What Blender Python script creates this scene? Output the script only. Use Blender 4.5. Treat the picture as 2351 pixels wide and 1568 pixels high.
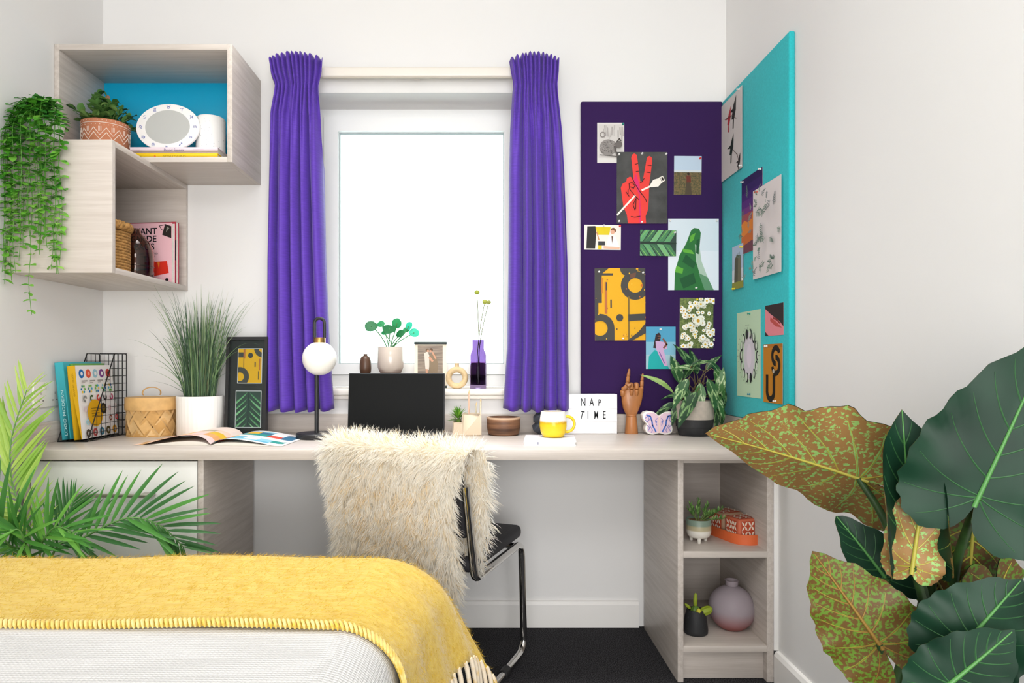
import bpy, bmesh, math, random
import numpy as np
from mathutils import Vector, Matrix, Euler

for _o in list(bpy.data.objects):
    bpy.data.objects.remove(_o)
SC = bpy.context.scene
COL = SC.collection
PI = math.pi
rnd = random.Random(11)

# ------------------------------------------------------------------ camera
S, ZB, EYE = 590.0, 2.66, 1.03          # photo pixels per metre on the window wall, camera distance, eye height
VPX, VPY = 1099.0, 830.0
cam_d = bpy.data.cameras.new('camera')
cam = bpy.data.objects.new('camera', cam_d)
COL.objects.link(cam)
cam.location = (0, -ZB, EYE)
cam.rotation_euler = (PI / 2, 0, 0)
cam_d.sensor_fit = 'HORIZONTAL'
cam_d.sensor_width = 36.0
cam_d.lens = 36.0 * S * ZB / 2351.0
cam_d.shift_x = (1175.5 - VPX) / 2351.0
cam_d.shift_y = (VPY - 784.0) / 2351.0
cam_d.clip_start = 0.02
SC.camera = cam

# ------------------------------------------------------------------ world, lamps, exposure
world = bpy.data.worlds.new('daylight')
SC.world = world
world.use_nodes = True
_bg = world.node_tree.nodes['Background']
_bg.inputs[0].default_value = (0.90, 0.985, 0.98, 1)
_bg.inputs[1].default_value = 3.6


def area(name, loc, aim, size, power, color=(1, 1, 1), sy=None, portal=False):
    d = bpy.data.lights.new(name, 'AREA')
    d.shape = 'RECTANGLE'
    d.size, d.size_y = size, sy or size
    d.energy, d.color = power, color
    o = bpy.data.objects.new(name, d)
    COL.objects.link(o)
    o.location = loc
    o.rotation_euler = (Vector(aim) - Vector(loc)).to_track_quat('-Z', 'Y').to_euler()
    if portal:
        d.cycles.is_portal = True
    return o


area('ceiling_light_main', (0.0, -2.75, 2.50), (0.0, -0.6, 1.35), 0.8, 22, (1.0, 0.993, 0.984), 0.8)
area('desk_fill_light', (-0.20, -0.58, 2.52), (-0.20, -0.50, 0), 1.4, 10, (1.0, 0.993, 0.984), 0.5).data.spread = math.radians(75)  # unseen fill added above the desk to brighten its top
area('rear_fill_light', (0.0, -4.22, 0.95), (-0.20, -1.0, 0.70), 1.9, 92, (1.0, 0.993, 0.984), 1.7)  # unseen fill added behind the camera to even out the brightness
area('window_portal', (-0.24, 0.24, 1.5), (-0.24, -1, 1.5), 0.9, 1, (1, 1, 1), 1.1, portal=True)
SC.cycles.adaptive_threshold = 0.02
SC.cycles.max_bounces = 6
SC.cycles.diffuse_bounces = 4
SC.cycles.glossy_bounces = 3
SC.cycles.transmission_bounces = 6
SC.cycles.transparent_max_bounces = 12
SC.cycles.caustics_reflective = False
SC.cycles.caustics_refractive = False
vs = SC.view_settings
vs.view_transform = 'Standard'
vs.look = 'None'
vs.exposure = -0.09
vs.gamma = 1.0
vs.use_curve_mapping = False


# ------------------------------------------------------------------ helpers: pixels to metres, colours, materials
def kk(y):
    return (ZB + y) / ZB


def X(px, y):
    return (px - VPX) * kk(y) / S


def Z(py, y):
    return EYE - (py - VPY) * kk(y) / S


def P(px, py, y):
    return Vector((X(px, y), y, Z(py, y)))


def lin(c):
    if isinstance(c, str):
        c = tuple(int(c[i:i + 2], 16) for i in (0, 2, 4))
    out = []
    for v in c:
        v = v / 255.0
        out.append(v / 12.92 if v <= 0.04045 else ((v + 0.055) / 1.055) ** 2.4)
    return tuple(out) + (1.0,)


MATS = {}


def mat(name, c='808080', rough=0.5, metal=0.0, spec=0.5, var=None, bump=None, trans=0.0, ior=1.45, alpha=1.0,
        sheen=0.0, coat=0.0, sss=0.0, c2=None, lo=0.35, hi=0.65, transl=0.0):
    """principled material; var=(scale xyz, amount/None, detail) mixes c towards c2; bump=(scale xyz, strength)"""
    if name in MATS:
        return MATS[name]
    m = bpy.data.materials.new(name)
    m.use_nodes = True
    nt = m.node_tree
    N, Lk = nt.nodes, nt.links
    b = N['Principled BSDF']
    col = lin(c)
    b.inputs['Base Color'].default_value = col
    b.inputs['Roughness'].default_value = rough
    b.inputs['Metallic'].default_value = metal
    b.inputs['Specular IOR Level'].default_value = spec
    b.inputs['IOR'].default_value = ior
    b.inputs['Transmission Weight'].default_value = trans
    b.inputs['Alpha'].default_value = alpha
    if sheen:
        b.inputs['Sheen Weight'].default_value = sheen
        b.inputs['Sheen Roughness'].default_value = 0.5
    if coat:
        b.inputs['Coat Weight'].default_value = coat
        b.inputs['Coat Roughness'].default_value = 0.1
    if sss:
        b.inputs['Subsurface Weight'].default_value = sss
        b.inputs['Subsurface Radius'].default_value = (0.02, 0.02, 0.02)
        b.inputs['Subsurface Scale'].default_value = 1.0
    m.diffuse_color = col

    def noise(scale, detail=3.0):
        tc = N.new('ShaderNodeTexCoord')
        mp = N.new('ShaderNodeMapping')
        mp.inputs['Scale'].default_value = scale if hasattr(scale, '__len__') else (scale,) * 3
        nz = N.new('ShaderNodeTexNoise')
        nz.inputs['Scale'].default_value = 1.0
        nz.inputs['Detail'].default_value = detail
        Lk.new(tc.outputs['Object'], mp.inputs['Vector'])
        Lk.new(mp.outputs['Vector'], nz.inputs['Vector'])
        return nz.outputs['Fac']
    if var:
        f = noise(var[0], var[2] if len(var) > 2 else 3.0)
        rp = N.new('ShaderNodeValToRGB')
        e = rp.color_ramp.elements
        e[0].position, e[1].position = lo, hi
        c2l = lin(c2) if c2 else tuple(min(1, v * (1 - var[1])) for v in col[:3]) + (1,)
        e[0].color, e[1].color = c2l, col
        Lk.new(f, rp.inputs['Fac'])
        Lk.new(rp.outputs['Color'], b.inputs['Base Color'])
    if bump:
        f = noise(bump[0], 4.0)
        bp = N.new('ShaderNodeBump')
        bp.inputs['Strength'].default_value = bump[1]
        bp.inputs['Distance'].default_value = bump[2] if len(bump) > 2 else 0.002
        Lk.new(f, bp.inputs['Height'])
        Lk.new(bp.outputs['Normal'], b.inputs['Normal'])
    if transl:
        t = N.new('ShaderNodeBsdfTranslucent')
        mx = N.new('ShaderNodeMixShader')
        mx.inputs[0].default_value = transl
        t.inputs['Color'].default_value = col
        src = b.inputs['Base Color'].links
        if src:
            Lk.new(src[0].from_socket, t.inputs['Color'])
        Lk.new(b.outputs[0], mx.inputs[1])
        Lk.new(t.outputs[0], mx.inputs[2])
        Lk.new(mx.outputs[0], N['Material Output'].inputs['Surface'])
    MATS[name] = m
    return m


def mathnode(N, Lk, op, a, b=None):
    n = N.new('ShaderNodeMath')
    n.operation = op
    for i, v in enumerate((a, b)):
        if v is None:
            continue
        if isinstance(v, (int, float)):
            n.inputs[i].default_value = v
        else:
            Lk.new(v, n.inputs[i])
    return n.outputs[0]


# ------------------------------------------------------------------ helpers: meshes and objects
class MB:
    """collects shapes and links them as ONE mesh object"""

    def __init__(self):
        self.v, self.f, self.m, self.mi = [], [], [], 0

    def add(self, vs_, fs, T=None):
        n = len(self.v)
        if T is not None:
            vs_ = [T @ Vector(p) for p in vs_]
        self.v.extend([tuple(p) for p in vs_])
        self.f.extend([tuple(i + n for i in f) for f in fs])
        self.m.extend([self.mi] * len(fs))
        return self

    def box(self, lo, hi, T=None):
        x0, y0, z0 = lo
        x1, y1, z1 = hi
        return self.add([(x0, y0, z0), (x1, y0, z0), (x1, y1, z0), (x0, y1, z0), (x0, y0, z1), (x1, y0, z1), (x1, y1, z1), (x0, y1, z1)],
                        [(0, 3, 2, 1), (4, 5, 6, 7), (0, 1, 5, 4), (1, 2, 6, 5), (2, 3, 7, 6), (3, 0, 4, 7)], T)

    def tube(self, pts, r, n=8, closed=False, caps=True, T=None):
        pts = [Vector(p) for p in pts]
        k = len(pts)
        rs = list(r) if hasattr(r, '__len__') else [r] * k
        tang = []
        for i in range(k):
            a = pts[(i - 1) % k] if (closed or i > 0) else pts[0]
            b = pts[(i + 1) % k] if (closed or i < k - 1) else pts[-1]
            t = (b - a)
            tang.append(t.normalized() if t.length > 1e-9 else Vector((0, 0, 1)))
        up = Vector((0, 0, 1)) if abs(tang[0].z) < 0.9 else Vector((1, 0, 0))
        nrm = (up - tang[0] * up.dot(tang[0])).normalized()
        vs_, fs = [], []
        for i in range(k):
            nrm = nrm - tang[i] * nrm.dot(tang[i])
            nrm = nrm.normalized() if nrm.length > 1e-6 else tang[i].orthogonal().normalized()
            bn = tang[i].cross(nrm)
            for j in range(n):
                a = 2 * PI * j / n
                vs_.append(pts[i] + (nrm * math.cos(a) + bn * math.sin(a)) * rs[i])
        for i in range(k if closed else k - 1):
            i2 = (i + 1) % k
            for j in range(n):
                j2 = (j + 1) % n
                fs.append((i * n + j, i * n + j2, i2 * n + j2, i2 * n + j))
        if caps and not closed:
            fs.append(tuple(range(n - 1, -1, -1)))
            fs.append(tuple((k - 1) * n + j for j in range(n)))
        return self.add(vs_, fs, T)

    def lathe(self, prof, n=32, T=None, sx=1.0, sy=1.0):
        vs_, fs, rows = [], [], []
        for r, z in prof:
            if r < 1e-6:
                rows.append([len(vs_)])
                vs_.append((0, 0, z))
            else:
                rows.append(list(range(len(vs_), len(vs_) + n)))
                for j in range(n):
                    a = 2 * PI * j / n
                    vs_.append((r * math.cos(a) * sx, r * math.sin(a) * sy, z))
        for i in range(len(rows) - 1):
            A, B = rows[i], rows[i + 1]
            for j in range(n):
                j2 = (j + 1) % n
                if len(A) == 1 and len(B) == 1:
                    continue
                if len(A) == 1:
                    fs.append((A[0], B[j2], B[j]))
                elif len(B) == 1:
                    fs.append((A[j], A[j2], B[0]))
                else:
                    fs.append((A[j], A[j2], B[j2], B[j]))
        return self.add(vs_, fs, T)

    def grid(self, rows, T=None, cu=False, cv=False, flip=False):
        nu, nv = len(rows), len(rows[0])
        vs_ = [p for r in rows for p in r]
        fs = []
        for i in range(nu if cu else nu - 1):
            for j in range(nv if cv else nv - 1):
                a, b = i * nv + j, i * nv + (j + 1) % nv
                c, d = ((i + 1) % nu) * nv + (j + 1) % nv, ((i + 1) % nu) * nv + j
                fs.append((a, d, c, b) if flip else (a, b, c, d))
        return self.add(vs_, fs, T)

    def prism(self, poly, d0, d1, T=None):
        """polygon in local x,z (front = smaller y d0), extruded d0..d1 along y"""
        n = len(poly)
        vs_ = [(x, d0, z) for x, z in poly] + [(x, d1, z) for x, z in poly]
        fs = [tuple(range(n)), tuple(range(2 * n - 1, n - 1, -1))]
        for i in range(n):
            j = (i + 1) % n
            fs.append((i, i + n, j + n, j))
        return self.add(vs_, fs, T)

    def sphere(self, c, r, n=16, m=10, sc=(1, 1, 1)):
        prof = [(math.sin(PI * i / m) * r, -math.cos(PI * i / m) * r) for i in range(m + 1)]
        prof[0], prof[-1] = (0, -r), (0, r)
        T = Matrix.Translation(c) @ Matrix.Diagonal((sc[0], sc[1], sc[2], 1))
        return self.lathe(prof, n, T)

    def mesh(self, name, mats, smooth=None, bevel=0.0, seg=2):
        me = bpy.data.meshes.new(name)
        me.from_pydata(self.v, [], self.f)
        mats = mats if isinstance(mats, (list, tuple)) else [mats]
        for m in mats:
            me.materials.append(m)
        if len(mats) > 1:
            me.polygons.foreach_set('material_index', self.m)
        if bevel:
            bm = bmesh.new()
            bm.from_mesh(me)
            bmesh.ops.remove_doubles(bm, verts=bm.verts, dist=1e-6)
            es = [e for e in bm.edges if len(e.link_faces) == 2 and e.calc_face_angle(0) > 0.5]
            bmesh.ops.bevel(bm, geom=es, offset=bevel, segments=seg, affect='EDGES', profile=0.5, clamp_overlap=True)
            bm.to_mesh(me)
            bm.free()
            if smooth is None:
                smooth = 40
        if smooth is not None:
            me.polygons.foreach_set('use_smooth', [True] * len(me.polygons))
            if smooth < 180:
                me.set_sharp_from_angle(angle=math.radians(smooth))
        me.update()
        return me

    def build(self, name, mats, parent=None, smooth=None, bevel=0.0, world=False, loc=None, seg=2, rot=None):
        """world=True: the shapes are in room coordinates; loc: origin of a top-level thing"""
        off = None
        if world and parent is not None:
            off = parent.location
        elif loc is not None and world:
            off = Vector(loc)
        if off is not None:
            self.v = [(x - off[0], y - off[1], z - off[2]) for x, y, z in self.v]
        me = self.mesh(name, mats, smooth, bevel, seg)
        o = bpy.data.objects.new(name, me)
        COL.objects.link(o)
        if parent is not None:
            o.parent = parent
        if loc is not None:
            o.location = loc
        if rot is not None:
            o.rotation_euler = rot
        return o


def tag(o, label=None, cat=None, group=None, kind=None):
    if label:
        o['label'] = label
    if cat:
        o['category'] = cat
    if group:
        o['group'] = group
    if kind:
        o['kind'] = kind
    return o


def thing(name, label, cat, loc=(0, 0, 0), rz=0.0, group=None, rx=0.0, ry=0.0):
    o = bpy.data.objects.new(name, None)
    o.empty_display_size = 0.05
    COL.objects.link(o)
    o.location = loc
    o.rotation_euler = (rx, ry, rz)
    return tag(o, label, cat, group)


def inst(name, me, parent, M4):
    o = bpy.data.objects.new(name, me)
    COL.objects.link(o)
    o.parent = parent
    o.matrix_local = M4
    return o


def frame(pos, fwd, up=(0, 0, 1), scale=1.0):
    """matrix whose local +y runs along fwd and +z leans to up"""
    f = Vector(fwd).normalized()
    u = Vector(up)
    x = f.cross(u)
    x = x.normalized() if x.length > 1e-6 else f.orthogonal().normalized()
    z = x.cross(f).normalized()
    M4 = Matrix(((x.x, f.x, z.x, pos[0]), (x.y, f.y, z.y, pos[1]), (x.z, f.z, z.z, pos[2]), (0, 0, 0, 1)))
    return M4 @ Matrix.Scale(scale, 4)


def bez(p0, p1, p2, p3, n):
    p0, p1, p2, p3 = map(Vector, (p0, p1, p2, p3))
    out = []
    for i in range(n + 1):
        t = i / n
        out.append(p0 * (1 - t) ** 3 + p1 * 3 * t * (1 - t) ** 2 + p2 * 3 * t * t * (1 - t) + p3 * t ** 3)
    return out


def spline(pts, n=8):
    """Catmull-Rom through pts"""
    pts = [Vector(p) for p in pts]
    out = []
    for i in range(len(pts) - 1):
        a = pts[max(i - 1, 0)]
        b, c = pts[i], pts[i + 1]
        d = pts[min(i + 2, len(pts) - 1)]
        for j in range(n):
            t = j / n
            out.append(0.5 * ((2 * b) + (c - a) * t + (2 * a - 5 * b + 4 * c - d) * t * t + (3 * b - a - 3 * c + d) * t ** 3))
    out.append(pts[-1])
    return out


def interp(tab, x):
    if x <= tab[0][0]:
        return tab[0][1]
    for (a, va), (b, vb) in zip(tab, tab[1:]):
        if x <= b:
            t = (x - a) / (b - a)
            return va + (vb - va) * t
    return tab[-1][1]


def leaf_mb(L, W, prof=None, fold=0.25, droop=0.0, n=6, mb=None, twist=0.0):
    """leaf lying along +y from the origin, upper side +z; prof = [(t, half width 0..1)]"""
    prof = prof or [(0, 0.05), (0.15, 0.6), (0.4, 1.0), (0.7, 0.75), (0.9, 0.3), (1, 0.0)]
    rows = []
    for i in range(n + 1):
        t = i / n
        w = interp(prof, t) * W / 2
        y = L * t
        z = -droop * L * t * t
        a = twist * t
        rows.append([(-w * math.cos(a), y, z + fold * w - w * math.sin(a)), (0, y, z), (w * math.cos(a), y, z + fold * w + w * math.sin(a))])
    mb = mb or MB()
    mb.grid(rows, flip=True)
    return mb


def text_geo(body, bold=False):
    cu = bpy.data.curves.new('t', 'FONT')
    cu.body = body
    cu.size = 1.0
    cu.resolution_u = 3
    if bold:
        cu.offset = 0.008 if bold == 'thin' else 0.02
    o = bpy.data.objects.new('t', cu)
    COL.objects.link(o)
    dg = bpy.context.evaluated_depsgraph_get()
    me = o.evaluated_get(dg).to_mesh()
    vs_ = [tuple(v.co) for v in me.vertices]
    fs = [tuple(p.vertices) for p in me.polygons]
    o.evaluated_get(dg).to_mesh_clear()
    bpy.data.objects.remove(o)
    bpy.data.curves.remove(cu)
    return vs_, fs


class Art:
    """flat print: layers of thin shapes on a w x h face (u right, v down, 0..1), built into an MB through T.
    Local face: x right, z up, front = -y"""

    def __init__(self, mb, w, h, T=None, step=0.00012):
        self.mb, self.w, self.h, self.T, self.d, self.step = mb, w, h, T, 0.0, step
        self.mats = []

    def use(self, m):
        if m not in self.mats:
            self.mats.append(m)
        self.mb.mi = self.mats.index(m)
        self.d += self.step

    def uv(self, u, v):
        return (u * self.w, -self.d, (1 - v) * self.h)

    def clip(self, pts):
        def cl(pts, ax, lim, sign):
            out = []
            for i in range(len(pts)):
                a, b = pts[i - 1], pts[i]
                ia, ib = sign * (a[ax] - lim) <= 1e-9, sign * (b[ax] - lim) <= 1e-9
                if ia != ib:
                    t = (lim - a[ax]) / (b[ax] - a[ax])
                    out.append((a[0] + (b[0] - a[0]) * t, a[1] + (b[1] - a[1]) * t))
                if ib:
                    out.append(b)
            return out
        for ax, lim, s in ((0, 0, -1), (0, 1, 1), (1, 0, -1), (1, 1, 1)):
            if len(pts) < 3:
                return []
            pts = cl(pts, ax, lim, s)
        return pts

    def poly(self, pts, m, clip=True):
        self.use(m)
        pts = self.clip(list(pts)) if clip else list(pts)
        if len(pts) < 3:
            return self
        ar = sum(pts[i - 1][0] * pts[i][1] - pts[i][0] * pts[i - 1][1] for i in range(len(pts)))
        if ar > 0:
            pts = pts[::-1]
        self.mb.add([self.uv(u, v) for u, v in pts], [tuple(range(len(pts)))], self.T)
        return self

    def rect(self, u0, v0, u1, v1, m):
        return self.poly([(u0, v0), (u1, v0), (u1, v1), (u0, v1)], m)

    def circ(self, u, v, r, m, ry=None, n=20, a0=0, a1=360):
        """r in fractions of the width"""
        ry = (ry if ry is not None else r) * self.w / self.h
        full = abs(a1 - a0) >= 360
        k = n if full else n + 1
        pts = [(u + r * math.cos(math.radians(a0 + (a1 - a0) * i / n)), v - ry * math.sin(math.radians(a0 + (a1 - a0) * i / n))) for i in range(k)]
        return self.poly(pts, m)

    def ring(self, u, v, r0, r1, m, n=24, a0=0, a1=360):
        asp = self.w / self.h
        self.use(m)
        for i in range(n):
            q = []
            for rr, j in ((r1, i), (r1, i + 1), (r0, i + 1), (r0, i)):
                a = math.radians(a0 + (a1 - a0) * j / n)
                q.append((u + rr * math.cos(a), v - rr * asp * math.sin(a)))
            q = self.clip(q)
            if len(q) > 2:
                self.mb.add([self.uv(a, b) for a, b in q], [tuple(range(len(q)))], self.T)
        return self

    def line(self, pts, wd, m):
        """wd in fractions of the width"""
        self.use(m)
        W, H = self.w, self.h
        for (a, b), (c, d) in zip(pts, pts[1:]):
            dx, dz = (c - a) * W, -(d - b) * H
            l = math.hypot(dx, dz) or 1
            nx, nz = -dz / l * wd * W / 2, dx / l * wd * W / 2
            ex, ez = dx / l * wd * W * 0.3, dz / l * wd * W * 0.3
            q = [((a * W - nx - ex) / W, b - (-nz - ez) / H), ((c * W - nx + ex) / W, d - (-nz + ez) / H),
                 ((c * W + nx + ex) / W, d - (nz + ez) / H), ((a * W + nx - ex) / W, b - (nz - ez) / H)]
            q = self.clip(q)
            if len(q) > 2:
                self.mb.add([self.uv(p, s) for p, s in q], [tuple(range(len(q)))], self.T)
        return self

    def text(self, body, u, v, hgt, m, sx=1.0, rot=0.0, bold=False, centre=False):
        """hgt = height of capitals in fractions of the face height; (u, v) = left end of the baseline"""
        self.use(m)
        vs_, fs = text_geo(body, bold)
        if not vs_:
            return self
        sc = hgt * self.h / 0.70
        if centre:
            xm = (max(p[0] for p in vs_) + min(p[0] for p in vs_)) / 2
            vs_ = [(p[0] - xm, p[1], 0) for p in vs_]
        ca, sa = math.cos(rot), math.sin(rot)
        out = []
        for x, y, _ in vs_:
            x, y = x * sc * sx, y * sc
            out.append((u * self.w + x * ca - y * sa, -self.d, (1 - v) * self.h + x * sa + y * ca))
        self.mb.add(out, fs, self.T)
        return self


# ------------------------------------------------------------------ shared materials
M_WALL = mat('wall_paint', 'E8E7E6', 0.85, spec=0.2, bump=((60, 60, 60), 0.04))
M_CEIL = mat('ceiling_paint', 'F2F0EC', 0.9, spec=0.1)
M_TRIM = mat('white_gloss_trim', 'F1EFEC', 0.35)
M_PVC = mat('white_window_plastic', 'FAFBFA', 0.3)
M_WHITE = mat('white_plain', 'F3F1EE', 0.5)
M_BLACK = mat('black_matt', '1B1B1C', 0.55)
M_PAPER = mat('paper_white', 'EFEDEA', 0.7)


def wood(name, base, dark, axis):
    """grey oak board: fine grain stretched along one axis"""
    m = mat(name, base, 0.36, spec=0.45)
    nt = m.node_tree
    N, Lk = nt.nodes, nt.links
    b = N['Principled BSDF']
    tc = N.new('ShaderNodeTexCoord')
    long, short = 3.0, 85.0
    cols = []
    for mul, det in ((1.0, 4.0), (4.5, 2.0)):
        mp = N.new('ShaderNodeMapping')
        sc = [short * mul] * 3
        sc['xyz'.index(axis)] = long * mul
        mp.inputs['Scale'].default_value = sc
        nz = N.new('ShaderNodeTexNoise')
        nz.inputs['Scale'].default_value = 1.0
        nz.inputs['Detail'].default_value = det
        nz.inputs['Distortion'].default_value = 0.25
        Lk.new(tc.outputs['Object'], mp.inputs['Vector'])
        Lk.new(mp.outputs['Vector'], nz.inputs['Vector'])
        cols.append(nz.outputs['Fac'])
    s = mathnode(N, Lk, 'ADD', mathnode(N, Lk, 'MULTIPLY', cols[0], 0.65), mathnode(N, Lk, 'MULTIPLY', cols[1], 0.35))
    rp = N.new('ShaderNodeValToRGB')
    e = rp.color_ramp.elements
    e[0].position, e[1].position = 0.36, 0.62
    e[0].color, e[1].color = lin(dark), lin(base)
    Lk.new(s, rp.inputs['Fac'])
    Lk.new(rp.outputs['Color'], b.inputs['Base Color'])
    bp = N.new('ShaderNodeBump')
    bp.inputs['Strength'].default_value = 0.06
    bp.inputs['Distance'].default_value = 0.002
    Lk.new(s, bp.inputs['Height'])
    Lk.new(bp.outputs['Normal'], b.inputs['Normal'])
    return m


W_X = wood('grey_oak_x', 'CDC4BC', 'C0B6AD', 'x')
W_Y = wood('grey_oak_y', 'CEC5BD', 'BBB1A8', 'y')
W_Z = wood('grey_oak_z', 'CEC5BD', 'BDB3AA', 'z')
# ================================================================== the room
XL, XR = -1.461, 0.963
YR, HC = -4.3, 2.55
OX0, OX1, OZ0, OZ1 = -0.690, 0.212, 0.884, 2.076      # window opening in the back wall


def struct(name, mb, m, **kw):
    o = mb.build(name, m, **kw)
    o['kind'] = 'structure'
    return o


m_carpet = mat('charcoal_carpet', '4A494C', 0.95, spec=0.1, var=((300, 300, 300), 0.6, 1.0), c2='1C1C1E', bump=((500, 500, 500), 0.8, 0.004), lo=0.4, hi=0.62)
struct('floor', MB().box((XL - 0.1, YR - 0.1, -0.05), (XR + 0.1, 0.32, 0)), m_carpet)
struct('ceiling', MB().box((XL - 0.1, YR - 0.1, HC), (XR + 0.1, 0.32, HC + 0.05)), M_CEIL)
struct('wall_left', MB().box((XL - 0.08, YR, 0), (XL, 0.0, HC)), M_WALL)
struct('wall_right', MB().box((XR, YR, 0), (XR + 0.08, 0.0, HC)), M_WALL)
struct('wall_rear', MB().box((XL - 0.08, YR - 0.08, 0), (XR + 0.08, YR, HC)), M_WALL)
wb = MB()
wb.box((XL - 0.08, 0, 0), (OX0, 0.26, HC)).box((OX1, 0, 0), (XR + 0.08, 0.26, HC))
wb.box((OX0, 0, 0), (OX1, 0.26, OZ0)).box((OX0, 0, OZ1), (OX1, 0.26, HC))
struct('wall_back', wb, M_WALL)
# skirting boards with a small chamfer
prof = [(0, 0), (0.016, 0), (0.016, 0.088), (0.010, 0.100), (0, 0.102)]


def skirting(name, a, b, n):
    a, b, n = Vector(a), Vector(b), Vector(n)
    mb = MB()
    k = len(prof)
    vs_ = [p + n * d + Vector((0, 0, h)) for p in (a, b) for d, h in prof]
    mb.add(vs_, [(i, (i + 1) % k, k + (i + 1) % k, k + i) for i in range(k)] + [tuple(range(k))[::-1], tuple(range(k, 2 * k))])
    struct(name, mb, M_TRIM)


skirting('baseboard_back', (XL + 0.5, 0, 0), (0.62, 0, 0), (0, -1, 0))
skirting('baseboard_right', (XR, YR, 0), (XR, -0.4665, 0), (-1, 0, 0))
skirting('baseboard_left', (XL, YR, 0), (XL, -0.52, 0), (1, 0, 0))
skirting('baseboard_rear', (XL, YR, 0), (XR, YR, 0), (0, 1, 0))
# white scribe strip beside the open shelf unit
struct('trim_1', MB().box((0.9475, -0.4665, 0.102), (XR, -0.01, 0.7225)), M_TRIM, bevel=0.001)

# ------------------------------------------------------------------ window
YW = 0.179
win = thing('window_1', 'white plastic framed window with one large bright pane', 'window', (-0.24, YW, OZ0))
win['kind'] = 'structure'


def ring_frame(x0, x1, z0, z1, w, y0, y1, wb_=None):
    mb = MB()
    wb_ = wb_ or w
    mb.box((x0, y0, z0), (x0 + w, y1, z1)).box((x1 - w, y0, z0), (x1, y1, z1))
    mb.box((x0 + w, y0, z1 - w), (x1 - w, y1, z1)).box((x0 + w, y0, z0), (x1 - w, y1, z0 + wb_))
    return mb


gx0, gx1, gz0, gz1 = -0.582, 0.105, 1.021, 1.983
ring_frame(OX0, OX1, 0.926, OZ1, 0.056, YW, YW + 0.07, 0.058).build('window_frame', M_PVC, win, world=True)
ring_frame(gx0 - 0.058, gx1 + 0.058, gz0 - 0.044, gz1 + 0.058, 0.058, YW - 0.014, YW + 0.05, 0.044).build('sash', M_PVC, win, world=True)
ring_frame(gx0, gx1, gz0, gz1, 0.003, YW + 0.010, YW + 0.03).build('glazing_gasket', mat('gasket', 'B9C2C4', 0.7), win, world=True)
ring_frame(gx0 - 0.0605, gx1 + 0.0605, gz0 - 0.0465, gz1 + 0.0605, 0.0025, YW - 0.004, YW + 0.001).build('sash_gap_line', mat('gap_grey', '8E908C', 0.8), win, world=True)  # thin grey ring stands in for the shadowed gap round the sash
pm = bpy.data.materials.new('window_glass')
pm.use_nodes = True
_n, _l = pm.node_tree.nodes, pm.node_tree.links
_n.remove(_n['Principled BSDF'])
_t, _g, _mx, _fr = _n.new('ShaderNodeBsdfTransparent'), _n.new('ShaderNodeBsdfGlossy'), _n.new('ShaderNodeMixShader'), _n.new('ShaderNodeFresnel')
_g.inputs['Roughness'].default_value = 0.02
_t.inputs['Color'].default_value = (0.95, 0.99, 0.98, 1)
_fr.inputs[0].default_value = 1.2
_l.new(_fr.outputs[0], _mx.inputs[0]); _l.new(_t.outputs[0], _mx.inputs[1]); _l.new(_g.outputs[0], _mx.inputs[2])
_l.new(_mx.outputs[0], _n['Material Output'].inputs['Surface'])
MB().box((gx0, YW + 0.018, gz0), (gx1, YW + 0.022, gz1)).build('pane', pm, win, world=True)
hm = MB().box((0.130, YW - 0.022, 1.36), (0.148, YW - 0.014, 1.42)).tube([(0.139, YW - 0.03, 1.40), (0.139, YW - 0.05, 1.40), (0.139, YW - 0.052, 1.30)], 0.007, 10)
hm.build('handle', M_PVC, win, world=True, smooth=50)
MB().box((OX0 - 0.04, -0.022, 0.900), (OX1 + 0.04, YW + 0.01, 0.924)).box((OX0 - 0.04, -0.016, 0.884), (OX1 + 0.04, -0.0005, 0.900)).build('window_sill', mat('sill_paint', 'F4EEE4', 0.35), win, world=True, bevel=0.004)

# ------------------------------------------------------------------ curtain rail and curtains
rail = thing('curtain_rail', 'slim white curtain rail above the window', 'curtain rail', (-0.24, -0.07, 2.118))
MB().box((-0.775, -0.066, 2.112), (0.285, -0.046, 2.150)).build('rail', mat('rail_white', 'E9E3DA', 0.35), rail, world=True, bevel=0.008, seg=4)
MB().box((-0.775, -0.062, 2.108), (0.285, -0.050, 2.112)).build('glider_slot_shade', mat('rail_shadow', 'BDB4A8', 0.6), rail, world=True)  # strip coloured as the shade in the slot under the rail
for bx in (-0.70, -0.24, 0.22):
    MB().box((bx - 0.012, -0.050, 2.124), (bx + 0.012, -0.0005, 2.146)).build('bracket', mat('rail_white'), rail, world=True, bevel=0.002)

m_curt = mat('purple_curtain', '5E3AB0', 0.55, spec=0.35, sheen=0.15, var=((30, 30, 420), 0.22, 3.0), bump=((60, 60, 900), 0.12, 0.001), transl=0.08)


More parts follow.
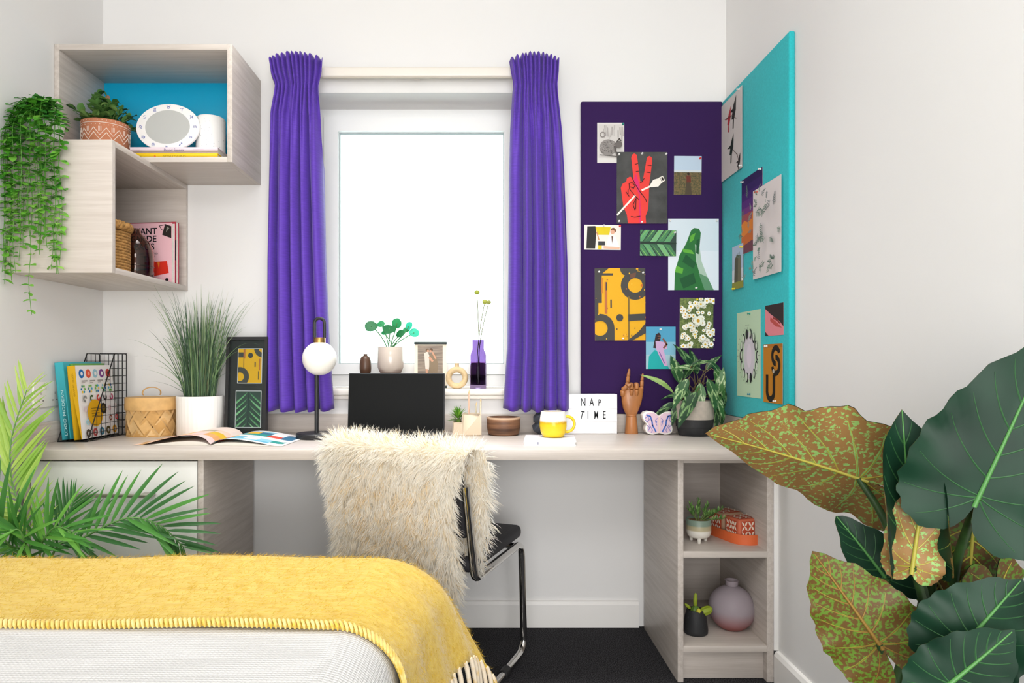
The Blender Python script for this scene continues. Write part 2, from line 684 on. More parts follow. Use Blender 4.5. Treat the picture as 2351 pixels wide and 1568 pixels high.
def curtain(label, edges, seed, nfold):
    """edges: rows (py, px left, px right) traced at the curtain's own distance"""
    Y0 = -0.098
    r = random.Random(seed)
    ph = [r.uniform(0, 6.28) for _ in range(6)]
    jit = [r.uniform(0.75, 1.25) for _ in range(nfold)]
    tot = sum(jit)
    cum = [0]
    for j in jit:
        cum.append(cum[-1] + j / tot)
    nu, nv = nfold * 14, 70
    zt, zbm = Z(138, Y0), Z(940, Y0)

    def phase(u):
        for i in range(nfold):
            if u <= cum[i + 1] + 1e-9:
                return i + (u - cum[i]) / (cum[i + 1] - cum[i])
        return nfold
    L = [(a, X(b, Y0)) for a, b, c in edges]
    R = [(a, X(c, Y0)) for a, b, c in edges]
    rows = []
    for iv in range(nv + 1):
        t = iv / nv
        tt = t ** 1.25
        py = 138 + (940 - 138) * tt
        xl, xr = interp(L, py), interp(R, py)
        row = []
        for iu in range(nu + 1):
            u = iu / nu
            f = phase(u)
            z = Z(py, Y0)
            if py < 196:                                  # gathered heading above the tape
                q = (py - 138) / 58.0
                y = 0.016 * math.sin(2 * PI * f * 2.3 + ph[0]) * (1.25 - 0.75 * q) + 0.004 * math.sin(9 * f)
                bow = -0.030 * math.sin(PI * u)
                z += 0.012 * math.sin(PI * u) * (1 - q) + (1 - q) * 0.005 * math.sin(2 * PI * f * 2.3 + ph[1])
                y += bow * (1 - q)
            else:
                d = min(1.0, (py - 196) / 240.0)
                fine = (1 - d) ** 1.5
                amp = 0.008 + 0.088 * d ** 0.7 + 0.012 * max(0, (py - 600) / 340)
                s = abs(math.sin(PI * f + 0.25 * math.sin(2.2 * t + ph[2]))) ** 0.48
                wgt = 0.50 + 0.50 * abs(math.sin(1.7 * math.floor(f + 0.25 / PI * math.sin(2.2 * t + ph[2])) + ph[4]))
                y = -amp * (s - 0.6) * wgt + fine * 0.014 * math.sin(2 * PI * f * 2.3 + ph[0])
                y += 0.007 * math.sin(4 * t + f * 1.1 + ph[5]) * d
                if py > 880:
                    z += 0.004 * math.sin(2 * PI * f + 1.0)
                    z -= 0.006 * math.sin(PI * u) * (py - 880) / 60
            x = xl + (xr - xl) * (u + 0.10 / nfold * math.sin(2 * PI * f + 1.2) * (1 if py > 260 else 0.3) * math.sin(PI * u))
            row.append((x, Y0 + y * 0.85 - 0.004, z))
        rows.append(row)
    # thin cloth with a real back face
    me = MB()
    me.grid(rows)
    o = me.build('curtain', m_curt, world=True, smooth=180, loc=((X(edges[-1][1], Y0) + X(edges[-1][2], Y0)) / 2, Y0, zbm))
    md = o.modifiers.new('cloth', 'SOLIDIFY')
    md.thickness = 0.0015
    tag(o, label, 'curtain', 'purple curtains')
    return o


curtain('purple gathered curtain on the desk lamp side of the window',
        [(138, 617, 743), (170, 622, 740), (196, 632, 733), (215, 630, 733), (260, 621, 736), (400, 617, 740), (600, 613, 746), (800, 612, 756), (940, 612, 767)], 3, 5)
curtain('purple gathered curtain beside the dark purple pinboard',
        [(138, 1170, 1283), (170, 1175, 1282), (196, 1179, 1279), (215, 1177, 1280), (300, 1172, 1290), (400, 1169, 1296), (600, 1168, 1303), (800, 1165, 1305), (940, 1156, 1307)], 8, 5)

# ------------------------------------------------------------------ two wall boxes
T = 0.0185


def panel(name, lo, hi, m, parent, bevel=0.0008):
    return MB().box(lo, hi).build(name, m, parent, world=True, bevel=bevel)


ub = thing('wall_shelf', 'grey oak wall box facing the bed with a blue back panel', 'shelf', (-1.15, -0.15, 1.716))
x0, x1, y0, z0, z1 = XL, -0.847, -0.309, 1.716, 2.121
panel('top_panel', (x0 + T, y0, z1 - T), (x1 - T, -0.001, z1), W_X, ub)
panel('bottom_panel', (x0 + T, y0, z0), (x1 - T, -0.001, z0 + T), W_X, ub)
panel('side_panel', (x0 + 0.001, y0, z0), (x0 + T, -0.001, z1), W_Y, ub)
panel('side_panel', (x1 - T, y0, z0), (x1, -0.001, z1), W_Y, ub)
panel('back_panel', (x0 + T, -0.026, z0 + T), (x1 - T, -0.012, z1 - T), mat('blue_laminate', '10A4CE', 0.22, spec=0.5), ub, 0)
cp = MB().lathe([(0, 0), (0.010, 0), (0.010, 0.002), (0.007, 0.004), (0, 0.004)], 20, Matrix.Translation(P(247, 225, -0.026)) @ Matrix.Rotation(PI / 2, 4, 'X'))
cp.build('screw_cap', mat('cap_tan', 'A9795F', 0.5), ub, world=True, smooth=40)
lb = thing('wall_shelf', 'grey oak wall box opening sideways beneath the blue backed one', 'shelf', (-1.3, -0.27, 1.300))
x0, x1, y0, z0, z1 = XL, -1.131, -0.550, 1.304, 1.7155
panel('top_panel', (x0 + T, y0 + T, z1 - T), (x1, -T, z1), W_Y, lb)
panel('bottom_panel', (x0 + T, y0 + T, z0), (x1, -T, z0 + T), W_Y, lb)
panel('front_panel', (x0 + 0.001, y0, z0), (x1, y0 + T, z1), W_X, lb)
panel('far_panel', (x0 + 0.001, -T, z0), (x1, -0.001, z1), W_X, lb)
panel('back_panel', (x0 + 0.001, y0 + T, z0), (x0 + T, -T, z1), W_Y, lb)

# ------------------------------------------------------------------ desk
ZT, DB, YF = 0.756, 0.723, -0.534
desk = thing('desk_worktop', 'long grey oak worktop running wall to wall under the window', 'desk', (-0.25, -0.27, DB))
panel('worktop', (XL + 0.001, YF, DB), (XR - 0.001, -0.001, ZT), W_X, desk, 0.0015)
struct('trim_2', MB().box((XL + 0.019, -0.018, ZT), (XR - 0.019, -0.001, 0.827)), W_X, bevel=0.0008)
struct('trim_3', MB().box((XL + 0.001, YF + 0.02, ZT), (XL + 0.019, -0.001, 0.827)), W_Y, bevel=0.0008)
struct('trim_4', MB().box((XR - 0.019, YF + 0.02, ZT), (XR - 0.001, -0.001, 0.827)), W_Y, bevel=0.0008)

# drawer unit
du = thing('drawer_unit', 'grey oak drawer unit with white drawer fronts under the desk', 'drawers', (-1.15, -0.25, 0))
YD = -0.497
dx0, dx1 = X(55, YD), X(467.5, YD)
panel('side_panel', (dx0, YD, 0), (dx0 + T, -0.02, DB - 0.0005), W_Y, du)
panel('side_panel', (dx1 - T, YD, 0), (dx1, -0.02, DB - 0.0005), W_Y, du)
panel('back_panel', (dx0 + T, -0.04, 0.08), (dx1 - T, -0.022, DB - 0.001), W_X, du)
panel('base_panel', (dx0 + T, YD + 0.02, 0.07), (dx1 - T, -0.04, 0.07 + T), W_X, du)
panel('plinth', (dx0 + T, YD + 0.04, 0), (dx1 - T, YD + 0.058, 0.07), W_X, du)
m_dr = mat('drawer_white', 'EDEDE8', 0.3)
m_hd = mat('brushed_steel', 'B9B4AA', 0.32, metal=0.9)
for za, zb_ in ((0.5115, 0.7145), (0.294, 0.5085), (0.076, 0.291)):
    dr = thing('drawer', None, None, ((dx0 + dx1) / 2 - du.location.x, YD - du.location.y, za))
    dr.parent = du
    wl = Vector(((dx0 + dx1) / 2, YD, za))
    fr = MB().box((dx0 + T + 0.003, YD, za), (dx1 - T - 0.003, YD + 0.018, zb_))
    fr.v = [tuple(Vector(p) - wl) for p in fr.v]
    fr.build('drawer_front', m_dr, dr, bevel=0.0012)
    zh = za + 0.094 if zb_ > 0.6 else za + 0.11
    xa, xb = X(168, YD - 0.03), X(347, YD - 0.03)
    h = MB().box((xa, YD - 0.032, zh), (xb, YD - 0.024, zh + 0.011))
    for xx in (xa + 0.018, xb - 0.018):
        h.box((xx - 0.018, YD - 0.0245, zh), (xx + 0.018, YD + 0.0005, zh + 0.011))
    h.v = [tuple(Vector(p) - wl) for p in h.v]
    h.build('handle', m_hd, dr, bevel=0.0012)

# open shelf unit on the right
su = thing('shelf_unit', 'grey oak open shelf unit under the desk beside the big leaves', 'shelf unit', (0.79, -0.23, 0))
YC = -0.4655
sx0, sx1 = X(1556, YC), 0.947
W_I = W_X
panel('side_panel', (sx0, YC, 0), (sx0 + T, -0.02, DB - 0.0005), W_Y, su)
panel('side_panel', (sx1 - T - 0.003, YC, 0), (sx1, -0.02, DB - 0.0005), W_Y, su)
panel('top_panel', (sx0 + T, YC, 0.704), (sx1 - T - 0.003, -0.04, DB - 0.001), W_I, su)
panel('back_panel', (sx0 + T, -0.04, 0.06), (sx1 - T - 0.003, -0.022, 0.704), W_I, su)
panel('shelf_board', (sx0 + T, YC, 0.400), (sx1 - T - 0.003, -0.04, 0.4205), W_I, su)
panel('shelf_board', (sx0 + T, YC, 0.0975), (sx1 - T - 0.003, -0.04, 0.117), W_I, su)
panel('plinth', (sx0 + T, YC + 0.03, 0.0), (sx1 - T - 0.003, YC + 0.048, 0.0975), W_I, su)
SH1, SH2 = 0.4205, 0.117

# ------------------------------------------------------------------ pinboards
m_pb = mat('purple_felt', '35204F', 0.95, spec=0.1, sheen=0.1, bump=((900, 900, 900), 0.25, 0.001))
m_tb = mat('teal_felt', '33B8BE', 0.95, spec=0.1, sheen=0.1, var=((160, 160, 160), 0.1, 2.0), bump=((800, 800, 800), 0.25, 0.001))
BT, BB = 2.036, 0.8275


def board(name, a, b, axis, m, label, loc):
    mb = MB().box(a, b)
    o = mb.build(name, m, world=True, bevel=0.006, seg=3, loc=loc)
    tag(o, label, 'pinboard')


board('pinboard', (0.395, -0.020, BB), (0.9425, -0.0006, BT), 'x', m_pb, 'dark purple felt pinboard on the window wall', (0.67, -0.01, BB))
board('pinboard', (0.943, -0.584, BB), (0.9624, -0.0006, BT), 'y', m_tb, 'teal felt pinboard on the side wall', (0.953, -0.29, BB))

# double power socket on the left wall
so = thing('power_socket', 'white double power socket on the wall beside the wire book rack', 'socket', (XL, -0.355, 0.877))
MB().box((XL + 0.0002, -0.428, 0.877), (XL + 0.009, -0.282, 0.963)).build('faceplate', mat('socket_white', 'F1EFEB', 0.3), so, world=True, bevel=0.003)
for yc in (-0.392, -0.318):
    MB().box((XL + 0.009, yc - 0.008 + 0.018, 0.937), (XL + 0.013, yc + 0.008 + 0.018, 0.953)).build('switch', mat('socket_white'), so, world=True, bevel=0.002)
    for dy, dz, w_, h_ in ((0, 0.042, 0.002, 0.008), (-0.011, 0.02, 0.006, 0.004), (0.011, 0.02, 0.006, 0.004)):
        MB().box((XL + 0.0088, yc + dy - w_ / 2, 0.877 + dz), (XL + 0.0094, yc + dy + w_ / 2, 0.877 + dz + h_)).build('pin_hole', mat('hole_grey', '6A6764', 0.8), so, world=True)
# ================================================================== things in the wall boxes
SZ = 1.716 + T            # floor of the blue backed box
LZ = 1.304 + T            # floor of the sideways box


def rotm(rz=0, rx=0, ry=0):
    return Euler((rx, ry, rz)).to_matrix().to_4x4()


def book(name, label, size, loc, rz, cover, page='EFEBE2', spine='front', art=None, group=None, rx=0.0, ry=0.0, extra=None):
    """local: x = width along the spine side, y = depth, z = height; spine faces -y ('front') """
    w, d, h = size
    b = thing(name, label, 'book', loc, rz, group, rx, ry)
    c = 0.0025
    x0, x1 = -w / 2, w / 2
    mb = MB()
    mb.box((x0, 0, 0), (x1, d, c)).box((x0, 0, h - c), (x1, d, h)).box((x0, 0, c), (x1, c, h - c))
    cv = mb.build('cover', cover, b, bevel=0.0008)
    MB().box((x0 + 0.003, c, c), (x1 - 0.003, d - 0.004, h - c)).build('page_block', mat('pages_' + page, page, 0.8, var=((3, 3, 900), 0.10, 1.0)), b)
    if art:
        am = MB()
        a = Art(am, w, h, Matrix.Translation((x0, -0.0003, 0)))
        art(a)
        am.build('lettering', a.mats, b)
    return b


def ink(c, rough=0.6):
    return mat('ink_' + c, c, rough, spec=0.3)


# two books lying flat
def spine_a(a):
    a.text('Brand Spaces', 0.5, 0.66, 0.42, ink('4A4478'), centre=True)
    a.text('gest', 0.07, 0.62, 0.26, ink('C9A7C0'))
    a.text('Branded architecture and the future', 0.72, 0.46, 0.16, ink('C3A3BC'), sx=0.55)
    a.text('of retail design', 0.72, 0.76, 0.16, ink('C3A3BC'), sx=0.55)


def spine_b(a):
    a.text('VISUAL', 0.05, 0.68, 0.26, ink('9C8A1A'), sx=0.8)
    a.text('STORYTELLING', 0.5, 0.70, 0.40, ink('9A7F10'), centre=True, sx=0.85)
    a.circ(0.27, 0.5, 0.012, ink('D8642A'))
    a.text('Inspiring a New Visual Language', 0.70, 0.66, 0.20, ink('A88D14'), sx=0.62)


bx0, bx1 = X(298, -0.27), X(500, -0.27)
book('book', 'yellow book lying flat under the pale pink book', (0.300, 0.225, 0.0235), ((bx0 + bx1) / 2 + 0.004, -0.272, SZ), 0.0, mat('book_yellow', 'F0C80C', 0.45), art=spine_b)
book('book', 'pale pink book lying flat beneath the oval mirror', (bx1 - bx0, 0.23, 0.0215), ((bx0 + bx1) / 2, -0.270, SZ + 0.0237), 0.0, mat('book_pink', 'EAD8E2', 0.45), art=spine_a)

# oval mirror with zodiac signs
mz = SZ + 0.0237 + 0.0217
mir = thing('oval_mirror', 'white oval mirror ringed with blue zodiac signs on the books', 'mirror', (X(380, -0.24), -0.232, mz), 0.0, rx=-0.10)
RA, RB = 0.1135, 0.0865


def oval(ra, rb, n=64):
    return [(ra * math.cos(2 * PI * i / n), RB + rb * math.sin(2 * PI * i / n)) for i in range(n)]


MB().prism(oval(RA, RB), 0, 0.012).build('frame', mat('mirror_frame_white', 'F4F2F0', 0.25), mir, bevel=0.003)
MB().prism(oval(RA * 0.70, RB * 0.72), -0.0014, 0.0).build('mirror_glass', mat('mirror_silver', 'E4E6E4', 0.02, metal=1.0), mir)
GLY = [  # twelve zodiac signs as strokes in a unit cell, clockwise from the top
    [[(-.5, .5), (-.3, .2), (0, .15), (.3, .2), (.5, .5)], [(0, .15), (-.35, -.1), (-.25, -.45), (.25, -.45), (.35, -.1), (0, .15)]],
    [[(0, -.5), (0, 0), (-.1, .35), (-.35, .45), (-.45, .2)], [(0, 0), (.1, .35), (.35, .45), (.45, .2)]],
    [[(-.4, .5), (-.15, 0), (-.4, -.5)], [(.4, .5), (.15, 0), (.4, -.5)], [(-.35, 0), (.35, 0)]],
    [[(-.5, .1), (-.25, .35), (0, .1), (.25, .35), (.5, .1)], [(-.5, -.25), (-.25, 0), (0, -.25), (.25, 0), (.5, -.25)]],
    [[(-.45, .4), (-.25, -.2), (0, .3), (.1, -.45)], [(.1, -.1), (.35, .05), (.4, -.3), (.1, -.25)]],
    [[(-.45, -.45), (.45, .45)], [(.1, .45), (.45, .45), (.45, .1)], [(-.35, -.05), (0, -.4)]],
    [[(-.45, -.4), (-.45, .4), (-.15, .3), (-.15, -.4)], [(-.15, .3), (.15, .3), (.15, -.35), (.45, -.45)]],
    [[(-.45, -.4), (.45, -.4)], [(-.45, -.1), (-.2, -.1), (-.3, .25), (0, .45), (.3, .25), (.2, -.1), (.45, -.1)]],
    [[(-.45, -.4), (-.45, .4), (-.15, .3), (-.15, -.4)], [(-.15, .3), (.15, .3), (.15, -.3)], [(.15, .1), (.4, .1), (.3, -.35), (0, -.5)]],
    [[(-.4, -.1), (-.15, 0), (-.25, .35), (.1, .45), (.3, .1), (.15, -.4), (.45, -.35)]],
    [[(-.45, .2), (-.1, .4), (.4, .3)], [(.45, -.2), (.1, -.4), (-.4, -.3)], [(-.25, .1), (-.1, .3)], [(.25, -.1), (.1, -.3)]],
    [[(-.4, .45), (.4, .45)], [(-.4, -.45), (.4, -.45)], [(-.18, .45), (-.18, -.45)], [(.18, .45), (.18, -.45)]],
]
for i, g in enumerate(GLY):
    am = MB()
    a = Art(am, 1, 1, None, 0.0)
    ang = PI / 2 - 2 * PI * i / 12
    cx, cz = RA * 0.855 * math.cos(ang), RB + RB * 0.86 * math.sin(ang)
    s = 0.0125
    for st in g:
        pts = [Vector((cx + p[0] * s, -0.0006, cz + p[1] * s)) for p in st]
        am.tube(pts, 0.00085, 5)
    am.build('zodiac_sign', ink('4656A8'), mir)

# white speckled candle
m_tz = mat('terrazzo_white', 'F2F1EF', 0.5)
sp = mat('speckle_blue', '6C7690', 0.6)
cd = thing('candle', 'white speckled cylindrical candle standing on the flat books', 'candle', (X(484, -0.165), -0.165, SZ + 0.0455))
pr = [(0, 0), (0.049, 0), (0.051, 0.002), (0.051, 0.130), (0.047, 0.136), (0.03, 0.138), (0.012, 0.135), (0, 0.135)]
MB().lathe(pr, 48).build('wax_body', m_tz, cd, smooth=40)
spk = MB()
rs = random.Random(5)
for i in range(90):
    a, z = rs.uniform(0, 2 * PI), rs.uniform(0.006, 0.128)
    r = 0.0512
    w, h = rs.uniform(0.0006, 0.0018), rs.uniform(0.0006, 0.0018)
    c = Vector((r * math.cos(a), r * math.sin(a), z))
    t = Vector((-math.sin(a), math.cos(a), 0))
    spk.add([c - t * w, c + t * w * 0.3 - Vector((0, 0, h)), c + t * w, c + Vector((0, 0, h))], [(0, 1, 2, 3)])
o = spk.build('speckles', sp, cd)
o['kind'] = 'stuff'
MB().tube([(0, 0, 0.135), (0.001, 0, 0.142)], 0.0012, 6).build('wick', mat('wick', 'E6E0D2', 0.8), cd)

# leafy plant in the patterned terracotta pot
tp = thing('potted_plant', 'small bushy plant in a white patterned terracotta pot', 'plant', (X(243, -0.215), -0.215, SZ))
R0 = 0.076
m_ter = mat('terracotta', 'C5805F', 0.75, spec=0.2)
MB().lathe([(0, 0), (0.064, 0), (0.068, 0.004), (0.077, 0.06), (0.079, 0.13), (0.080, 0.140), (0.076, 0.142), (0.074, 0.128), (0, 0.125)], 40).build('pot', m_ter, tp, smooth=40)
m_wp = mat('pot_white_paint', 'F2E4D8', 0.7)


def on_pot(a, z):
    r = interp([(0.004, 0.068), (0.06, 0.077), (0.13, 0.079), (0.14, 0.080)], z) + 0.0006
    return Vector((r * math.cos(a), r * math.sin(a), z))


pm_ = MB()
pm_.tube([on_pot(2 * PI * i / 60, 0.126) for i in range(60)], 0.0012, 5, closed=True)
for row, zz in ((0, 0.134), (1, 0.119)):
    for i in range(36):
        pm_.sphere(on_pot(2 * PI * (i + 0.5 * row) / 36, zz), 0.0014, 6, 4)
for i in range(12):
    a = 2 * PI * i / 12
    d = 2 * PI / 12
    pm_.tube([on_pot(a, 0.108), on_pot(a + d / 2, 0.082), on_pot(a + d, 0.108)], 0.0014, 5)
    pm_.tube([on_pot(a, 0.092), on_pot(a + d / 2, 0.066), on_pot(a + d, 0.092)], 0.0014, 5)
    for j in range(3):
        pm_.tube([on_pot(a + d / 2 + (j - 1) * 0.05, 0.112), on_pot(a + d / 2 + (j - 1) * 0.05, 0.096)], 0.0009, 4)
pm_.build('painted_pattern', m_wp, tp, smooth=60)


def leaf_set(prefix, cols, L, W, **kw):
    rough = kw.pop('rough', 0.45)
    tl = kw.pop('transl', 0.25)
    out = []
    for i, c in enumerate(cols):
        m = mat('%s_%d' % (prefix, i), c, rough, spec=0.4, transl=tl)
        out.append(leaf_mb(L, W, **kw).mesh(prefix, m, smooth=180))
    return out


OVAL = [(0, 0.15), (0.2, 0.75), (0.45, 1.0), (0.75, 0.85), (0.93, 0.4), (1, 0.0)]
bl = leaf_set('box_leaf', ['3F6B33', '5E8A45', '2C4F2B', '7FA45A'], 0.031, 0.021, prof=OVAL, fold=0.3, droop=0.2, n=4)
rs = random.Random(2)
stm = MB()
cnt = 0
for i in range(46):
    a = rs.uniform(0, 2 * PI)
    el = rs.uniform(0.25, 1.45)
    ln = rs.uniform(0.075, 0.115) * (0.85 + 0.25 * math.sin(el))
    d = Vector((math.cos(a) * math.cos(el), math.sin(a) * math.cos(el) * 0.75, math.sin(el) * 0.9))
    b0 = Vector((d.x * 0.04, d.y * 0.04, 0.125))
    tip = b0 + d * ln
    stm.tube([b0, b0 + d * ln * 0.5 + Vector((0, 0, 0.006)), tip], [0.0015, 0.0012, 0.0008], 5)
    for j in range(8):
        t = 0.35 + 0.65 * j / 7
        p = b0.lerp(tip, t) + Vector((0, 0, 0.006 * (1 - abs(2 * t - 1))))
        q = Vector((rs.uniform(-1, 1), rs.uniform(-1, 1), rs.uniform(-0.2, 1))).normalized()
        if tp.location.x + p.x < XL + T + 0.034 or tp.location.y + p.y > -0.06:
            continue
        cnt += 1
        if cnt > 290:
            continue
        inst('leaf', bl[rs.choice((0, 1, 1, 1, 2, 3))], tp, frame(p, (d * 0.5 + q).normalized(), (rs.uniform(-.4, .4), rs.uniform(-.4, .4), 1), rs.uniform(0.75, 1.15)))
stm.build('stems', mat('plant_stem', '4E6B35', 0.6), tp, smooth=60)

# trailing plant on the sideways box
hp = thing('trailing_plant', 'bright green trailing plant spilling over the front of the wall box', 'plant', (-1.388, -0.470, 1.7155))
MB().lathe([(0, 0), (0.040, 0), (0.044, 0.004), (0.054, 0.075), (0.056, 0.080), (0.052, 0.080), (0.049, 0.07), (0, 0.068)], 32).build('pot', mat('pot_white', 'F4F3F1', 0.3), hp, smooth=40)
tl = leaf_set('trail_leaf', ['5CAA34', '458F30', '80C44A', '357A2C', '9AD05E'], 0.033, 0.022, prof=OVAL, fold=0.2, droop=0.25, n=4)
rs = random.Random(21)
leaves = []          # (matrix, mesh index)
vines = MB()
LX, LY, LZ0 = hp.location
strands = []
for i in range(25):
    u = i / 24
    px = -6 + 146 * u + rs.uniform(-3, 3)
    ex = min(max(X(px, -0.575), XL + 0.014), -1.283)
    ybar = -0.563 - rs.uniform(0, 0.022)
    end_py = 560 + 60 * math.sin(u * 7 + 1) + rs.uniform(-45, 55)
    if i == 13:
        end_py = 722
    if i in (21, 23):
        end_py = 628
    strands.append((ex, ybar, Z(end_py, ybar)))
for (ex, yb, ez) in strands:
    st = Vector((LX + rs.uniform(-.025, .03), LY + rs.uniform(-.03, .02), LZ0 + 0.075))
    top = Vector(((st.x + ex) / 2, (st.y + yb) / 2 - 0.01, LZ0 + 0.10 + rs.uniform(0, 0.035)))
    over = Vector((ex, yb, LZ0 + 0.03 + rs.uniform(-0.02, 0.03)))
    nmid = max(2, int((over.z - ez) / 0.09))
    mids = [Vector((ex + rs.uniform(-.006, .006), yb + rs.uniform(-.004, .004), over.z + (ez - over.z) * (j + 1) / nmid)) for j in range(nmid)]
    path = spline([st, top, over] + mids, 10)
    path = [Vector((max(p.x, XL + 0.008), p.y, p.z)) for p in path]
    vines.tube([p - hp.location for p in path], 0.0009, 4)
    acc = 0.0
    side = rs.uniform(0, PI)
    for p, q in zip(path, path[1:]):
        acc += (q - p).length
        if acc > 0.0205:
            acc = 0.0
            side += PI / 2 + rs.uniform(-.4, .4)
            tt = (q - p).normalized()
            for s in (0, PI):
                a = side + s
                d = Vector((math.cos(a), math.sin(a) * 0.8 - 0.35, rs.uniform(-0.35, 0.25)))
                f = (p.z - ez) / 0.5
                sc = rs.uniform(0.7, 1.2) * (0.62 + 0.38 * min(1, max(0, f)))
                pos = p - hp.location
                if p.x + d.normalized().x * 0.034 * sc < XL + 0.004:
                    d.x = abs(d.x)
                if p.z < 1.71 and p.y + d.normalized().y * 0.034 * sc > -0.553:
                    d.y = -abs(d.y)
                ci = rs.choice((0, 0, 1, 2)) if f > 0.4 else rs.choice((0, 2, 2, 4))
                if f > 0.85:
                    ci = rs.choice((0, 1, 1, 3))
                leaves.append((p.z, frame(pos, d, (rs.uniform(-.3, .3), -0.5, 1), sc), ci))
for i in range(95):            # crown of larger leaves
    a, e = rs.uniform(0, 2 * PI), rs.uniform(0.1, 1.4)
    d = Vector((math.cos(a) * math.cos(e), math.sin(a) * math.cos(e), math.sin(e)))
    pos = Vector((d.x * 0.055 - 0.005, d.y * 0.06 - 0.01, 0.07 + d.z * 0.055))
    if LX + pos.x + d.x * 0.03 < XL + 0.006:
        d.x = abs(d.x)
        pos.x = max(pos.x, XL + 0.012 - LX)
    leaves.append((9, frame(pos, d + Vector((0, 0, -0.2)), (d.x * .5, -0.4 + d.y * .5, 1), rs.uniform(0.85, 1.2)), rs.choice((0, 1, 1, 3, 2))))
vines.build('vines', mat('vine_stem', '5C9438', 0.6), hp, smooth=60)
rs.shuffle(leaves)
leaves.sort(key=lambda q: 0 if q[0] == 9 else 1)
rest = MB()
for i, (z, M4, ci) in enumerate(leaves):
    if i < 300:
        inst('leaf', tl[ci], hp, M4)
    else:
        me = tl[ci]
        rest.mi = ci
        rest.add([M4 @ v.co for v in me.vertices], [tuple(p.vertices) for p in me.polygons])
o = rest.build('small_leaves', [MATS['trail_leaf_%d' % i] for i in range(5)], hp, smooth=180)
o['kind'] = 'stuff'

# sideways box: seagrass basket, glass vase, upright books
bk = thing('seagrass_basket', 'round seagrass basket with a knotted rim in the sideways wall box', 'basket', (-1.252, -0.418, LZ))
m_sg = mat('seagrass', 'B98B52', 0.85, spec=0.15, var=((90, 90, 90), 0.45, 2.0), bump=((200, 200, 200), 0.5))
rng_h = 0.165
MB().lathe([(0, 0.0), (0.088, 0.0), (0.092, 0.01), (0.092, 0.135), (0.080, 0.135), (0.080, 0.02), (0, 0.02)], 32).build('liner', mat('seagrass_dark', '7A5A33', 0.9), bk, smooth=40)
for i in range(14):
    zz = 0.006 + i * 0.0094
    MB().tube([((0.094 + 0.0016 * math.sin(j * 2.6 + (i % 2) * PI)) * math.cos(2 * PI * j / 60), (0.094 + 0.0016 * math.sin(j * 2.6 + (i % 2) * PI)) * math.sin(2 * PI * j / 60), zz) for j in range(60)], 0.0052, 6, closed=True).build('woven_row', m_sg, bk, smooth=60)
rim = MB()
for s in range(3):
    rim.tube([((0.093 + 0.008 * math.cos(j * 0.9 + s * 2.09)) * math.cos(2 * PI * j / 90), (0.093 + 0.008 * math.cos(j * 0.9 + s * 2.09)) * math.sin(2 * PI * j / 90), 0.150 + 0.009 * math.sin(j * 0.9 + s * 2.09)) for j in range(90)], 0.0085, 6, closed=True)
rim.build('braided_rim', m_sg, bk, smooth=60)


def glass(name, c='FFFFFF', rough=0.03, ior=1.45, alpha=1.0):
    return mat(name, c, rough, trans=1.0, ior=ior)


gv = thing('glass_vase', 'clear brown domed glass vase between the seagrass basket and the books', 'vase', (-1.228, -0.215, LZ))
RV = 0.062
prof_o = [(0, 0), (0.050, 0), (0.058, 0.004), (0.0625, 0.03), (0.063, 0.07), (0.060, 0.10), (0.050, 0.13), (0.034, 0.152), (0.020, 0.164), (0.016, 0.182)]
prof_i = [(r - 0.003, max(z, 0.004)) for r, z in reversed(prof_o[1:])]
MB().lathe(prof_o + prof_i + [(0, 0.004)], 40).build('glass_body', glass('brown_glass', 'C09A88'), gv, smooth=60)
MB().tube([(0.0632 * math.cos(2 * PI * i / 48), 0.0632 * math.sin(2 * PI * i / 48), 0.046) for i in range(48)], 0.0016, 6, closed=True).build('ridge', glass('brown_glass'), gv, smooth=60)


def cover_bags(a):
    K = ink('17141A')
    a.text('AVANT', 0.12, 0.185, 0.105, K, sx=0.98, bold=True)
    a.text('GARDE', 0.12, 0.315, 0.105, K, sx=0.98, bold=True)
    a.text('BAGS', 0.22, 0.445, 0.105, K, sx=0.98, bold=True)
    a.text('ACROSS THE TOUCHEN', 0.30, 0.525, 0.03, K, sx=0.75)
    a.text('AVANT GARDE', 0.40, 0.575, 0.03, K, sx=0.75)
    a.poly([(0.86, 0.02), (0.99, 0.06), (0.99, 0.26), (0.80, 0.20)], ink('2B2522'))
    a.poly([(0.90, 0.06), (0.95, 0.09), (0.88, 0.16)], ink('8A857C'))
    a.line([(0.88, 0.03), (0.74, 0.05), (0.80, 0.12)], 0.012, K)
    a.poly([(0.42, 0.66), (0.90, 0.64), (0.94, 0.84), (0.42, 0.92)], ink('D8301F'))
    a.poly([(0.55, 0.66), (0.60, 0.66), (0.585, 0.80)], ink('E8842C'))
    a.poly([(0.70, 0.655), (0.75, 0.655), (0.735, 0.77)], ink('E8842C'))
    a.circ(0.90, 0.95, 0.035, K, ry=0.028)


# standing: local -y = front cover
def standing(label, w, h, t, loc, rz, cm, art, page='EFEBE2', rx=0.0, group=None, ry=0.0):
    b = thing('book', label, 'book', loc, rz, group, rx, ry)
    c = 0.0018
    MB().box((0, 0, 0), (w, c, h)).box((0, t - c, 0), (w, t, h)).box((0, c, 0), (c, t - c, h)).build('cover', cm, b, bevel=0.0006)
    MB().box((c, c, 0.002), (w - 0.003, t - c, h - 0.002)).build('page_block', mat('pages_' + page, page, 0.8), b)
    if art:
        am = MB()
        a = Art(am, w, h, Matrix.Translation((0, -0.0003, 0)))
        art(a)
        am.build('cover_print', a.mats, b)
    return b


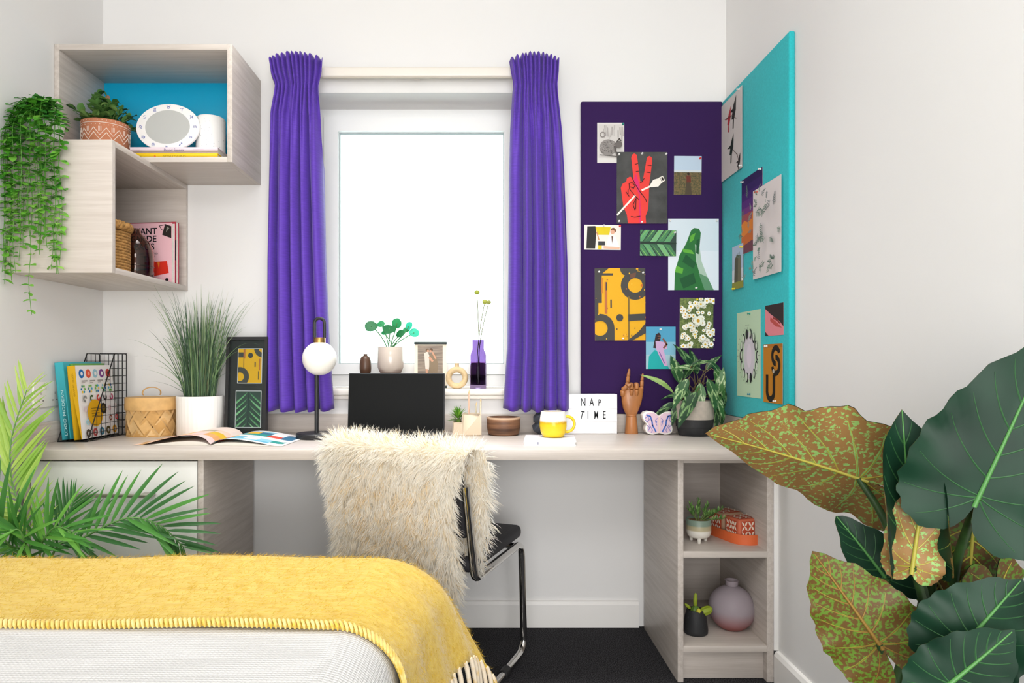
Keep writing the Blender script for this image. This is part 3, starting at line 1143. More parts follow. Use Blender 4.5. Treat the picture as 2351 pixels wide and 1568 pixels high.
standing('pink book on bags standing in the sideways wall box', 0.19, 0.222, 0.020, (-1.325, -0.105, LZ), -0.12, mat('cover_pink', 'EBB9C2', 0.4), cover_bags)
def cover_red(a):
    a.rect(0.90, 0.30, 1, 0.62, ink('33222E'))
    a.rect(0.90, 0.0, 1, 0.30, ink('B93A4A'))
standing('red and black book standing behind the pink bag book', 0.20, 0.232, 0.02, (-1.334, -0.071, LZ), -0.12, mat('cover_red', 'A8334A', 0.4), cover_red)

# ================================================================== desk, left part
# wire book rack
rk = thing('wire_book_rack', 'black wire magazine rack in the desk corner holding books', 'rack', (-1.381, -0.21, ZT))
m_wire = mat('black_wire', '161617', 0.45, spec=0.4)
ya, yb2, ytop, hh = -0.128, 0.130, 0.046, 0.303
for xs in (-0.049, 0.052):
    MB().tube([(xs, ya, 0.002), (xs, yb2, 0.002), (xs, yb2, hh - 0.006), (xs, yb2 - 0.006, hh), (xs, ytop, hh)], 0.0022, 6, closed=True).build('side_frame', m_wire, rk, smooth=60)
    g = MB()
    for i in range(1, 11):
        z = hh * i / 11
        yl = ya + (ytop - ya) * z / hh
        g.tube([(xs, yl, z), (xs, yb2, z)], 0.0011, 5)
    for j in range(1, 9):
        y = ya + (yb2 - ya) * j / 9
        zt_ = hh if y >= ytop else hh * (y - ya) / (ytop - ya)
        g.tube([(xs, y, 0.002), (xs, y, zt_)], 0.0011, 5)
    g.build('side_grid', m_wire, rk, smooth=60)
g = MB()
for i in range(1, 6):
    x = -0.049 + 0.101 * i / 6
    g.tube([(x, ya, 0.002), (x, yb2, 0.002), (x, yb2, hh)], 0.0011, 5)
for i in range(12):
    g.tube([(-0.049, yb2, hh * i / 11), (0.052, yb2, hh * i / 11)], 0.0011 if i < 11 else 0.0022, 5)
for j in range(6):
    y = ya + (yb2 - ya) * j / 6
    g.tube([(-0.049, y, 0.002), (0.052, y, 0.002)], 0.0022 if j == 0 else 0.0011, 5)
g.build('back_grid', m_wire, rk, smooth=60)


# books in the rack: cover faces +x, spine faces -y  -> standing() turned by 90 degrees about z
def cover_circles(a):
    a.rect(0, 0, 1, 1, ink('F1EFEE'))
    R = random.Random(4)
    pal = ['1F6FB8', 'E0553A', '3CA6C4', '7B3F8C', 'B2332F', '6DB33F', 'E6C23A', '3A5A2A', '2C1E22', 'C23A6B', '6A5A2A', 'D99A2B']
    for (v, n, kind) in ((0.115, 5, 0), (0.325, 5, 1), (0.46, 5, 2), (0.93, 5, 3)):
        for i in range(n):
            u = 0.14 + 0.18 * i
            c = pal[(i * 3 + kind * 2 + (0 if kind else i)) % 12]
            if kind == 0:
                a.circ(u, v, 0.068, ink(['1F6FB8', 'E0553A', '9BC4D4', '7B3F8C', 'B2332F'][i]), n=18)
                a.circ(u + 0.008, v, 0.03, ink(['F1EFEE', 'F0A088', 'F1EFEE', 'F1EFEE', '5A2020'][i]), n=14)
            elif kind == 1:
                for j in range(6):
                    an = j * PI / 3
                    a.circ(u + 0.045 * math.cos(an), v + 0.045 * math.sin(an), 0.02, ink(['6DB33F', '3CA6C4', 'E6C23A', '1F6FB8', '4F9A88', '6DB33F'][(j + i) % 6]), n=8)
            elif kind == 2:
                a.ring(u, v, 0.022, 0.052, ink(['8A8A88', '3A5A2A', 'C43A30', '2C1E22', 'C23A6B'][i]), n=14, a0=40 * i, a1=40 * i + 290)
            else:
                a.ring(u, v, 0.026, 0.062, ink(['4A3F35', 'B04A4A', '2F6F8C', '4F441F', 'D99A2B'][i]), n=16)
    for i in range(4):
        a.line([(0.09 + 0.21 * i, 0.215), (0.23 + 0.21 * i, 0.215)], 0.016, ink('8F8A86'))
        a.line([(0.09 + 0.21 * i, 0.240), (0.17 + 0.21 * i, 0.240)], 0.010, ink('A9A49F'))
    a.circ(0.36, 0.665, 0.205, ink('D9A513'), n=32)
    a.circ(0.59, 0.615, 0.085, ink('2A241A'), n=24)
    a.circ(0.59, 0.615, 0.045, ink('6E5A1E'), n=16)
    for i in range(4):
        a.line([(0.26, 0.60 + 0.035 * i), (0.46, 0.60 + 0.035 * i)], 0.014, ink('8C6A10'))
    for i, (u, v) in enumerate(((0.10, 0.6), (0.13, 0.78), (0.76, 0.62), (0.93, 0.60), (0.76, 0.76), (0.93, 0.76))):
        a.ring(u, v, 0.02, 0.045, ink(['D8C6CC', '9CCAD6', 'E6C9CC', 'E2D2CF', '8A4A33', 'D84A4A'][i]), n=12)


def rack_book(label, d, h, t, xc, y, lean, cm, art, spine_art=None):
    """t = thickness (x); stands on its lower edge, leaning to -x by 'lean'"""
    b = thing('book', label, 'book', (xc, y, ZT + 0.005), 0.0, None, 0.0, -lean)
    c = 0.002
    MB().box((0, 0, 0), (c, d, h)).box((t - c, 0, 0), (t, d, h)).box((c, 0, 0), (t - c, c, h)).build('cover', cm, b, bevel=0.0006)
    MB().box((c, c, 0.003), (t - c, d - 0.004, h - 0.003)).build('page_block', mat('pages_EFEBE2', 'EFEBE2', 0.8), b)
    if art:
        am = MB()
        a = Art(am, d, h, Matrix.Translation((t + 0.0003, 0, 0)) @ Matrix.Rotation(PI / 2, 4, 'Z'))
        art(a)
        am.build('cover_print', a.mats, b)
    if spine_art:
        am = MB()
        a = Art(am, t, h, Matrix.Translation((0, -0.0003, 0)))
        spine_art(a)
        am.build('spine_print', a.mats, b)
    return b


rack_book('turquoise book leaning in the wire rack', 0.235, 0.266, 0.030, -1.4235, -0.325, 0.10, mat('cover_turq', '3FB0BF', 0.4), None,
          lambda a: a.text('LOGO MODERN', 0.72, 0.95, 0.035, ink('BFE6EA'), rot=PI / 2, sx=1.6))
rack_book('green book between the turquoise and the logo book', 0.20, 0.2625, 0.010, -1.3925, -0.290, 0.10, mat('cover_green', '6CB04A', 0.4), None)
rack_book('white book of colourful circular logos with a mustard spine', 0.232, 0.254, 0.028, -1.3805, -0.328, 0.10, mat('cover_mustard', 'D9A90F', 0.4), cover_circles,
          lambda a: a.text('GRAPHIC DESIGN', 0.70, 0.42, 0.022, ink('8A6A08'), rot=PI / 2, sx=1.3))

# birch bark box with woven strips
bb = thing('woven_box', 'round woven birch box with a lid and loop handle', 'box', (X(349, -0.11), -0.112, ZT))
m_bi = [mat('birch_%d' % i, c, 0.6, spec=0.3, var=((30, 30, 30), 0.18, 3.0)) for i, c in enumerate(('D9AE72', 'C99C5E', 'E2BC85'))]
ra, rb, hb = 0.0905, 0.078, 0.108
MB().lathe([(0, 0.001), (0.93, 0.001), (0.93, hb), (0, hb)], 48, Matrix.Diagonal((ra, rb, 1, 1))).build('inner_wall', mat('birch_dark', '6B4A24', 0.8), bb, smooth=40)
ns = 11
for fam in (0, 1):
    for i in range(ns):
        rows = []
        for j in range(13):
            t = j / 12
            for_w = []
            for e in (-0.5, 0.5):
                tt = t
                a = 2 * PI * (i / ns) + (1 if fam else -1) * (2 * PI / ns) * 1.5 * tt + e * (2 * PI / ns) * 0.90
                over = math.cos(3 * PI * tt)
                k_ = 0.985 + 0.012 * (over if fam else -over)
                for_w.append((ra * k_ * math.cos(a), rb * k_ * math.sin(a), hb * tt))
            rows.append(for_w)
        MB().grid(rows, flip=True).build('strip', m_bi[(i + fam * 2) % 3], bb, smooth=180)
MB().lathe([(0, 0), (0.985, 0), (0.985, 0.005), (0, 0.005)], 48, Matrix.Diagonal((ra, rb, 1, 1))).build('base', m_bi[1], bb, smooth=40)
lid = MB().lathe([(0.99, hb - 0.012), (1.04, hb - 0.012), (1.045, hb + 0.010), (1.03, hb + 0.012), (1.035, hb + 0.030), (1.01, hb + 0.034), (0, hb + 0.036)], 56, Matrix.Diagonal((ra, rb, 1, 1))).build('lid', m_bi[0], bb, smooth=40)
hl = []
for i in range(20):
    a = -0.45 + (PI + 0.9) * i / 19
    rr = 0.030
    c = Vector((rr * 1.08 * math.cos(a), 0, hb + 0.050 + 0.022 * math.sin(a)))
    hl.append([c + Vector((0, -0.009, 0)), c + Vector((0, 0.009, 0))])
hb_ = MB().grid(hl).build('loop_handle', mat('birch_handle', 'C99C5E', 0.6), lid, smooth=180)
hb_.rotation_euler = (0, 0, 0.55)
mdh = hb_.modifiers.new('t', 'SOLIDIFY')
mdh.thickness = 0.003

# ribbed planter with grass
gp = thing('potted_grass', 'tall grass plant in a ribbed white planter', 'plant', (X(460, -0.125), -0.125, ZT))
rp_, hp_ = 0.084, 0.147
n = 144
rows = []
for z, q in ((0.0, 0.93), (0.006, 0.965), (hp_ - 0.004, 1.0), (hp_, 0.985), (hp_, 0.95), (hp_ - 0.02, 0.94)):
    rows.append([(rp_ * q * (1 - (0.012 if (j % 4) in (0,) and 0.005 < z < hp_ - 0.001 else 0)) * math.cos(2 * PI * j / n), rp_ * q * (1 - (0.012 if (j % 4) in (0,) and 0.005 < z < hp_ - 0.001 else 0)) * math.sin(2 * PI * j / n), z) for j in range(n)])
MB().grid(rows, cv=True, flip=True).build('planter', mat('planter_white', 'F0EEEA', 0.5), gp, smooth=30)
MB().lathe([(0, hp_ - 0.02), (rp_ * 0.945, hp_ - 0.02)], 32).build('soil', mat('soil', '3B2C20', 0.95), gp)
gcol = [mat('grass_%d' % i, c, 0.5, transl=0.2) for i, c in enumerate(('4C6B4A', '3B5740', '6B8B5C', '8FA578', 'A9A36A', '2F4A38'))]
gm = MB()
rs = random.Random(9)


def blade(mb, path, w):
    rows = []
    k = len(path)
    for i, p in enumerate(path):
        t = i / (k - 1)
        ww = w * (1 - t) ** 0.6 * 0.5 + 0.0002
        side = Vector((rs_side.x, rs_side.y, 0)) * ww
        rows.append([tuple(p - side), tuple(p + side)])
    mb.grid(rows)


for i in range(330):
    a = rs.uniform(0, 2 * PI)
    r0 = math.sqrt(rs.random()) * 0.052
    h = rs.uniform(0.22, 0.44)
    sp_ = (rs.random() ** 1.7) * 0.15
    b0 = Vector((math.cos(a) * r0, math.sin(a) * r0, hp_ - 0.02))
    out = Vector((math.cos(a + rs.uniform(-.5, .5)), math.sin(a) * 0.55, 0))
    p1 = b0 + Vector((0, 0, h * 0.45)) + out * sp_ * 0.25
    p2 = b0 + Vector((0, 0, h * 0.8)) + out * sp_ * 0.7
    p3 = b0 + Vector((0, 0, h * rs.uniform(0.85, 1.0))) + out * sp_ * 1.2
    ang = rs.uniform(0, PI)
    rs_side = Vector((math.cos(ang), math.sin(ang) * 0.4, 0))
    gm.mi = rs.choice((0, 0, 1, 1, 2, 2, 3, 5)) if h < 0.42 else rs.choice((2, 3, 4))
    blade(gm, bez(b0, p1, p2, p3, 7), rs.uniform(0.002, 0.0042))
for i, (dx, dz) in enumerate(((-0.17, 0.10), (-0.205, 0.17), (-0.14, 0.06), (-0.12, 0.24), (0.13, 0.16), (0.10, 0.10), (0.155, 0.24), (-0.15, 0.13), (0.06, 0.30), (0.20, 0.22), (-0.22, 0.20))):
    b0 = Vector((0.03 * (1 if dx > 0 else -1), -0.02, hp_ - 0.01))
    gm.mi = (2, 0, 1, 2, 2, 0, 3, 2, 4, 2, 2)[i]
    rs_side = Vector((0.3, 0.2, 0)).normalized() if i % 2 else Vector((1, 0, 0))
    blade(gm, bez(b0, b0 + Vector((dx * 0.25, 0, dz * 0.7)), b0 + Vector((dx * 0.65, -0.01, dz * 1.05)), b0 + Vector((dx, -0.02, dz * (0.9 if i % 2 else 1.1))), 10), 0.0034)
# keep the blades on the room side of the wall
gm.v = [(x, min(y, 0.118), z) for x, y, z in gm.v]
o = gm.build('grass_blades', gcol, gp, smooth=180)
o['kind'] = 'stuff'
# ================================================================== desk, middle and right
# black frame with two prints
def art_yellow(a, mode=0):
    a.rect(0, 0, 1, 1, ink('E2A81E'))
    D, Rr = ink('454341'), ink('B56B3C')
    if mode == 0:      # small print in the black frame
        a.ring(0.08, 0.82, 0.18, 0.40, D)
        a.circ(0.52, 0.19, 0.11, D)
        a.ring(1.05, -0.02, 0.18, 0.38, D)
        a.rect(0.0, 0.10, 0.22, 0.25, D)
        a.rect(0.22, 0.0, 0.30, 0.28, Rr)
        a.line([(0.24, 0.28), (0.24, 0.60)], 0.03, ink('6A5A3A'))
        a.line([(0.92, 0.30), (0.92, 0.62)], 0.05, Rr)
        a.line([(0.88, 0.66), (0.88, 0.90)], 0.03, D)
        a.line([(0.73, 0.40), (0.73, 0.52)], 0.05, D)
    else:              # large print on the pinboard
        a.rect(0.0, 0.06, 0.14, 0.48, D)
        a.rect(0.0, 0.48, 0.07, 0.70, D)
        a.poly([(0.0, 0.0), (0.28, 0.0), (0.10, 0.10), (0.0, 0.12)], D)
        a.rect(0.12, 0.07, 0.36, 0.10, D)
        a.ring(0.80, 0.24, 0.145, 0.285, D)
        a.circ(0.66, 0.0, 0.16, D)
        a.rect(0.62, 0.02, 0.85, 0.12, D)
        a.circ(0.96, 0.02, 0.10, D)
        a.poly([(0.70, 0.08), (0.82, 0.06), (0.80, 0.14), (0.70, 0.14)], ink('6B4A3C'))
        a.circ(0.93, 0.24, 0.025, ink('C56A2C'))
        a.line([(0.22, 0.20), (0.22, 0.62)], 0.05, Rr)
        a.line([(0.15, 0.14), (0.15, 0.34)], 0.035, ink('C8802C'))
        a.line([(0.32, 0.44), (0.32, 0.54)], 0.03, D)
        a.line([(0.23, 0.20), (0.23, 0.30)], 0.025, D)
        a.line([(0.67, 0.40), (0.67, 1.0)], 0.03, ink('7A6230'))
        a.circ(0.49, 0.685, 0.07, D)
        a.poly([(0.66, 0.64), (1, 0.63), (1, 0.72), (0.66, 0.73)], D)
        a.poly([(1.0, 0.76), (1.0, 0.90), (0.74, 1.0), (0.64, 1.0), (0.86, 0.88)], D)
        a.ring(0.10, 0.83, 0.15, 0.285, D)
        a.rect(0.255, 0.83, 0.385, 1.0, D)
        a.rect(0.0, 0.945, 0.27, 1.0, D)
        rr = random.Random(3)
        for _ in range(26):
            u, v = rr.random(), rr.random()
            a.rect(u, v, u + rr.uniform(0.01, 0.03), v + rr.uniform(0.005, 0.03), rr.choice((Rr, ink('C98A20'), ink('E9B63A'), D)))


def art_leaf(a, vertical=True):
    a.rect(0, 0, 1, 1, ink('33463F'))
    G = ['5E9A6A', '4A8157', '76AF7C', '3F6B4E']
    for i in range(7):
        for s in (-1, 1):
            if vertical:
                v0 = 0.02 + i * 0.17
                u0 = 0.5 + s * 0.03
                u1 = 0.5 + s * 0.55
                a.poly([(u0, v0), (u1, v0 + 0.30), (u1, v0 + 0.38), (u0 + s * 0.16, v0 + 0.14)][::1], ink(G[(i + (s > 0)) % 4]))
                a.poly([(u0 + s * 0.04, v0 + 0.05), (u1, v0 + 0.345), (u1, v0 + 0.365), (u0 + s * 0.14, v0 + 0.12)], ink('8CC08C'))
            else:
                u0 = 0.95 - i * 0.19
                v0 = 0.5 + s * 0.04
                v1 = 0.5 + s * 0.60
                a.poly([(u0 - 0.30, v0), (u0 - 0.12, v0 + s * 0.02), (u0 + 0.12, v1), (u0 - 0.02, v1)], ink(G[(i + (s > 0)) % 4]))
                a.poly([(u0 - 0.24, v0 + s * 0.03), (u0 + 0.07, v1), (u0 + 0.03, v1)], ink('7FB65E'))
    if vertical:
        a.line([(0.5, 0), (0.5, 1)], 0.03, ink('2A3A38'))
    else:
        a.line([(0, 0.5), (1, 0.5)], 0.025, ink('2A3A30'))


fw, fh = 0.158, 0.366
fr = thing('picture_frame', 'tall black picture frame with a yellow and a leaf print', 'picture frame', (X(514, -0.150), -0.150, ZT), -0.10, rx=-0.055)
m_fr = mat('frame_black', '1D1D1F', 0.4)
b_ = 0.012
MB().box((0, 0, 0), (b_, 0.022, fh)).box((fw - b_, 0, 0), (fw, 0.022, fh)).box((b_, 0, 0), (fw - b_, 0.022, b_)).box((b_, 0, fh - b_), (fw - b_, 0.022, fh)).build('frame', m_fr, fr)
MB().box((b_, 0.014, b_), (fw - b_, 0.018, fh - b_)).build('mount_board', mat('mount_black', '2B2B2D', 0.85), fr)
for nm, u0, v0, u1, v1, fn in (('yellow_print', 0.25, 0.09, 0.86, 0.405, lambda a: art_yellow(a, 0)), ('leaf_print', 0.22, 0.445, 0.86, 0.775, art_leaf)):
    am = MB()
    w_, h_ = (u1 - u0) * fw * 0.98, (v1 - v0) * fh * 1.2
    z_ = fh * (1 - (v1 if nm == 'yellow_print' else 0.845)) + 0.004
    z_ = fh * 0.530 if nm == 'yellow_print' else fh * 0.085
    h_ = fh * 0.355 if nm == 'yellow_print' else fh * 0.372
    a = Art(am, w_, h_, Matrix.Translation((u0 * fw, 0.0135, z_)))
    a.rect(-1, -1, 2, 2, ink('D9D4D8'))
    a2 = Art(am, w_ * 0.95, h_ * 0.965, Matrix.Translation((u0 * fw + w_ * 0.025, 0.0133, z_ + h_ * 0.0175)))
    a2.mats = a.mats
    fn(a2)
    am.build(nm, a2.mats, fr)
MB().box((b_, 0.0105, b_), (fw - b_, 0.0115, fh - b_)).build('glass_pane', pm, fr)
MB().box((fw * 0.35, 0.022, 0.05), (fw * 0.65, 0.026, 0.26)).build('easel_back', m_fr, fr)

# open magazine
mg = thing('open_magazine', 'open magazine with curved pages lying on the desk', 'magazine', (X(486, -0.43), -0.44, ZT), -0.06)
rs = random.Random(12)


def page(w, d, lift, side, n=14, m=10, zoff=0.0):
    rows = []
    for i in range(n + 1):
        t = i / n
        x = side * w * t
        z = lift * (math.sin(PI * min(1, t * 1.15) ** 0.62) if t * 1.15 < 1 else 0) + 0.0015 + zoff * (1 - t)
        rows.append([(x, d * j / m, z) for j in range(m + 1)])
    return rows


def colour_sheet(rows, pal, seed, fn=None):
    mb = MB()
    R = random.Random(seed)
    n, m = len(rows) - 1, len(rows[0]) - 1
    mats_ = [ink(c) for c in pal]
    cell = {}
    for i in range(n):
        for j in range(m):
            key = (i // 3, j // 2)
            if key not in cell:
                cell[key] = R.randrange(len(pal))
            mb.mi = fn(i, j, cell[key]) if fn else cell[key]
            q = [rows[i][j], rows[i + 1][j], rows[i + 1][j + 1], rows[i][j + 1]]
            mb.add(q, [(0, 1, 2, 3)])
    me_ = bmesh.new()
    return mb, mats_


pr_ = page(0.238, 0.272, 0.018, 1, 16, 12, 0.004)
mb, ms = colour_sheet(pr_, ['5FA9C4', '2F8F86', 'E6E4E2', '8FC2D2', 'D0503F', 'E8B63A', 'E6E4E2', '7F8B98', 'C9D4DA', '3D6F8C'], 5,
                      lambda i, j, c: 2 if (i >= 15 or j == 0 or j == 11) else c)
o = mb.build('right_page', ms, mg, smooth=180)
pl_ = page(0.262, 0.272, 0.030, -1, 16, 12, 0.004)
mb, ms = colour_sheet(pl_, ['E9C9B6', 'E6B8A8', 'D8A36A', 'EBD6CB', 'C99A62', 'E3C4C0', 'D9B33A', 'D9DCE2', 'B4A58F'], 7,
                      lambda i, j, c: (3 if j > 7 else c) if i < 10 else (0 if c < 6 else 4))
mb.build('left_page', ms, mg, smooth=180)
for side, w, lf in ((1, 0.236, 0.010), (-1, 0.240, 0.013)):
    rows = page(w, 0.270, lf, side, 12, 1)
    low = [[(p[0], p[1], 0.0006) for p in r] for r in rows]
    sk = MB()
    for i in range(len(rows) - 1):
        a_, b_2, c_, d_ = rows[i][0], rows[i + 1][0], low[i + 1][0], low[i][0]
        sk.add([a_, b_2, c_, d_], [(0, 1, 2, 3)])
    sk.grid(rows)
    sk.grid(low)
    sk.build('page_stack', mat('page_edges', 'D8D2C8', 0.8), mg, smooth=40)

# globe lamp
lm = thing('table_lamp', 'black table lamp with a white globe and loop handle', 'lamp', (X(727, -0.215), -0.215, ZT))
m_lb = mat('lamp_black', '202023', 0.45)
MB().lathe([(0, 0), (0.071, 0), (0.0725, 0.002), (0.0725, 0.017), (0.070, 0.0195), (0, 0.020)], 48).build('base', m_lb, lm, smooth=40)
MB().tube([(0, 0, 0.02), (0, 0, 0.235)], 0.0075, 14).build('stem', m_lb, lm, smooth=60)
gz = Z(823, -0.215) - ZT
gx = 0.010
MB().sphere((gx, 0, gz), 0.0605, 40, 24).build('globe_shade', mat('opal_glass', 'F6F3EC', 0.25, sss=0.3), lm, smooth=180)
MB().lathe([(0, 0), (0.021, 0), (0.0215, 0.002), (0.0215, 0.018), (0.020, 0.021), (0, 0.021)], 28, Matrix.Translation((gx, 0, gz + 0.054))).build('brass_collar', mat('brass', 'B08A52', 0.3, metal=1.0), lm, smooth=40)
z1_ = gz + 0.074
MB().tube([(gx - 0.018, 0, z1_)] + [(gx - 0.018 * math.cos(PI * i / 12), 0, z1_ + 0.052 + 0.018 * math.sin(PI * i / 12)) for i in range(13)] + [(gx + 0.018, 0, z1_)], 0.0058, 10).build('loop_handle', m_lb, lm, smooth=60)
MB().tube([(0.0, 0.068, 0.004), (0.006, 0.10, 0.004), (0.03, 0.13, 0.004), (0.07, 0.145, 0.004)], 0.0028, 6).build('power_cable', m_lb, lm, smooth=60)

# laptop
lp = thing('laptop', 'open black laptop with a dark screen behind the chair', 'laptop', (X(909, -0.15), -0.150, ZT))
lw = 0.357
MB().box((-lw / 2, -0.235, 0.002), (lw / 2, 0.005, 0.016)).build('base', mat('laptop_body', '222326', 0.45), lp, bevel=0.003)
kb = MB()
for r in range(5):
    for c in range(14):
        x_ = -lw / 2 + 0.028 + c * 0.0217
        y_ = -0.035 - r * 0.0195
        kb.box((x_, y_ - 0.016, 0.0161), (x_ + 0.0185, y_, 0.0172))
o = kb.build('keyboard_keys', mat('laptop_keys', '18181A', 0.6), lp)
o['kind'] = 'stuff'
MB().box((-0.055, -0.215, 0.0161), (0.055, -0.150, 0.0166)).build('touchpad', mat('laptop_pad', '2A2B2E', 0.35), lp)
sc_ = MB().box((-lw / 2, -0.004, 0), (lw / 2, 0.004, 0.219)).build('screen_lid', mat('laptop_body'), lp, bevel=0.004)
sc_.location = (0, 0.004, 0.014)
sc_.rotation_euler = (-0.14, 0, 0)
s2 = MB().box((-lw / 2 + 0.004, -0.0046, 0.006), (lw / 2 - 0.004, -0.0041, 0.215)).build('display', mat('screen_off', '0E0F0F', 0.5, spec=0.12), sc_)

# stepped desk organiser with a tuft and pencils
YO = -0.115
og = thing('desk_organiser', 'beige stepped desk organiser holding pencils', 'organiser', (X(1073, YO), YO, ZT))
m_og = mat('organiser_beige', 'D6C3AA', 0.6)
xa, xb = X(1062, YO) - X(1073, YO), X(1105, YO) - X(1073, YO)
xl = X(1040, YO) - X(1073, YO)


def open_box(lo, hi, t, T=None):
    mb = MB()
    (a0, b0, c0), (a1, b1, c1) = lo, hi
    mb.box(lo, (a1, b1, c0 + t)).box((a0, b0, c0 + t), (a0 + t, b1, c1)).box((a1 - t, b0, c0 + t), (a1, b1, c1))
    mb.box((a0 + t, b0, c0 + t), (a1 - t, b0 + t, c1)).box((a0 + t, b1 - t, c0 + t), (a1 - t, b1, c1))
    return mb


open_box((xa, -0.035, 0), (xb, 0.035, 0.081), 0.004).build('tall_cup', m_og, og, bevel=0.001)
open_box((xl, -0.035, 0), (xa, 0.035, 0.051), 0.004).build('low_cup', m_og, og, bevel=0.001)
for i, (px, py, dx, c, cc) in enumerate(((1077, 893, 0.012, 'E3B7A0', 'pink'), (1104, 913, -0.004, 'D8CDB4', 'cream'), (1094, 922, -0.006, 'C9BFA6', 'natural'))):
    top = P(px, py, YO + 0.005 * (i - 1))
    bot = Vector((top.x + dx, top.y, ZT + 0.006))
    if i == 0:
        bot.x = og.location.x + xa + 0.022
    pc = thing('pencil', '%s pencil standing in the beige desk organiser' % cc, 'pencil', bot, group='pencils in the organiser')
    d = top - bot
    MB().tube([(0, 0, 0), d * 0.90], 0.0035, 6).build('shaft', mat('pencil_' + cc, c, 0.5), pc)
    MB().tube([d * 0.90, d * 0.99], [0.0035, 0.0006], 6).build('tip', mat('pencil_wood', 'D9B98C', 0.7), pc)
gt = thing('grass_tuft', 'small bright green artificial tuft in the beige organiser', 'plant', (X(1052, YO), YO, ZT + 0.005))
lf_ = leaf_set('tuft_leaf', ['6FA53A', '4F8A2E', '8CC04A'], 0.042, 0.006, prof=[(0, .6), (.5, 1), (1, 0)], fold=0.3, droop=0.15, n=4)
rs = random.Random(4)
for i in range(110):
    a, e = rs.uniform(0, 2 * PI), rs.uniform(-0.1, 1.5)
    d = Vector((math.cos(a) * math.cos(e), math.sin(a) * math.cos(e) * 0.8, math.sin(e)))
    inst('leaf', lf_[i % 3], gt, frame(Vector((0, 0, 0.052)) + d * 0.008 + Vector((0, 0, rs.uniform(-.004, .012))), d, (0, 0, 1), rs.uniform(0.7, 1.0)))
MB().tube([(0, 0, 0), (0, 0, 0.054)], 0.010, 8).build('stem', mat('tuft_stem', '5E7A34', 0.7), gt)

# walnut bowl
wbw = thing('walnut_bowl', 'dark walnut wooden bowl beside the desk organiser', 'bowl', (X(1156, -0.10), -0.100, ZT))
m_wn = mat('walnut', '8A6247', 0.5, var=((6, 6, 60), 0.5, 4.0), c2='4A3022')
MB().lathe([(0, 0), (0.052, 0), (0.058, 0.004), (0.0625, 0.03), (0.0635, 0.062), (0.062, 0.066), (0.058, 0.066), (0.056, 0.055), (0.05, 0.012), (0, 0.010)], 48).build('bowl_body', m_wn, wbw, smooth=40)
MB().lathe([(0.0636, 0.060), (0.0640, 0.0665), (0.0575, 0.0668)], 48).build('rim', mat('walnut_rim', 'C9A98C', 0.5), wbw, smooth=40)

# dark knot of cubes
gk = thing('cube_sculpture', 'dark grey sculpture of tilted cubes behind the mug', 'sculpture', (X(1246, -0.10), -0.105, ZT))
m_gk = mat('slate', '3B3F48', 0.55)
for i, (dx, dz, r1, r2, s) in enumerate(((-0.016, 0.0185, 0.7, 0.5, 0.032), (-0.014, 0.058, 0.6, -0.6, 0.032), (0.022, 0.0230, 0.2, 0.8, 0.036))):
    Mx = Matrix.Translation((dx, 0, dz + 0.004)) @ Euler((r1, r2, 0.5 + i)).to_matrix().to_4x4()
    mb = MB().box((-s / 2,) * 3, (s / 2,) * 3, Mx)
    lowz = min(p[2] for p in mb.v)
    if lowz < 0.0005:
        mb.v = [(x, y, z - lowz + 0.0005) for x, y, z in mb.v]
    mb.build('cube', m_gk, gk, bevel=0.001)

# notebook and mug
nb = thing('notebook', 'white notebook lying under the yellow mug', 'notebook', (X(1262, -0.34), -0.345, ZT), -0.10)
MB().box((-0.085, -0.095, 0), (0.085, 0.095, 0.0025)).box((-0.085, -0.095, 0.0125), (0.085, 0.095, 0.015)).box((-0.085, -0.095, 0.0025), (-0.0825, 0.095, 0.0125)).build('cover', mat('notebook_white', 'F3F0F2', 0.4), nb, bevel=0.0006)
MB().box((-0.082, -0.092, 0.0025), (0.082, 0.092, 0.0125)).build('page_block', mat('pages_F4F2EE', 'F4F2EE', 0.8), nb)
MB().box((-0.040, -0.0956, 0.004), (-0.037, -0.0952, 0.012)).build('spine_mark', ink('8A8FA8'), nb)
mu = thing('mug', 'yellow and white glazed mug standing on the notebook', 'mug', (X(1270, -0.315), -0.315, ZT + 0.0152))
pf = [(0, 0), (0.030, 0), (0.036, 0.003), (0.043, 0.018), (0.0465, 0.038), (0.0465, 0.056), (0.0435, 0.074), (0.041, 0.086), (0.0405, 0.088), (0.0385, 0.086), (0.041, 0.074), (0.0435, 0.05), (0.038, 0.012), (0, 0.008)]
m_mug = mat('mug_glaze', 'E2BE1F', 0.22)
_N, _L = m_mug.node_tree.nodes, m_mug.node_tree.links
_tc, _sx, _nz, _rp = _N.new('ShaderNodeTexCoord'), _N.new('ShaderNodeSeparateXYZ'), _N.new('ShaderNodeTexNoise'), _N.new('ShaderNodeValToRGB')
_nz.inputs['Scale'].default_value = 90
_L.new(_tc.outputs['Object'], _sx.inputs[0]); _L.new(_tc.outputs['Object'], _nz.inputs['Vector'])
_z = mathnode(_N, _L, 'ADD', mathnode(_N, _L, 'MULTIPLY', _sx.outputs[2], 10.0), mathnode(_N, _L, 'MULTIPLY', _nz.outputs['Fac'], 0.06))
_L.new(_z, _rp.inputs['Fac'])
_e = _rp.color_ramp.elements
_e[0].position, _e[0].color = 0.46, lin('E3C01C')
_e[1].position, _e[1].color = 0.64, lin('F4EFE9')
_e3 = _e.new(0.55); _e3.color = lin('D2A21E')
_L.new(_rp.outputs['Color'], _N['Principled BSDF'].inputs['Base Color'])
MB().lathe(pf, 44).build('mug_body', m_mug, mu, smooth=50)
MB().tube(bez((0.041, 0, 0.070), (0.085, 0, 0.076), (0.082, 0, 0.012), (0.040, 0, 0.018), 16), 0.0048, 8).build('handle', mat('mug_yellow', 'E3C01C', 0.25), mu, smooth=60)

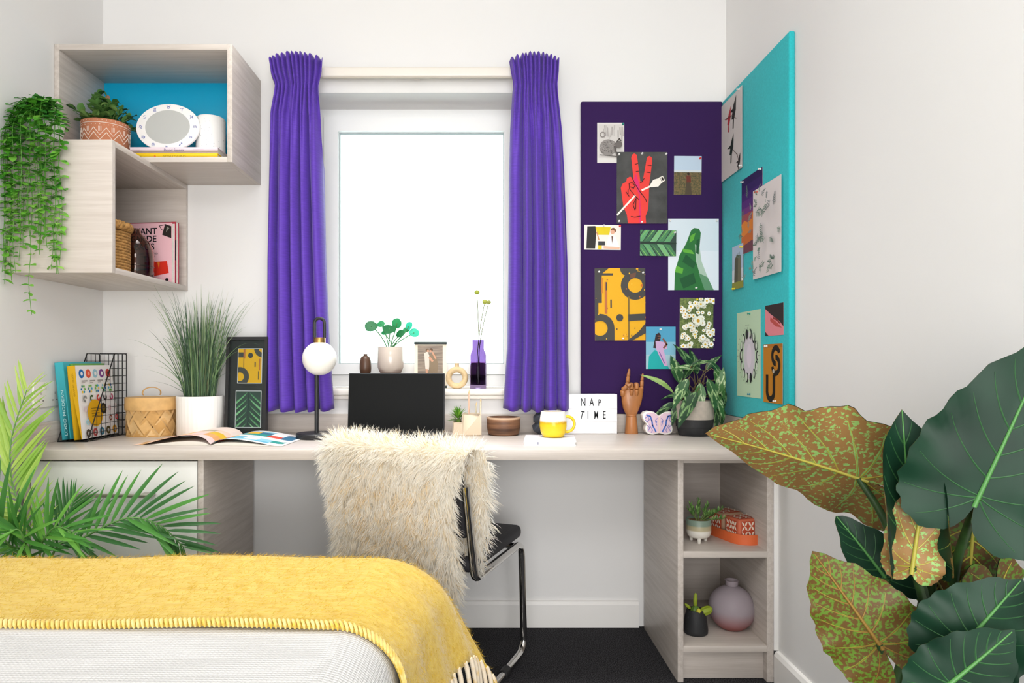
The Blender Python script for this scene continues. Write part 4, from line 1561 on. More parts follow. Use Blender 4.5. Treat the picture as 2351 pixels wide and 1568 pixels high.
# lightbox
YL = -0.075
lx = thing('light_box', 'white letter light box reading NAP TIME', 'light box', (X(1296, YL), YL, ZT))
Lw, Lh = X(1417, YL) - X(1296, YL), Z(905, YL) - ZT
MB().box((0, 0, 0), (Lw, 0.045, Lh)).build('case', mat('lightbox_case', 'F4F3F5', 0.35), lx, bevel=0.001)
for i in range(3):
    z_ = 0.006 + i * (Lh - 0.008) / 3
    hh_ = (Lh - 0.008) / 3
    MB().box((0.004, -0.0012, z_ + 0.003), (Lw - 0.004, -0.0002, z_ + hh_ - 0.003)).build('letter_panel', mat('lightbox_panel', 'EDEFF3', 0.25), lx)
for i in range(4):
    z_ = 0.004 + i * (Lh - 0.008) / 3
    MB().box((0.002, -0.0032, z_ - 0.0010), (Lw - 0.002, 0.0, z_ + 0.0030)).build('letter_rail', mat('lightbox_case'), lx)
K = ink('1E1E22')


def letters(word, us, v, rots, hs):
    for ch, u, r, h in zip(word, us, rots, hs):
        am = MB()
        a = Art(am, Lw, Lh, Matrix.Translation((0, -0.0022, 0)))
        a.text(ch, u, v, h, K, sx=0.58 if ch != 'M' else 0.5, rot=r, bold='thin', centre=True)
        am.build('letter', a.mats, lx)


letters('NAP', [0.355, 0.515, 0.665], 0.295, [0, 0, -0.02], [0.20, 0.20, 0.17])
letters('TIME', [0.315, 0.445, 0.60, 0.755], 0.615, [-0.22, 0, 0, 0], [0.20, 0.20, 0.20, 0.20])

# wooden artist's hand
YH = -0.060
wh = thing('wooden_hand', 'jointed wooden artist hand with index and little finger raised', 'hand model', (X(1449.5, YH), YH, ZT))
m_wh = mat('hand_wood', 'B97844', 0.38, var=((25, 25, 6), 0.3, 3.0), coat=0.2)
sc = kk(YH) / S


def hp2(px, py, dy=0.0):
    return Vector(((px - 1449.5) * sc, dy, (994 - py) * sc))


MB().lathe([(0, 0), (0.0245, 0), (0.025, 0.002), (0.0195, 0.062), (0.0190, 0.066), (0.0, 0.066)], 32).build('base', m_wh, wh, smooth=40)
MB().lathe([(0, 0), (0.0185, 0), (0.0195, 0.003), (0.0185, 0.006), (0, 0.006)], 28, Matrix.Translation((0, 0, 0.0665))).build('wrist_joint', m_wh, wh, smooth=40)
# palm: stacked superellipse sections
secs = [(952, 1449.5, 11, 9), (946, 1449, 14, 10.5), (936, 1449, 18.5, 12), (922, 1450, 22.5, 12.5), (908, 1451, 24.5, 12), (898, 1452, 24.5, 11), (891, 1453, 23, 10), (888, 1453, 18, 7)]
rows = []
for py, cx, wx, wy in secs:
    c = hp2(cx, py)
    rows.append([(c.x + wx * sc * math.copysign(abs(math.cos(a)) ** 0.8, math.cos(a)), c.y + wy * sc * math.copysign(abs(math.sin(a)) ** 0.8, math.sin(a)), c.z) for a in [2 * PI * j / 24 for j in range(24)]])
pmh = MB().grid(rows, cv=True)
pmh.add(rows[-1], [tuple(range(24))])
pmh.add(rows[0], [tuple(range(23, -1, -1))])
pmh.build('palm', m_wh, wh, smooth=50)


def seg(a, b, ra_, rb_2):
    a, b = Vector(a), Vector(b)
    d = b - a
    L_ = d.length
    prof_ = [(0, 0), (ra_ * 0.75, 0.0), (ra_, L_ * 0.12), (rb_2, L_ * 0.86), (rb_2 * 0.7, L_ * 0.98), (0, L_)]
    M4 = d.to_track_quat('Z', 'Y').to_matrix().to_4x4()
    M4.translation = a
    MB().lathe(prof_, 16, M4).build('finger_segment', m_wh, wh, smooth=50)


r_ = 5.2 * sc
seg(hp2(1438, 893), hp2(1441, 876), r_, r_ * 0.95)
seg(hp2(1441, 876.5), hp2(1442.5, 862), r_ * 0.95, r_ * 0.85)
seg(hp2(1442.5, 862.5), hp2(1445, 845), r_ * 0.85, r_ * 0.5)
seg(hp2(1472, 900), hp2(1473, 886), r_ * 0.95, r_ * 0.9)
seg(hp2(1473, 886.5), hp2(1474, 872), r_ * 0.9, r_ * 0.8)
seg(hp2(1474, 872.5), hp2(1476, 856), r_ * 0.8, r_ * 0.45)
for cx in (1448, 1460):
    seg(hp2(cx, 892), hp2(cx, 877, -0.006), r_, r_)
    seg(hp2(cx, 879, -0.008), hp2(cx - 0.5, 892, -0.021), r_, r_ * 0.95)
    seg(hp2(cx - 0.5, 893, -0.021), hp2(cx - 1, 908, -0.014), r_ * 0.9, r_ * 0.7)
seg(hp2(1431, 908, -0.004), hp2(1428, 893, -0.010), r_ * 1.3, r_ * 1.05)
seg(hp2(1428, 893.5, -0.010), hp2(1438, 884, -0.020), r_ * 1.05, r_ * 0.95)
seg(hp2(1438, 884, -0.022), hp2(1446, 880, -0.029), r_ * 0.9, r_ * 0.55)

# butterfly box
YB = -0.085
bf = thing('butterfly_box', 'small white butterfly shaped trinket with pink and blue swirls', 'trinket', (X(1510, YB), YB, ZT))
half = [(0, .80), (.05, .86), (.16, .97), (.32, 1.0), (.44, .95), (.50, .84), (.49, .70), (.44, .55), (.36, .45), (.40, .36), (.42, .24), (.39, .10), (.30, .02), (.18, 0), (.08, .04), (0, .07)]
bw, bh = 75 * kk(YB) / S, 54 * kk(YB) / S
out_ = [(x, z) for x, z in half] + [(-x, z) for x, z in half[-2:0:-1]]
out_ = out_[::-1]
MB().prism([(x * bw, z * bh) for x, z in out_], -0.02, 0.02).build('body', mat('butterfly_white', 'F1EEEA', 0.4), bf, bevel=0.002)
am = MB()
a = Art(am, bw, bh, Matrix.Translation((-bw / 2, -0.0204, 0)))
sh = lambda k_, dv=0.0: [(0.5 + x * k_, 1 - (0.5 + (z - 0.5) * k_)) for x, z in out_]
a.poly(sh(0.87), ink('E3C6D6'))
PK, BL = ink('8C8CC8'), ink('4A6FC0')
for s in (-1, 1):
    f_ = lambda u, v: (0.5 + s * u, v)
    a.line([f_(0.38, 0.16), f_(0.27, 0.22), f_(0.22, 0.40), f_(0.20, 0.60), f_(0.10, 0.86)], 0.045, BL)
    a.line([f_(0.43, 0.30), f_(0.34, 0.22), f_(0.30, 0.36), f_(0.36, 0.46), f_(0.42, 0.38)], 0.025, PK)
    a.line([f_(0.36, 0.60), f_(0.28, 0.70), f_(0.34, 0.84)], 0.025, PK)
    a.line([f_(0.29, 0.58), f_(0.20, 0.80), f_(0.24, 0.90)], 0.02, PK)
    a.circ(0.5 + s * 0.09, 0.46, 0.028, BL)
    a.line([f_(0.06, 0.30), f_(0.12, 0.40), f_(0.07, 0.60)], 0.02, PK)
a.rect(0.475, 0.22, 0.525, 0.92, ink('EBCFC8'))
o = am.build('swirl_print', a.mats, bf)

# variegated plant in the two tone pot
YP = -0.112
vp = thing('potted_plant', 'leafy variegated plant in a grey and black pot by the pinboards', 'plant', (X(1594, YP), YP, ZT))
R_ = 44 * kk(YP) / S
H_ = (998 - 918) * kk(YP) / S
MB().lathe([(R_ * 0.96, H_ * 0.47), (R_ * 1.0, H_ * 0.99), (R_ * 0.99, H_), (R_ * 0.92, H_), (R_ * 0.90, H_ * 0.85), (0, H_ * 0.85)], 40).build('upper_pot', mat('concrete_beige', 'BDB2A6', 0.8, var=((60, 60, 60), 0.12)), vp, smooth=40)
MB().lathe([(0, 0), (R_ * 0.78, 0), (R_ * 0.80, 0.002), (R_ * 0.885, H_ * 0.24), (R_ * 0.925, H_ * 0.245), (R_ * 0.975, H_ * 0.47), (R_ * 0.9, H_ * 0.475)], 40).build('lower_pot', mat('pot_black', '2A2B2D', 0.55), vp, smooth=40)
m_va = []
for i, (c, c2) in enumerate((('2F5A33', 'A9C68C'), ('3F7038', 'C4D8A8'), ('24452B', '7FA56A'))):
    m_va.append(mat('varieg_%d' % i, c, 0.35, var=((75, 26, 75), 0.5, 3.0), c2=c2, lo=0.36, hi=0.44, transl=0.15))
LNC = [(0, 0.1), (0.12, 0.62), (0.35, 1.0), (0.6, 0.82), (0.85, 0.34), (1, 0)]
vmesh = [leaf_mb(0.115, 0.044, LNC, 0.25, 0.25, 8).mesh('varieg_leaf', m, smooth=180) for m in m_va]
m_light = mat('varieg_light', '7FAE4A', 0.35, var=((75, 26, 75), 0.4, 3.0), c2='BCD88A', transl=0.2)
vl = leaf_mb(0.115, 0.044, LNC, 0.25, 0.25, 8).mesh('varieg_leaf', m_light, smooth=180)
stv = MB()


def vleaf(base, tip, me, up=(0, -0.5, 1), s=1.0, rootx=0.0):
    b, t = P(*base) - vp.location, P(*tip) - vp.location
    t.y = min(t.y, 0.078)
    t.x = min(t.x, 0.918 - vp.location.x)
    b.x = min(b.x, 0.905 - vp.location.x)
    t.z = max(t.z, 0.034)
    d = t - b
    inst('leaf', me, vp, frame(b, d, up, d.length / 0.112 * s))
    root = Vector((rootx, 0, H_ * 0.85))
    stv.tube(bez(root, root + Vector((0, 0, 0.05)), b + Vector((0, 0, 0.02)) - d * 0.2, b, 6), 0.0016, 5)


for q in (
    ((1548, 905, -.13), (1490, 850, -.16), vl), ((1560, 880, -.10), (1548, 820, -.06), vmesh[0]), ((1590, 850, -.1), (1560, 788, -.09), vmesh[2]),
    ((1612, 850, -.12), (1545, 832, -.15), vmesh[1]), ((1580, 870, -.15), (1545, 925, -.18), vmesh[0]), ((1608, 880, -.16), (1606, 952, -.20), vmesh[1]),
    ((1575, 890, -.16), (1588, 945, -.20), vmesh[0]), ((1640, 850, -.13), (1668, 905, -.17), vmesh[1]), ((1630, 830, -.10), (1672, 870, -.12), vmesh[0]),
    ((1632, 895, -.14), (1668, 950, -.18), vmesh[1]), ((1650, 880, -.11), (1690, 955, -.13), vmesh[2]), ((1640, 920, -.13), (1650, 995, -.15), vmesh[2]),
    ((1560, 925, -.09), (1496, 945, -.10), vmesh[2]), ((1556, 925, -.12), (1540, 985, -.13), vmesh[2]), ((1600, 860, -.06), (1590, 800, -.05), vmesh[2]),
    ((1620, 850, -.06), (1650, 812, -.06), vmesh[0]), ((1580, 905, -.08), (1520, 905, -.06), vmesh[2]), ((1650, 905, -.16), (1660, 850, -.19), vmesh[1]),
    ((1600, 900, -.18), (1560, 960, -.20), vmesh[2]), ((1625, 870, -.18), (1648, 930, -.22), vmesh[0]), ((1590, 840, -.14), (1640, 820, -.17), vmesh[0]),
    ((1570, 870, -.13), (1600, 820, -.15), vmesh[2]), ((1655, 930, -.10), (1684, 990, -.10), vmesh[0]),
):
    vleaf(*q, s=1.0 + rnd.uniform(-.1, .2), rootx=rnd.uniform(-.03, .03))
stv.build('stems', mat('varieg_stem', '6B5A3A', 0.6), vp, smooth=60)

# ================================================================== window sill
SLZ = 0.924
rz_ = thing('wooden_riser', 'low dark wooden stand on the window sill behind the laptop', 'stand', (X(877, 0.075), 0.075, SLZ))
ww_ = (X(941, 0.05) - X(813, 0.05))
MB().box((-ww_ / 2, -0.05, 0.046), (ww_ / 2, 0.05, 0.058)).build('top_board', mat('riser_wood', '5A3830', 0.5), rz_, bevel=0.002)
for s in (-1, 1):
    MB().box((s * ww_ * 0.42 - 0.006, -0.045, 0), (s * ww_ * 0.42 + 0.006, 0.045, 0.046)).build('leg', mat('riser_wood'), rz_, bevel=0.001)
RZ = SLZ + 0.058
bv = thing('bud_vase', 'small dark brown bud vase beside the round leaved plant', 'vase', (X(839, 0.07), 0.07, RZ))
k7 = kk(0.07) / S
MB().lathe([(0, 0), (10.5 * k7, 0), (12.5 * k7, 3 * k7), (13.3 * k7, 12 * k7), (13 * k7, 28 * k7), (10.5 * k7, 37 * k7), (5.5 * k7, 40.5 * k7), (4.2 * k7, 42 * k7), (4.8 * k7, 45 * k7), (3.5 * k7, 45 * k7), (3 * k7, 40 * k7), (0, 38 * k7)], 32).build('vase_body', mat('brown_glaze', '5A4030', 0.35), bv, smooth=50)
pi_ = thing('potted_pilea', 'round leaved pilea in a glossy beige pot on the window sill', 'plant', (X(896.5, 0.07), 0.072, RZ))
MB().lathe([(0, 0), (20 * k7, 0), (24 * k7, 2 * k7), (29.5 * k7, 14 * k7), (30.5 * k7, 30 * k7), (30.5 * k7, 60 * k7), (29.5 * k7, 61 * k7), (28 * k7, 60 * k7), (28 * k7, 50 * k7), (0, 50 * k7)], 40).build('pot', mat('pot_greige', 'CDBFB2', 0.18, coat=0.4), pi_, smooth=50)
MB().lathe([(0, 51 * k7), (28 * k7, 51 * k7)], 24).build('soil', mat('soil'), pi_)
ROUND = [(0, 0.35), (0.12, 0.72), (0.3, 0.95), (0.5, 1.0), (0.7, 0.92), (0.88, 0.62), (1, 0.05)]
m_pi = [mat('pilea_%d' % i, c, 0.4, spec=0.3, transl=t_) for i, (c, t_) in enumerate((('1E6B3C', 0.1), ('2F8F58', 0.25), ('3DBE9C', 0.4)))]
pst = MB()
for i, (px, py, dy, d, s, ci) in enumerate(((852, 749, -0.03, (-0.5, -0.5, -0.5), 0.88, 0), (894, 755, -0.05, (-0.1, -0.7, -0.45), 0.95, 0), (874, 744, 0.02, (-0.8, 0.1, 0.15), 0.55, 1), (911, 742, -0.01, (0.25, -0.3, 0.9), 0.70, 1), (919, 766, -0.03, (0.9, -0.4, 0.1), 0.62, 0), (939, 748, 0.0, (0.5, -0.2, 0.8), 0.60, 2), (951, 764, -0.01, (0.9, -0.3, -0.6), 0.70, 2), (933, 757, 0.01, (0.9, 0.0, 0.25), 0.5, 1), (883, 763, 0.03, (-0.6, 0.3, 0.3), 0.5, 1))):
    me = leaf_mb(0.058, 0.058, ROUND, 0.10, 0.12, 10).mesh('pilea_leaf', m_pi[ci], smooth=180)
    c = P(px, py, 0.072 + dy) - pi_.location
    f = Vector(d).normalized()
    base = c - f * 0.029 * s
    upv = (0.05, -0.85, 0.5) if i < 5 else (-0.1, -0.7, 0.6)
    inst('leaf', me, pi_, frame(base, f, upv, s))
    pst.tube(bez((0.003 * (i - 4), 0, 50 * k7), (0.003 * (i - 4), 0, 70 * k7), base + Vector((0, 0, -0.02)), c, 8), 0.0020, 5)
pst.build('stems', mat('pilea_stem', '4E8A50', 0.5), pi_, smooth=60)

# photo between two dark bars
pfw, pfh = 75 * k7, Z(785, 0.07) - SLZ
ph_ = thing('photo_stand', 'photo of an embracing couple in a stand with dark bars', 'photo frame', (X(951, 0.07), 0.066, SLZ))
am = MB()
a = Art(am, pfw - 0.002, pfh - 0.012, Matrix.Translation((0.001, 0.004, 0.008)))
a.rect(0, 0, 1, 1, ink('EFE6D2'))
m_sea = mat('print_sea', 'A39383', 0.7, var=((10, 10, 120), 0.4, 2.0), c2='7A6E64')
a.rect(0.10, 0.06, 0.88, 0.80, m_sea)
sk_ = ink('CC9A7E')
a.poly([(0.30, 0.24), (0.40, 0.20), (0.47, 0.30), (0.46, 0.62), (0.34, 0.60)], ink('D9CFC2'))
a.circ(0.40, 0.17, 0.05, ink('6E5844'))
a.circ(0.42, 0.185, 0.035, sk_)
a.circ(0.52, 0.16, 0.05, ink('5F4A3A'))
a.circ(0.50, 0.19, 0.035, sk_)
a.poly([(0.46, 0.27), (0.66, 0.25), (0.74, 0.50), (0.70, 0.80), (0.60, 0.66), (0.52, 0.80), (0.42, 0.80), (0.46, 0.55)], ink('8A7862'))
a.line([(0.66, 0.36), (0.56, 0.22)], 0.05, sk_)
a.line([(0.38, 0.62), (0.39, 0.80)], 0.06, sk_)
a.line([(0.47, 0.34), (0.56, 0.42)], 0.07, sk_)
am.box((0.001, 0.0041, 0.008), (pfw - 0.001, 0.006, pfh - 0.005))
am.build('photo_print', a.mats, ph_)
for z_ in (0, pfh - 0.010):
    MB().box((0, 0, z_), (pfw, 0.012, z_ + 0.010)).build('bar', mat('bar_dark', '26302F', 0.5), ph_, bevel=0.001)

# ring vase and purple bottle
k3 = kk(0.03) / S
dv = thing('ring_vase', 'sandy ring shaped vase with a round hole on the sill', 'vase', (X(1049, 0.03), 0.03, SLZ))
m_dv = mat('sandy_ceramic', 'D9BE93', 0.8, var=((120, 120, 120), 0.1), bump=((300, 300, 300), 0.2))
rows = []
Rm, rm_ = 19.0 * k3, 6.6 * k3
for i in range(48):
    a_ = 2 * PI * i / 48
    row = []
    for j in range(14):
        b2 = 2 * PI * j / 14
        rr = Rm + rm_ * math.cos(b2)
        z_ = max(0.0, 24.5 * k3 + rr * math.sin(a_))
        row.append((rr * math.cos(a_), rm_ * 1.25 * math.sin(b2), z_))
    rows.append(row)
MB().grid(rows, cu=True, cv=True, flip=True).build('ring_body', m_dv, dv, smooth=180)
MB().lathe([(6.2 * k3, 46 * k3), (4.8 * k3, 50 * k3), (4.6 * k3, 56 * k3), (5.2 * k3, 58 * k3), (3.4 * k3, 58 * k3), (3.2 * k3, 46 * k3)], 24).build('neck', m_dv, dv, smooth=50)
gb = thing('purple_bottle', 'purple glass bottle vase half filled on the window sill', 'vase', (X(1097.5, 0.03), 0.03, SLZ))
m_pg = glass('purple_glass', 'A690BA', 0.02, 1.12)
po = [(0, 0), (18.5 * k3, 0), (19 * k3, 2 * k3), (19 * k3, 78 * k3), (17 * k3, 83 * k3), (14.5 * k3, 87 * k3), (14 * k3, 91 * k3), (14 * k3, 111 * k3)]
pin = [(12.4 * k3, 111 * k3), (12.4 * k3, 90 * k3), (15.5 * k3, 82 * k3), (17.2 * k3, 76 * k3), (17.2 * k3, 9 * k3), (0, 8 * k3)]
MB().lathe(po + pin, 36).build('glass_body', m_pg, gb, smooth=50)
MB().lathe([(0, 8.5 * k3), (16.9 * k3, 9.5 * k3), (16.9 * k3, 61 * k3), (0, 61 * k3)], 32).build('water', glass('purple_water', 'E3BCD8', 0.0, 1.06), gb, smooth=40)
for i, (px, py, hx, c) in enumerate(((1095, 671, 0.004, 'C3CC62'), (1113, 693, -0.004, 'CBD06E'), (1122, 694, 0.0, 'C4C878'))):
    st_ = thing('dried_flower', ('%s dried pale green button flower in the purple bottle' % ('tallest', 'middle', 'palest')[i]), 'flower', (X(1097.5, 0.03) + hx, 0.03 - 0.004 * i, SLZ + 0.018), group='dried flowers in the purple bottle')
    tp_ = P(px, py, 0.03 - 0.004 * i) - st_.location
    neck = Vector((0.3 * hx, 0, 0.165))
    MB().tube(bez((0, 0, 0), neck * 0.6, neck, tp_, 14), 0.0016, 5).build('stem', mat('dry_stem', '7A7850', 0.7), st_, smooth=60)
    hm_ = MB().sphere(tp_, 0.0105 if i < 2 else 0.0095, 12, 8, (1, 1, 0.85))
    hm_.build('flower_head', mat('flower_' + c, c, 0.8, transl=0.5), st_, smooth=180)

# ================================================================== open shelf unit
YS = -0.345
ks = kk(YS) / S
fp = thing('footed_pot_plant', 'green succulent in a small footed green and white pot', 'plant', (X(1604, YS), YS, SH1))
m_fp = mat('footed_glaze', 'D9D3C6', 0.35)
_N, _L = m_fp.node_tree.nodes, m_fp.node_tree.links
_tc, _sx, _rp = _N.new('ShaderNodeTexCoord'), _N.new('ShaderNodeSeparateXYZ'), _N.new('ShaderNodeValToRGB')
_L.new(_tc.outputs['Object'], _sx.inputs[0])
_L.new(mathnode(_N, _L, 'MULTIPLY', _sx.outputs[2], 10.0), _rp.inputs['Fac'])
_e = _rp.color_ramp.elements
_e[0].position, _e[0].color = 0.40, lin('E3DFD6')
_e[1].position, _e[1].color = 0.60, lin('7C8F80')
_q = _e.new(0.44); _q.color = lin('B8AE8E')
_q = _e.new(0.56); _q.color = lin('ADA383')
_L.new(_rp.outputs['Color'], _N['Principled BSDF'].inputs['Base Color'])
r3 = 27.5 * ks
MB().lathe([(0, 0.016), (r3 * 0.72, 0.016), (r3 * 0.9, 0.022), (r3, 0.034), (r3 * 1.02, 0.076), (r3 * 0.97, 0.078), (r3 * 0.93, 0.070), (0, 0.068)], 36).build('pot', m_fp, fp, smooth=50)
for i in range(3):
    a_ = -PI / 2 - 0.25 + i * 2 * PI / 3
    MB().lathe([(0, 0), (0.0045, 0), (0.0055, 0.002), (0.007, 0.022), (0, 0.024)], 14, Matrix.Translation((r3 * 0.66 * math.cos(a_), r3 * 0.66 * math.sin(a_), 0))).build('foot', mat('foot_white', 'E3DFD6', 0.35), fp, smooth=50)
MB().lathe([(0, 0.0725), (r3 * 0.7, 0.072), (r3 * 0.94, 0.0705)], 24).build('gravel', mat('gravel_tan', 'B08A68', 0.9, var=((220, 220, 220), 0.5), bump=((250, 250, 250), 0.9)), fp)
sl = leaf_set('succ_leaf', ['6E9A50', '8DB765', '567F42'], 0.020, 0.0055, prof=[(0, .7), (.4, 1), (.8, .8), (1, .1)], fold=0.35, droop=-0.2, n=4, transl=0.15)
sst = MB()
rs = random.Random(6)
for j, (dx, dy, dz) in enumerate(((-0.022, 0, 0.052), (0.004, 0.01, 0.060), (0.022, -0.005, 0.050), (-0.008, -0.015, 0.035), (0.045, -0.01, 0.030), (0.060, -0.005, 0.038), (0.020, -0.02, 0.028), (-0.028, -0.01, 0.035), (0.040, 0.01, 0.012), (0.058, -0.02, 0.010))):
    b = Vector((dx * 0.25, dy * 0.3, 0.072))
    t = b + Vector((dx * 1.0, dy, dz))
    sst.tube([b, b.lerp(t, 0.5) + Vector((0, 0, 0.004)), t], 0.0018, 5)
    for q in range(20):
        f = 0.45 + 0.55 * q / 19
        p = b.lerp(t, f)
        a_ = q * 2.4
        d = ((t - b).normalized() * 0.7 + Vector((math.cos(a_), math.sin(a_), 0.3)) * 0.8)
        inst('leaf', sl[(j + q) % 3], fp, frame(p, d, (0, 0, 1), rs.uniform(0.7, 1.05)))
sst.build('stems', mat('succ_stem', '6B7F45', 0.6), fp, smooth=60)

# orange tray with patterned boxes
YT = -0.30
ot = thing('orange_tray', 'rounded orange tray on the upper shelf of the open unit', 'tray', (X(1680, YT) + 0.012, YT + 0.01, SH1), 0.30)


def stadium(w, d, n=10):
    r = w / 2
    pts = [(r * math.cos(a_), -d / 2 + r + r * math.sin(a_)) for a_ in [PI + PI * i / n for i in range(n + 1)]]
    pts += [(r * math.cos(a_), d / 2 - r + r * math.sin(a_)) for a_ in [PI * i / n for i in range(n + 1)]]
    return pts


def stad_shell(w, d, h, t):
    po_, pi2 = stadium(w, d), stadium(w - 2 * t, d - 2 * t)
    n_ = len(po_)
    mb = MB()
    mb.grid([[(x, y, 0) for x, y in po_], [(x, y, h) for x, y in po_], [(x, y, h) for x, y in pi2], [(x, y, t) for x, y in pi2]], cv=True, flip=True)
    mb.add([(x, y, 0) for x, y in po_], [tuple(range(n_))[::-1]])
    mb.add([(x, y, t) for x, y in pi2], [tuple(range(n_))])
    return mb


stad_shell(0.112, 0.22, 0.034, 0.003).build('tray_body', mat('tray_orange', 'DE6A3A', 0.5), ot, smooth=40)
m_tile = mat('tile_print', 'C4573A', 0.6)


def tile_art(a, cols=3, rows_=2):
    A, B_, C_ = ink('C65336'), ink('F0E2CF'), ink('7A3326')
    a.rect(0, 0, 1, 1, A)
    for i in range(cols):
        for j in range(rows_):
            u0, v0, w_, h_ = i / cols, j / rows_, 1 / cols, 1 / rows_
            cu, cv = u0 + w_ / 2, v0 + h_ / 2
            for s1, s2 in ((-1, -1), (1, -1), (1, 1), (-1, 1)):
                eu, ev = cu + s1 * w_ * 0.47, cv + s2 * h_ * 0.47
                a.poly([(cu, cv), (cu + s1 * w_ * 0.32, cv + s2 * h_ * 0.12), (eu, ev), (cu + s1 * w_ * 0.12, cv + s2 * h_ * 0.32)], B_)
            a.line([(u0, v0), (u0 + w_, v0)], 0.008, C_)
            a.line([(u0, v0), (u0, v0 + h_)], 0.008, C_)


def tile_box(label, size, loc, rz, base):
    w, d, h = size
    b = thing('patterned_box', label, 'box', loc, rz)
    MB().box((-w / 2, -d / 2, 0), (w / 2, d / 2, h)).build('box_body', mat('box_' + base, base, 0.6), b, bevel=0.008, seg=3)
    am = MB()
    a = Art(am, w - 0.018, h - 0.012, Matrix.Translation((-w / 2 + 0.009, -d / 2 - 0.0003, 0.006)))
    tile_art(a)
    a2 = Art(am, d - 0.018, h - 0.012, Matrix.Translation((-w / 2 - 0.0003, d / 2 - 0.009, 0.006)) @ Matrix.Rotation(-PI / 2, 4, 'Z'))
    a2.mats = a.mats
    tile_art(a2)
    a3 = Art(am, w - 0.018, d - 0.018, Matrix.Translation((-w / 2 + 0.009, -d / 2 + 0.009, h + 0.0003)) @ Matrix.Rotation(-PI / 2, 4, 'X'))
    a3.mats = a.mats
    tile_art(a3)
    am.build('tile_print', a.mats, b)
    return b


dirv = Vector((-math.sin(0.30), math.cos(0.30), 0))
tile_box('orange and cream star patterned box at the front of the orange tray', (0.092, 0.075, 0.078), ot.location + dirv * -0.048 + Vector((0, 0, 0.0035)), 0.30, 'C9684A')
tile_box('darker patterned box at the back of the orange tray', (0.088, 0.085, 0.080), ot.location + dirv * 0.044 + Vector((0, 0, 0.0035)), 0.30, 'A8876C')

# cactus pot and glass globe
YG = -0.36
kg = kk(YG) / S
cpt = thing('potted_cactus', 'small green cactus in a black pot on the lower shelf', 'cactus', (X(1597, YG), YG, SH2))
MB().lathe([(0, 0), (24 * kg, 0), (27 * kg, 3 * kg), (27.5 * kg, 10 * kg), (24 * kg, 38 * kg), (20 * kg, 53 * kg), (18 * kg, 55 * kg), (16 * kg, 53 * kg), (15 * kg, 48 * kg), (0, 48 * kg)], 32).build('pot', mat('pot_speckled', '242527', 0.6, var=((160, 160, 160), 0.2), c2='6A6B6C', lo=0.26, hi=0.32), cpt, smooth=50)
m_ca = [mat('cactus_%d' % i, c, 0.5) for i, c in enumerate(('5A7A2E', '8FA02A', 'C9C23A'))]


def cact(base, top, r, mi):
    base, top = Vector(base), Vector(top)
    d = top - base
    rows = []
    L_ = d.length
    M4 = d.to_track_quat('Z', 'Y').to_matrix().to_4x4()
    M4.translation = base
    for i in range(9):
        t = i / 8
        rr = r * math.sqrt(max(0.0, 1 - (2 * t - 1) ** 2)) * 0.9 + r * 0.15 * (1 - t)
        rows.append([(rr * (1 + 0.10 * math.cos(8 * 2 * PI * j / 32)) * math.cos(2 * PI * j / 32), rr * (1 + 0.10 * math.cos(8 * 2 * PI * j / 32)) * math.sin(2 * PI * j / 32), L_ * t) for j in range(32)])
    MB().grid(rows, M4, cv=True, flip=True).build('cactus_lobe', m_ca[mi], cpt, smooth=180)


def cp_(px, py, dy=0):
    return P(px, py, YG + dy) - cpt.location


cact(cp_(1597, 1432), cp_(1597, 1388), 12.5 * kg, 0)
cact(cp_(1596, 1394), cp_(1597, 1360), 4.5 * kg, 1)
cact(cp_(1607, 1407, -.01), cp_(1636, 1396, -.01), 10 * kg, 1)
cact(cp_(1586, 1398), cp_(1572, 1385), 3.5 * kg, 1)
cact(cp_(1602, 1418, -.02), cp_(1605, 1396, -.022), 5.5 * kg, 2)
YV = -0.315
kv = kk(YV) / S
gl = thing('globe_vase', 'frosted pink glass globe vase on the lower shelf', 'vase', (X(1680, YV), YV, SH2))
Rg = 51.5 * kv
pr = [(0, 0), (Rg * 0.45, 0)]
for i in range(1, 19):
    t = -1.10 + (2.45) * i / 18
    pr.append((Rg * math.cos(t), Rg * 0.895 + Rg * math.sin(t)))
pr = [p for p in pr if p[1] >= 0]
zt_ = pr[-1][1]
pr += [(Rg * 0.27, zt_ + 0.004), (Rg * 0.28, zt_ + 0.016), (Rg * 0.31, zt_ + 0.020)]
inn = [(max(r - 0.003, 0.001), max(z, 0.004)) for r, z in reversed(pr[1:])]
m_gg = mat('frosted_pink', 'D8C0C4', 0.25, trans=0.4, ior=1.2, transl=0.35)
_N, _L = m_gg.node_tree.nodes, m_gg.node_tree.links
_tc, _sx, _rp = _N.new('ShaderNodeTexCoord'), _N.new('ShaderNodeSeparateXYZ'), _N.new('ShaderNodeValToRGB')
_L.new(_tc.outputs['Object'], _sx.inputs[0])
_L.new(mathnode(_N, _L, 'MULTIPLY', _sx.outputs[2], 6.0), _rp.inputs['Fac'])
_e = _rp.color_ramp.elements
_e[0].position, _e[0].color = 0.05, lin('E08A84')
_e[1].position, _e[1].color = 0.42, lin('E6DCE4')
_L.new(_rp.outputs['Color'], _N['Principled BSDF'].inputs['Base Color'])
MB().lathe(pr + inn + [(0, 0.004)], 48).build('glass_body', m_gg, gl, smooth=50)
# ================================================================== prints on the pinboards
PINS = []


def pin(loc, nrm, colour, name):
    PINS.append((Vector(loc), Vector(nrm), colour, name))


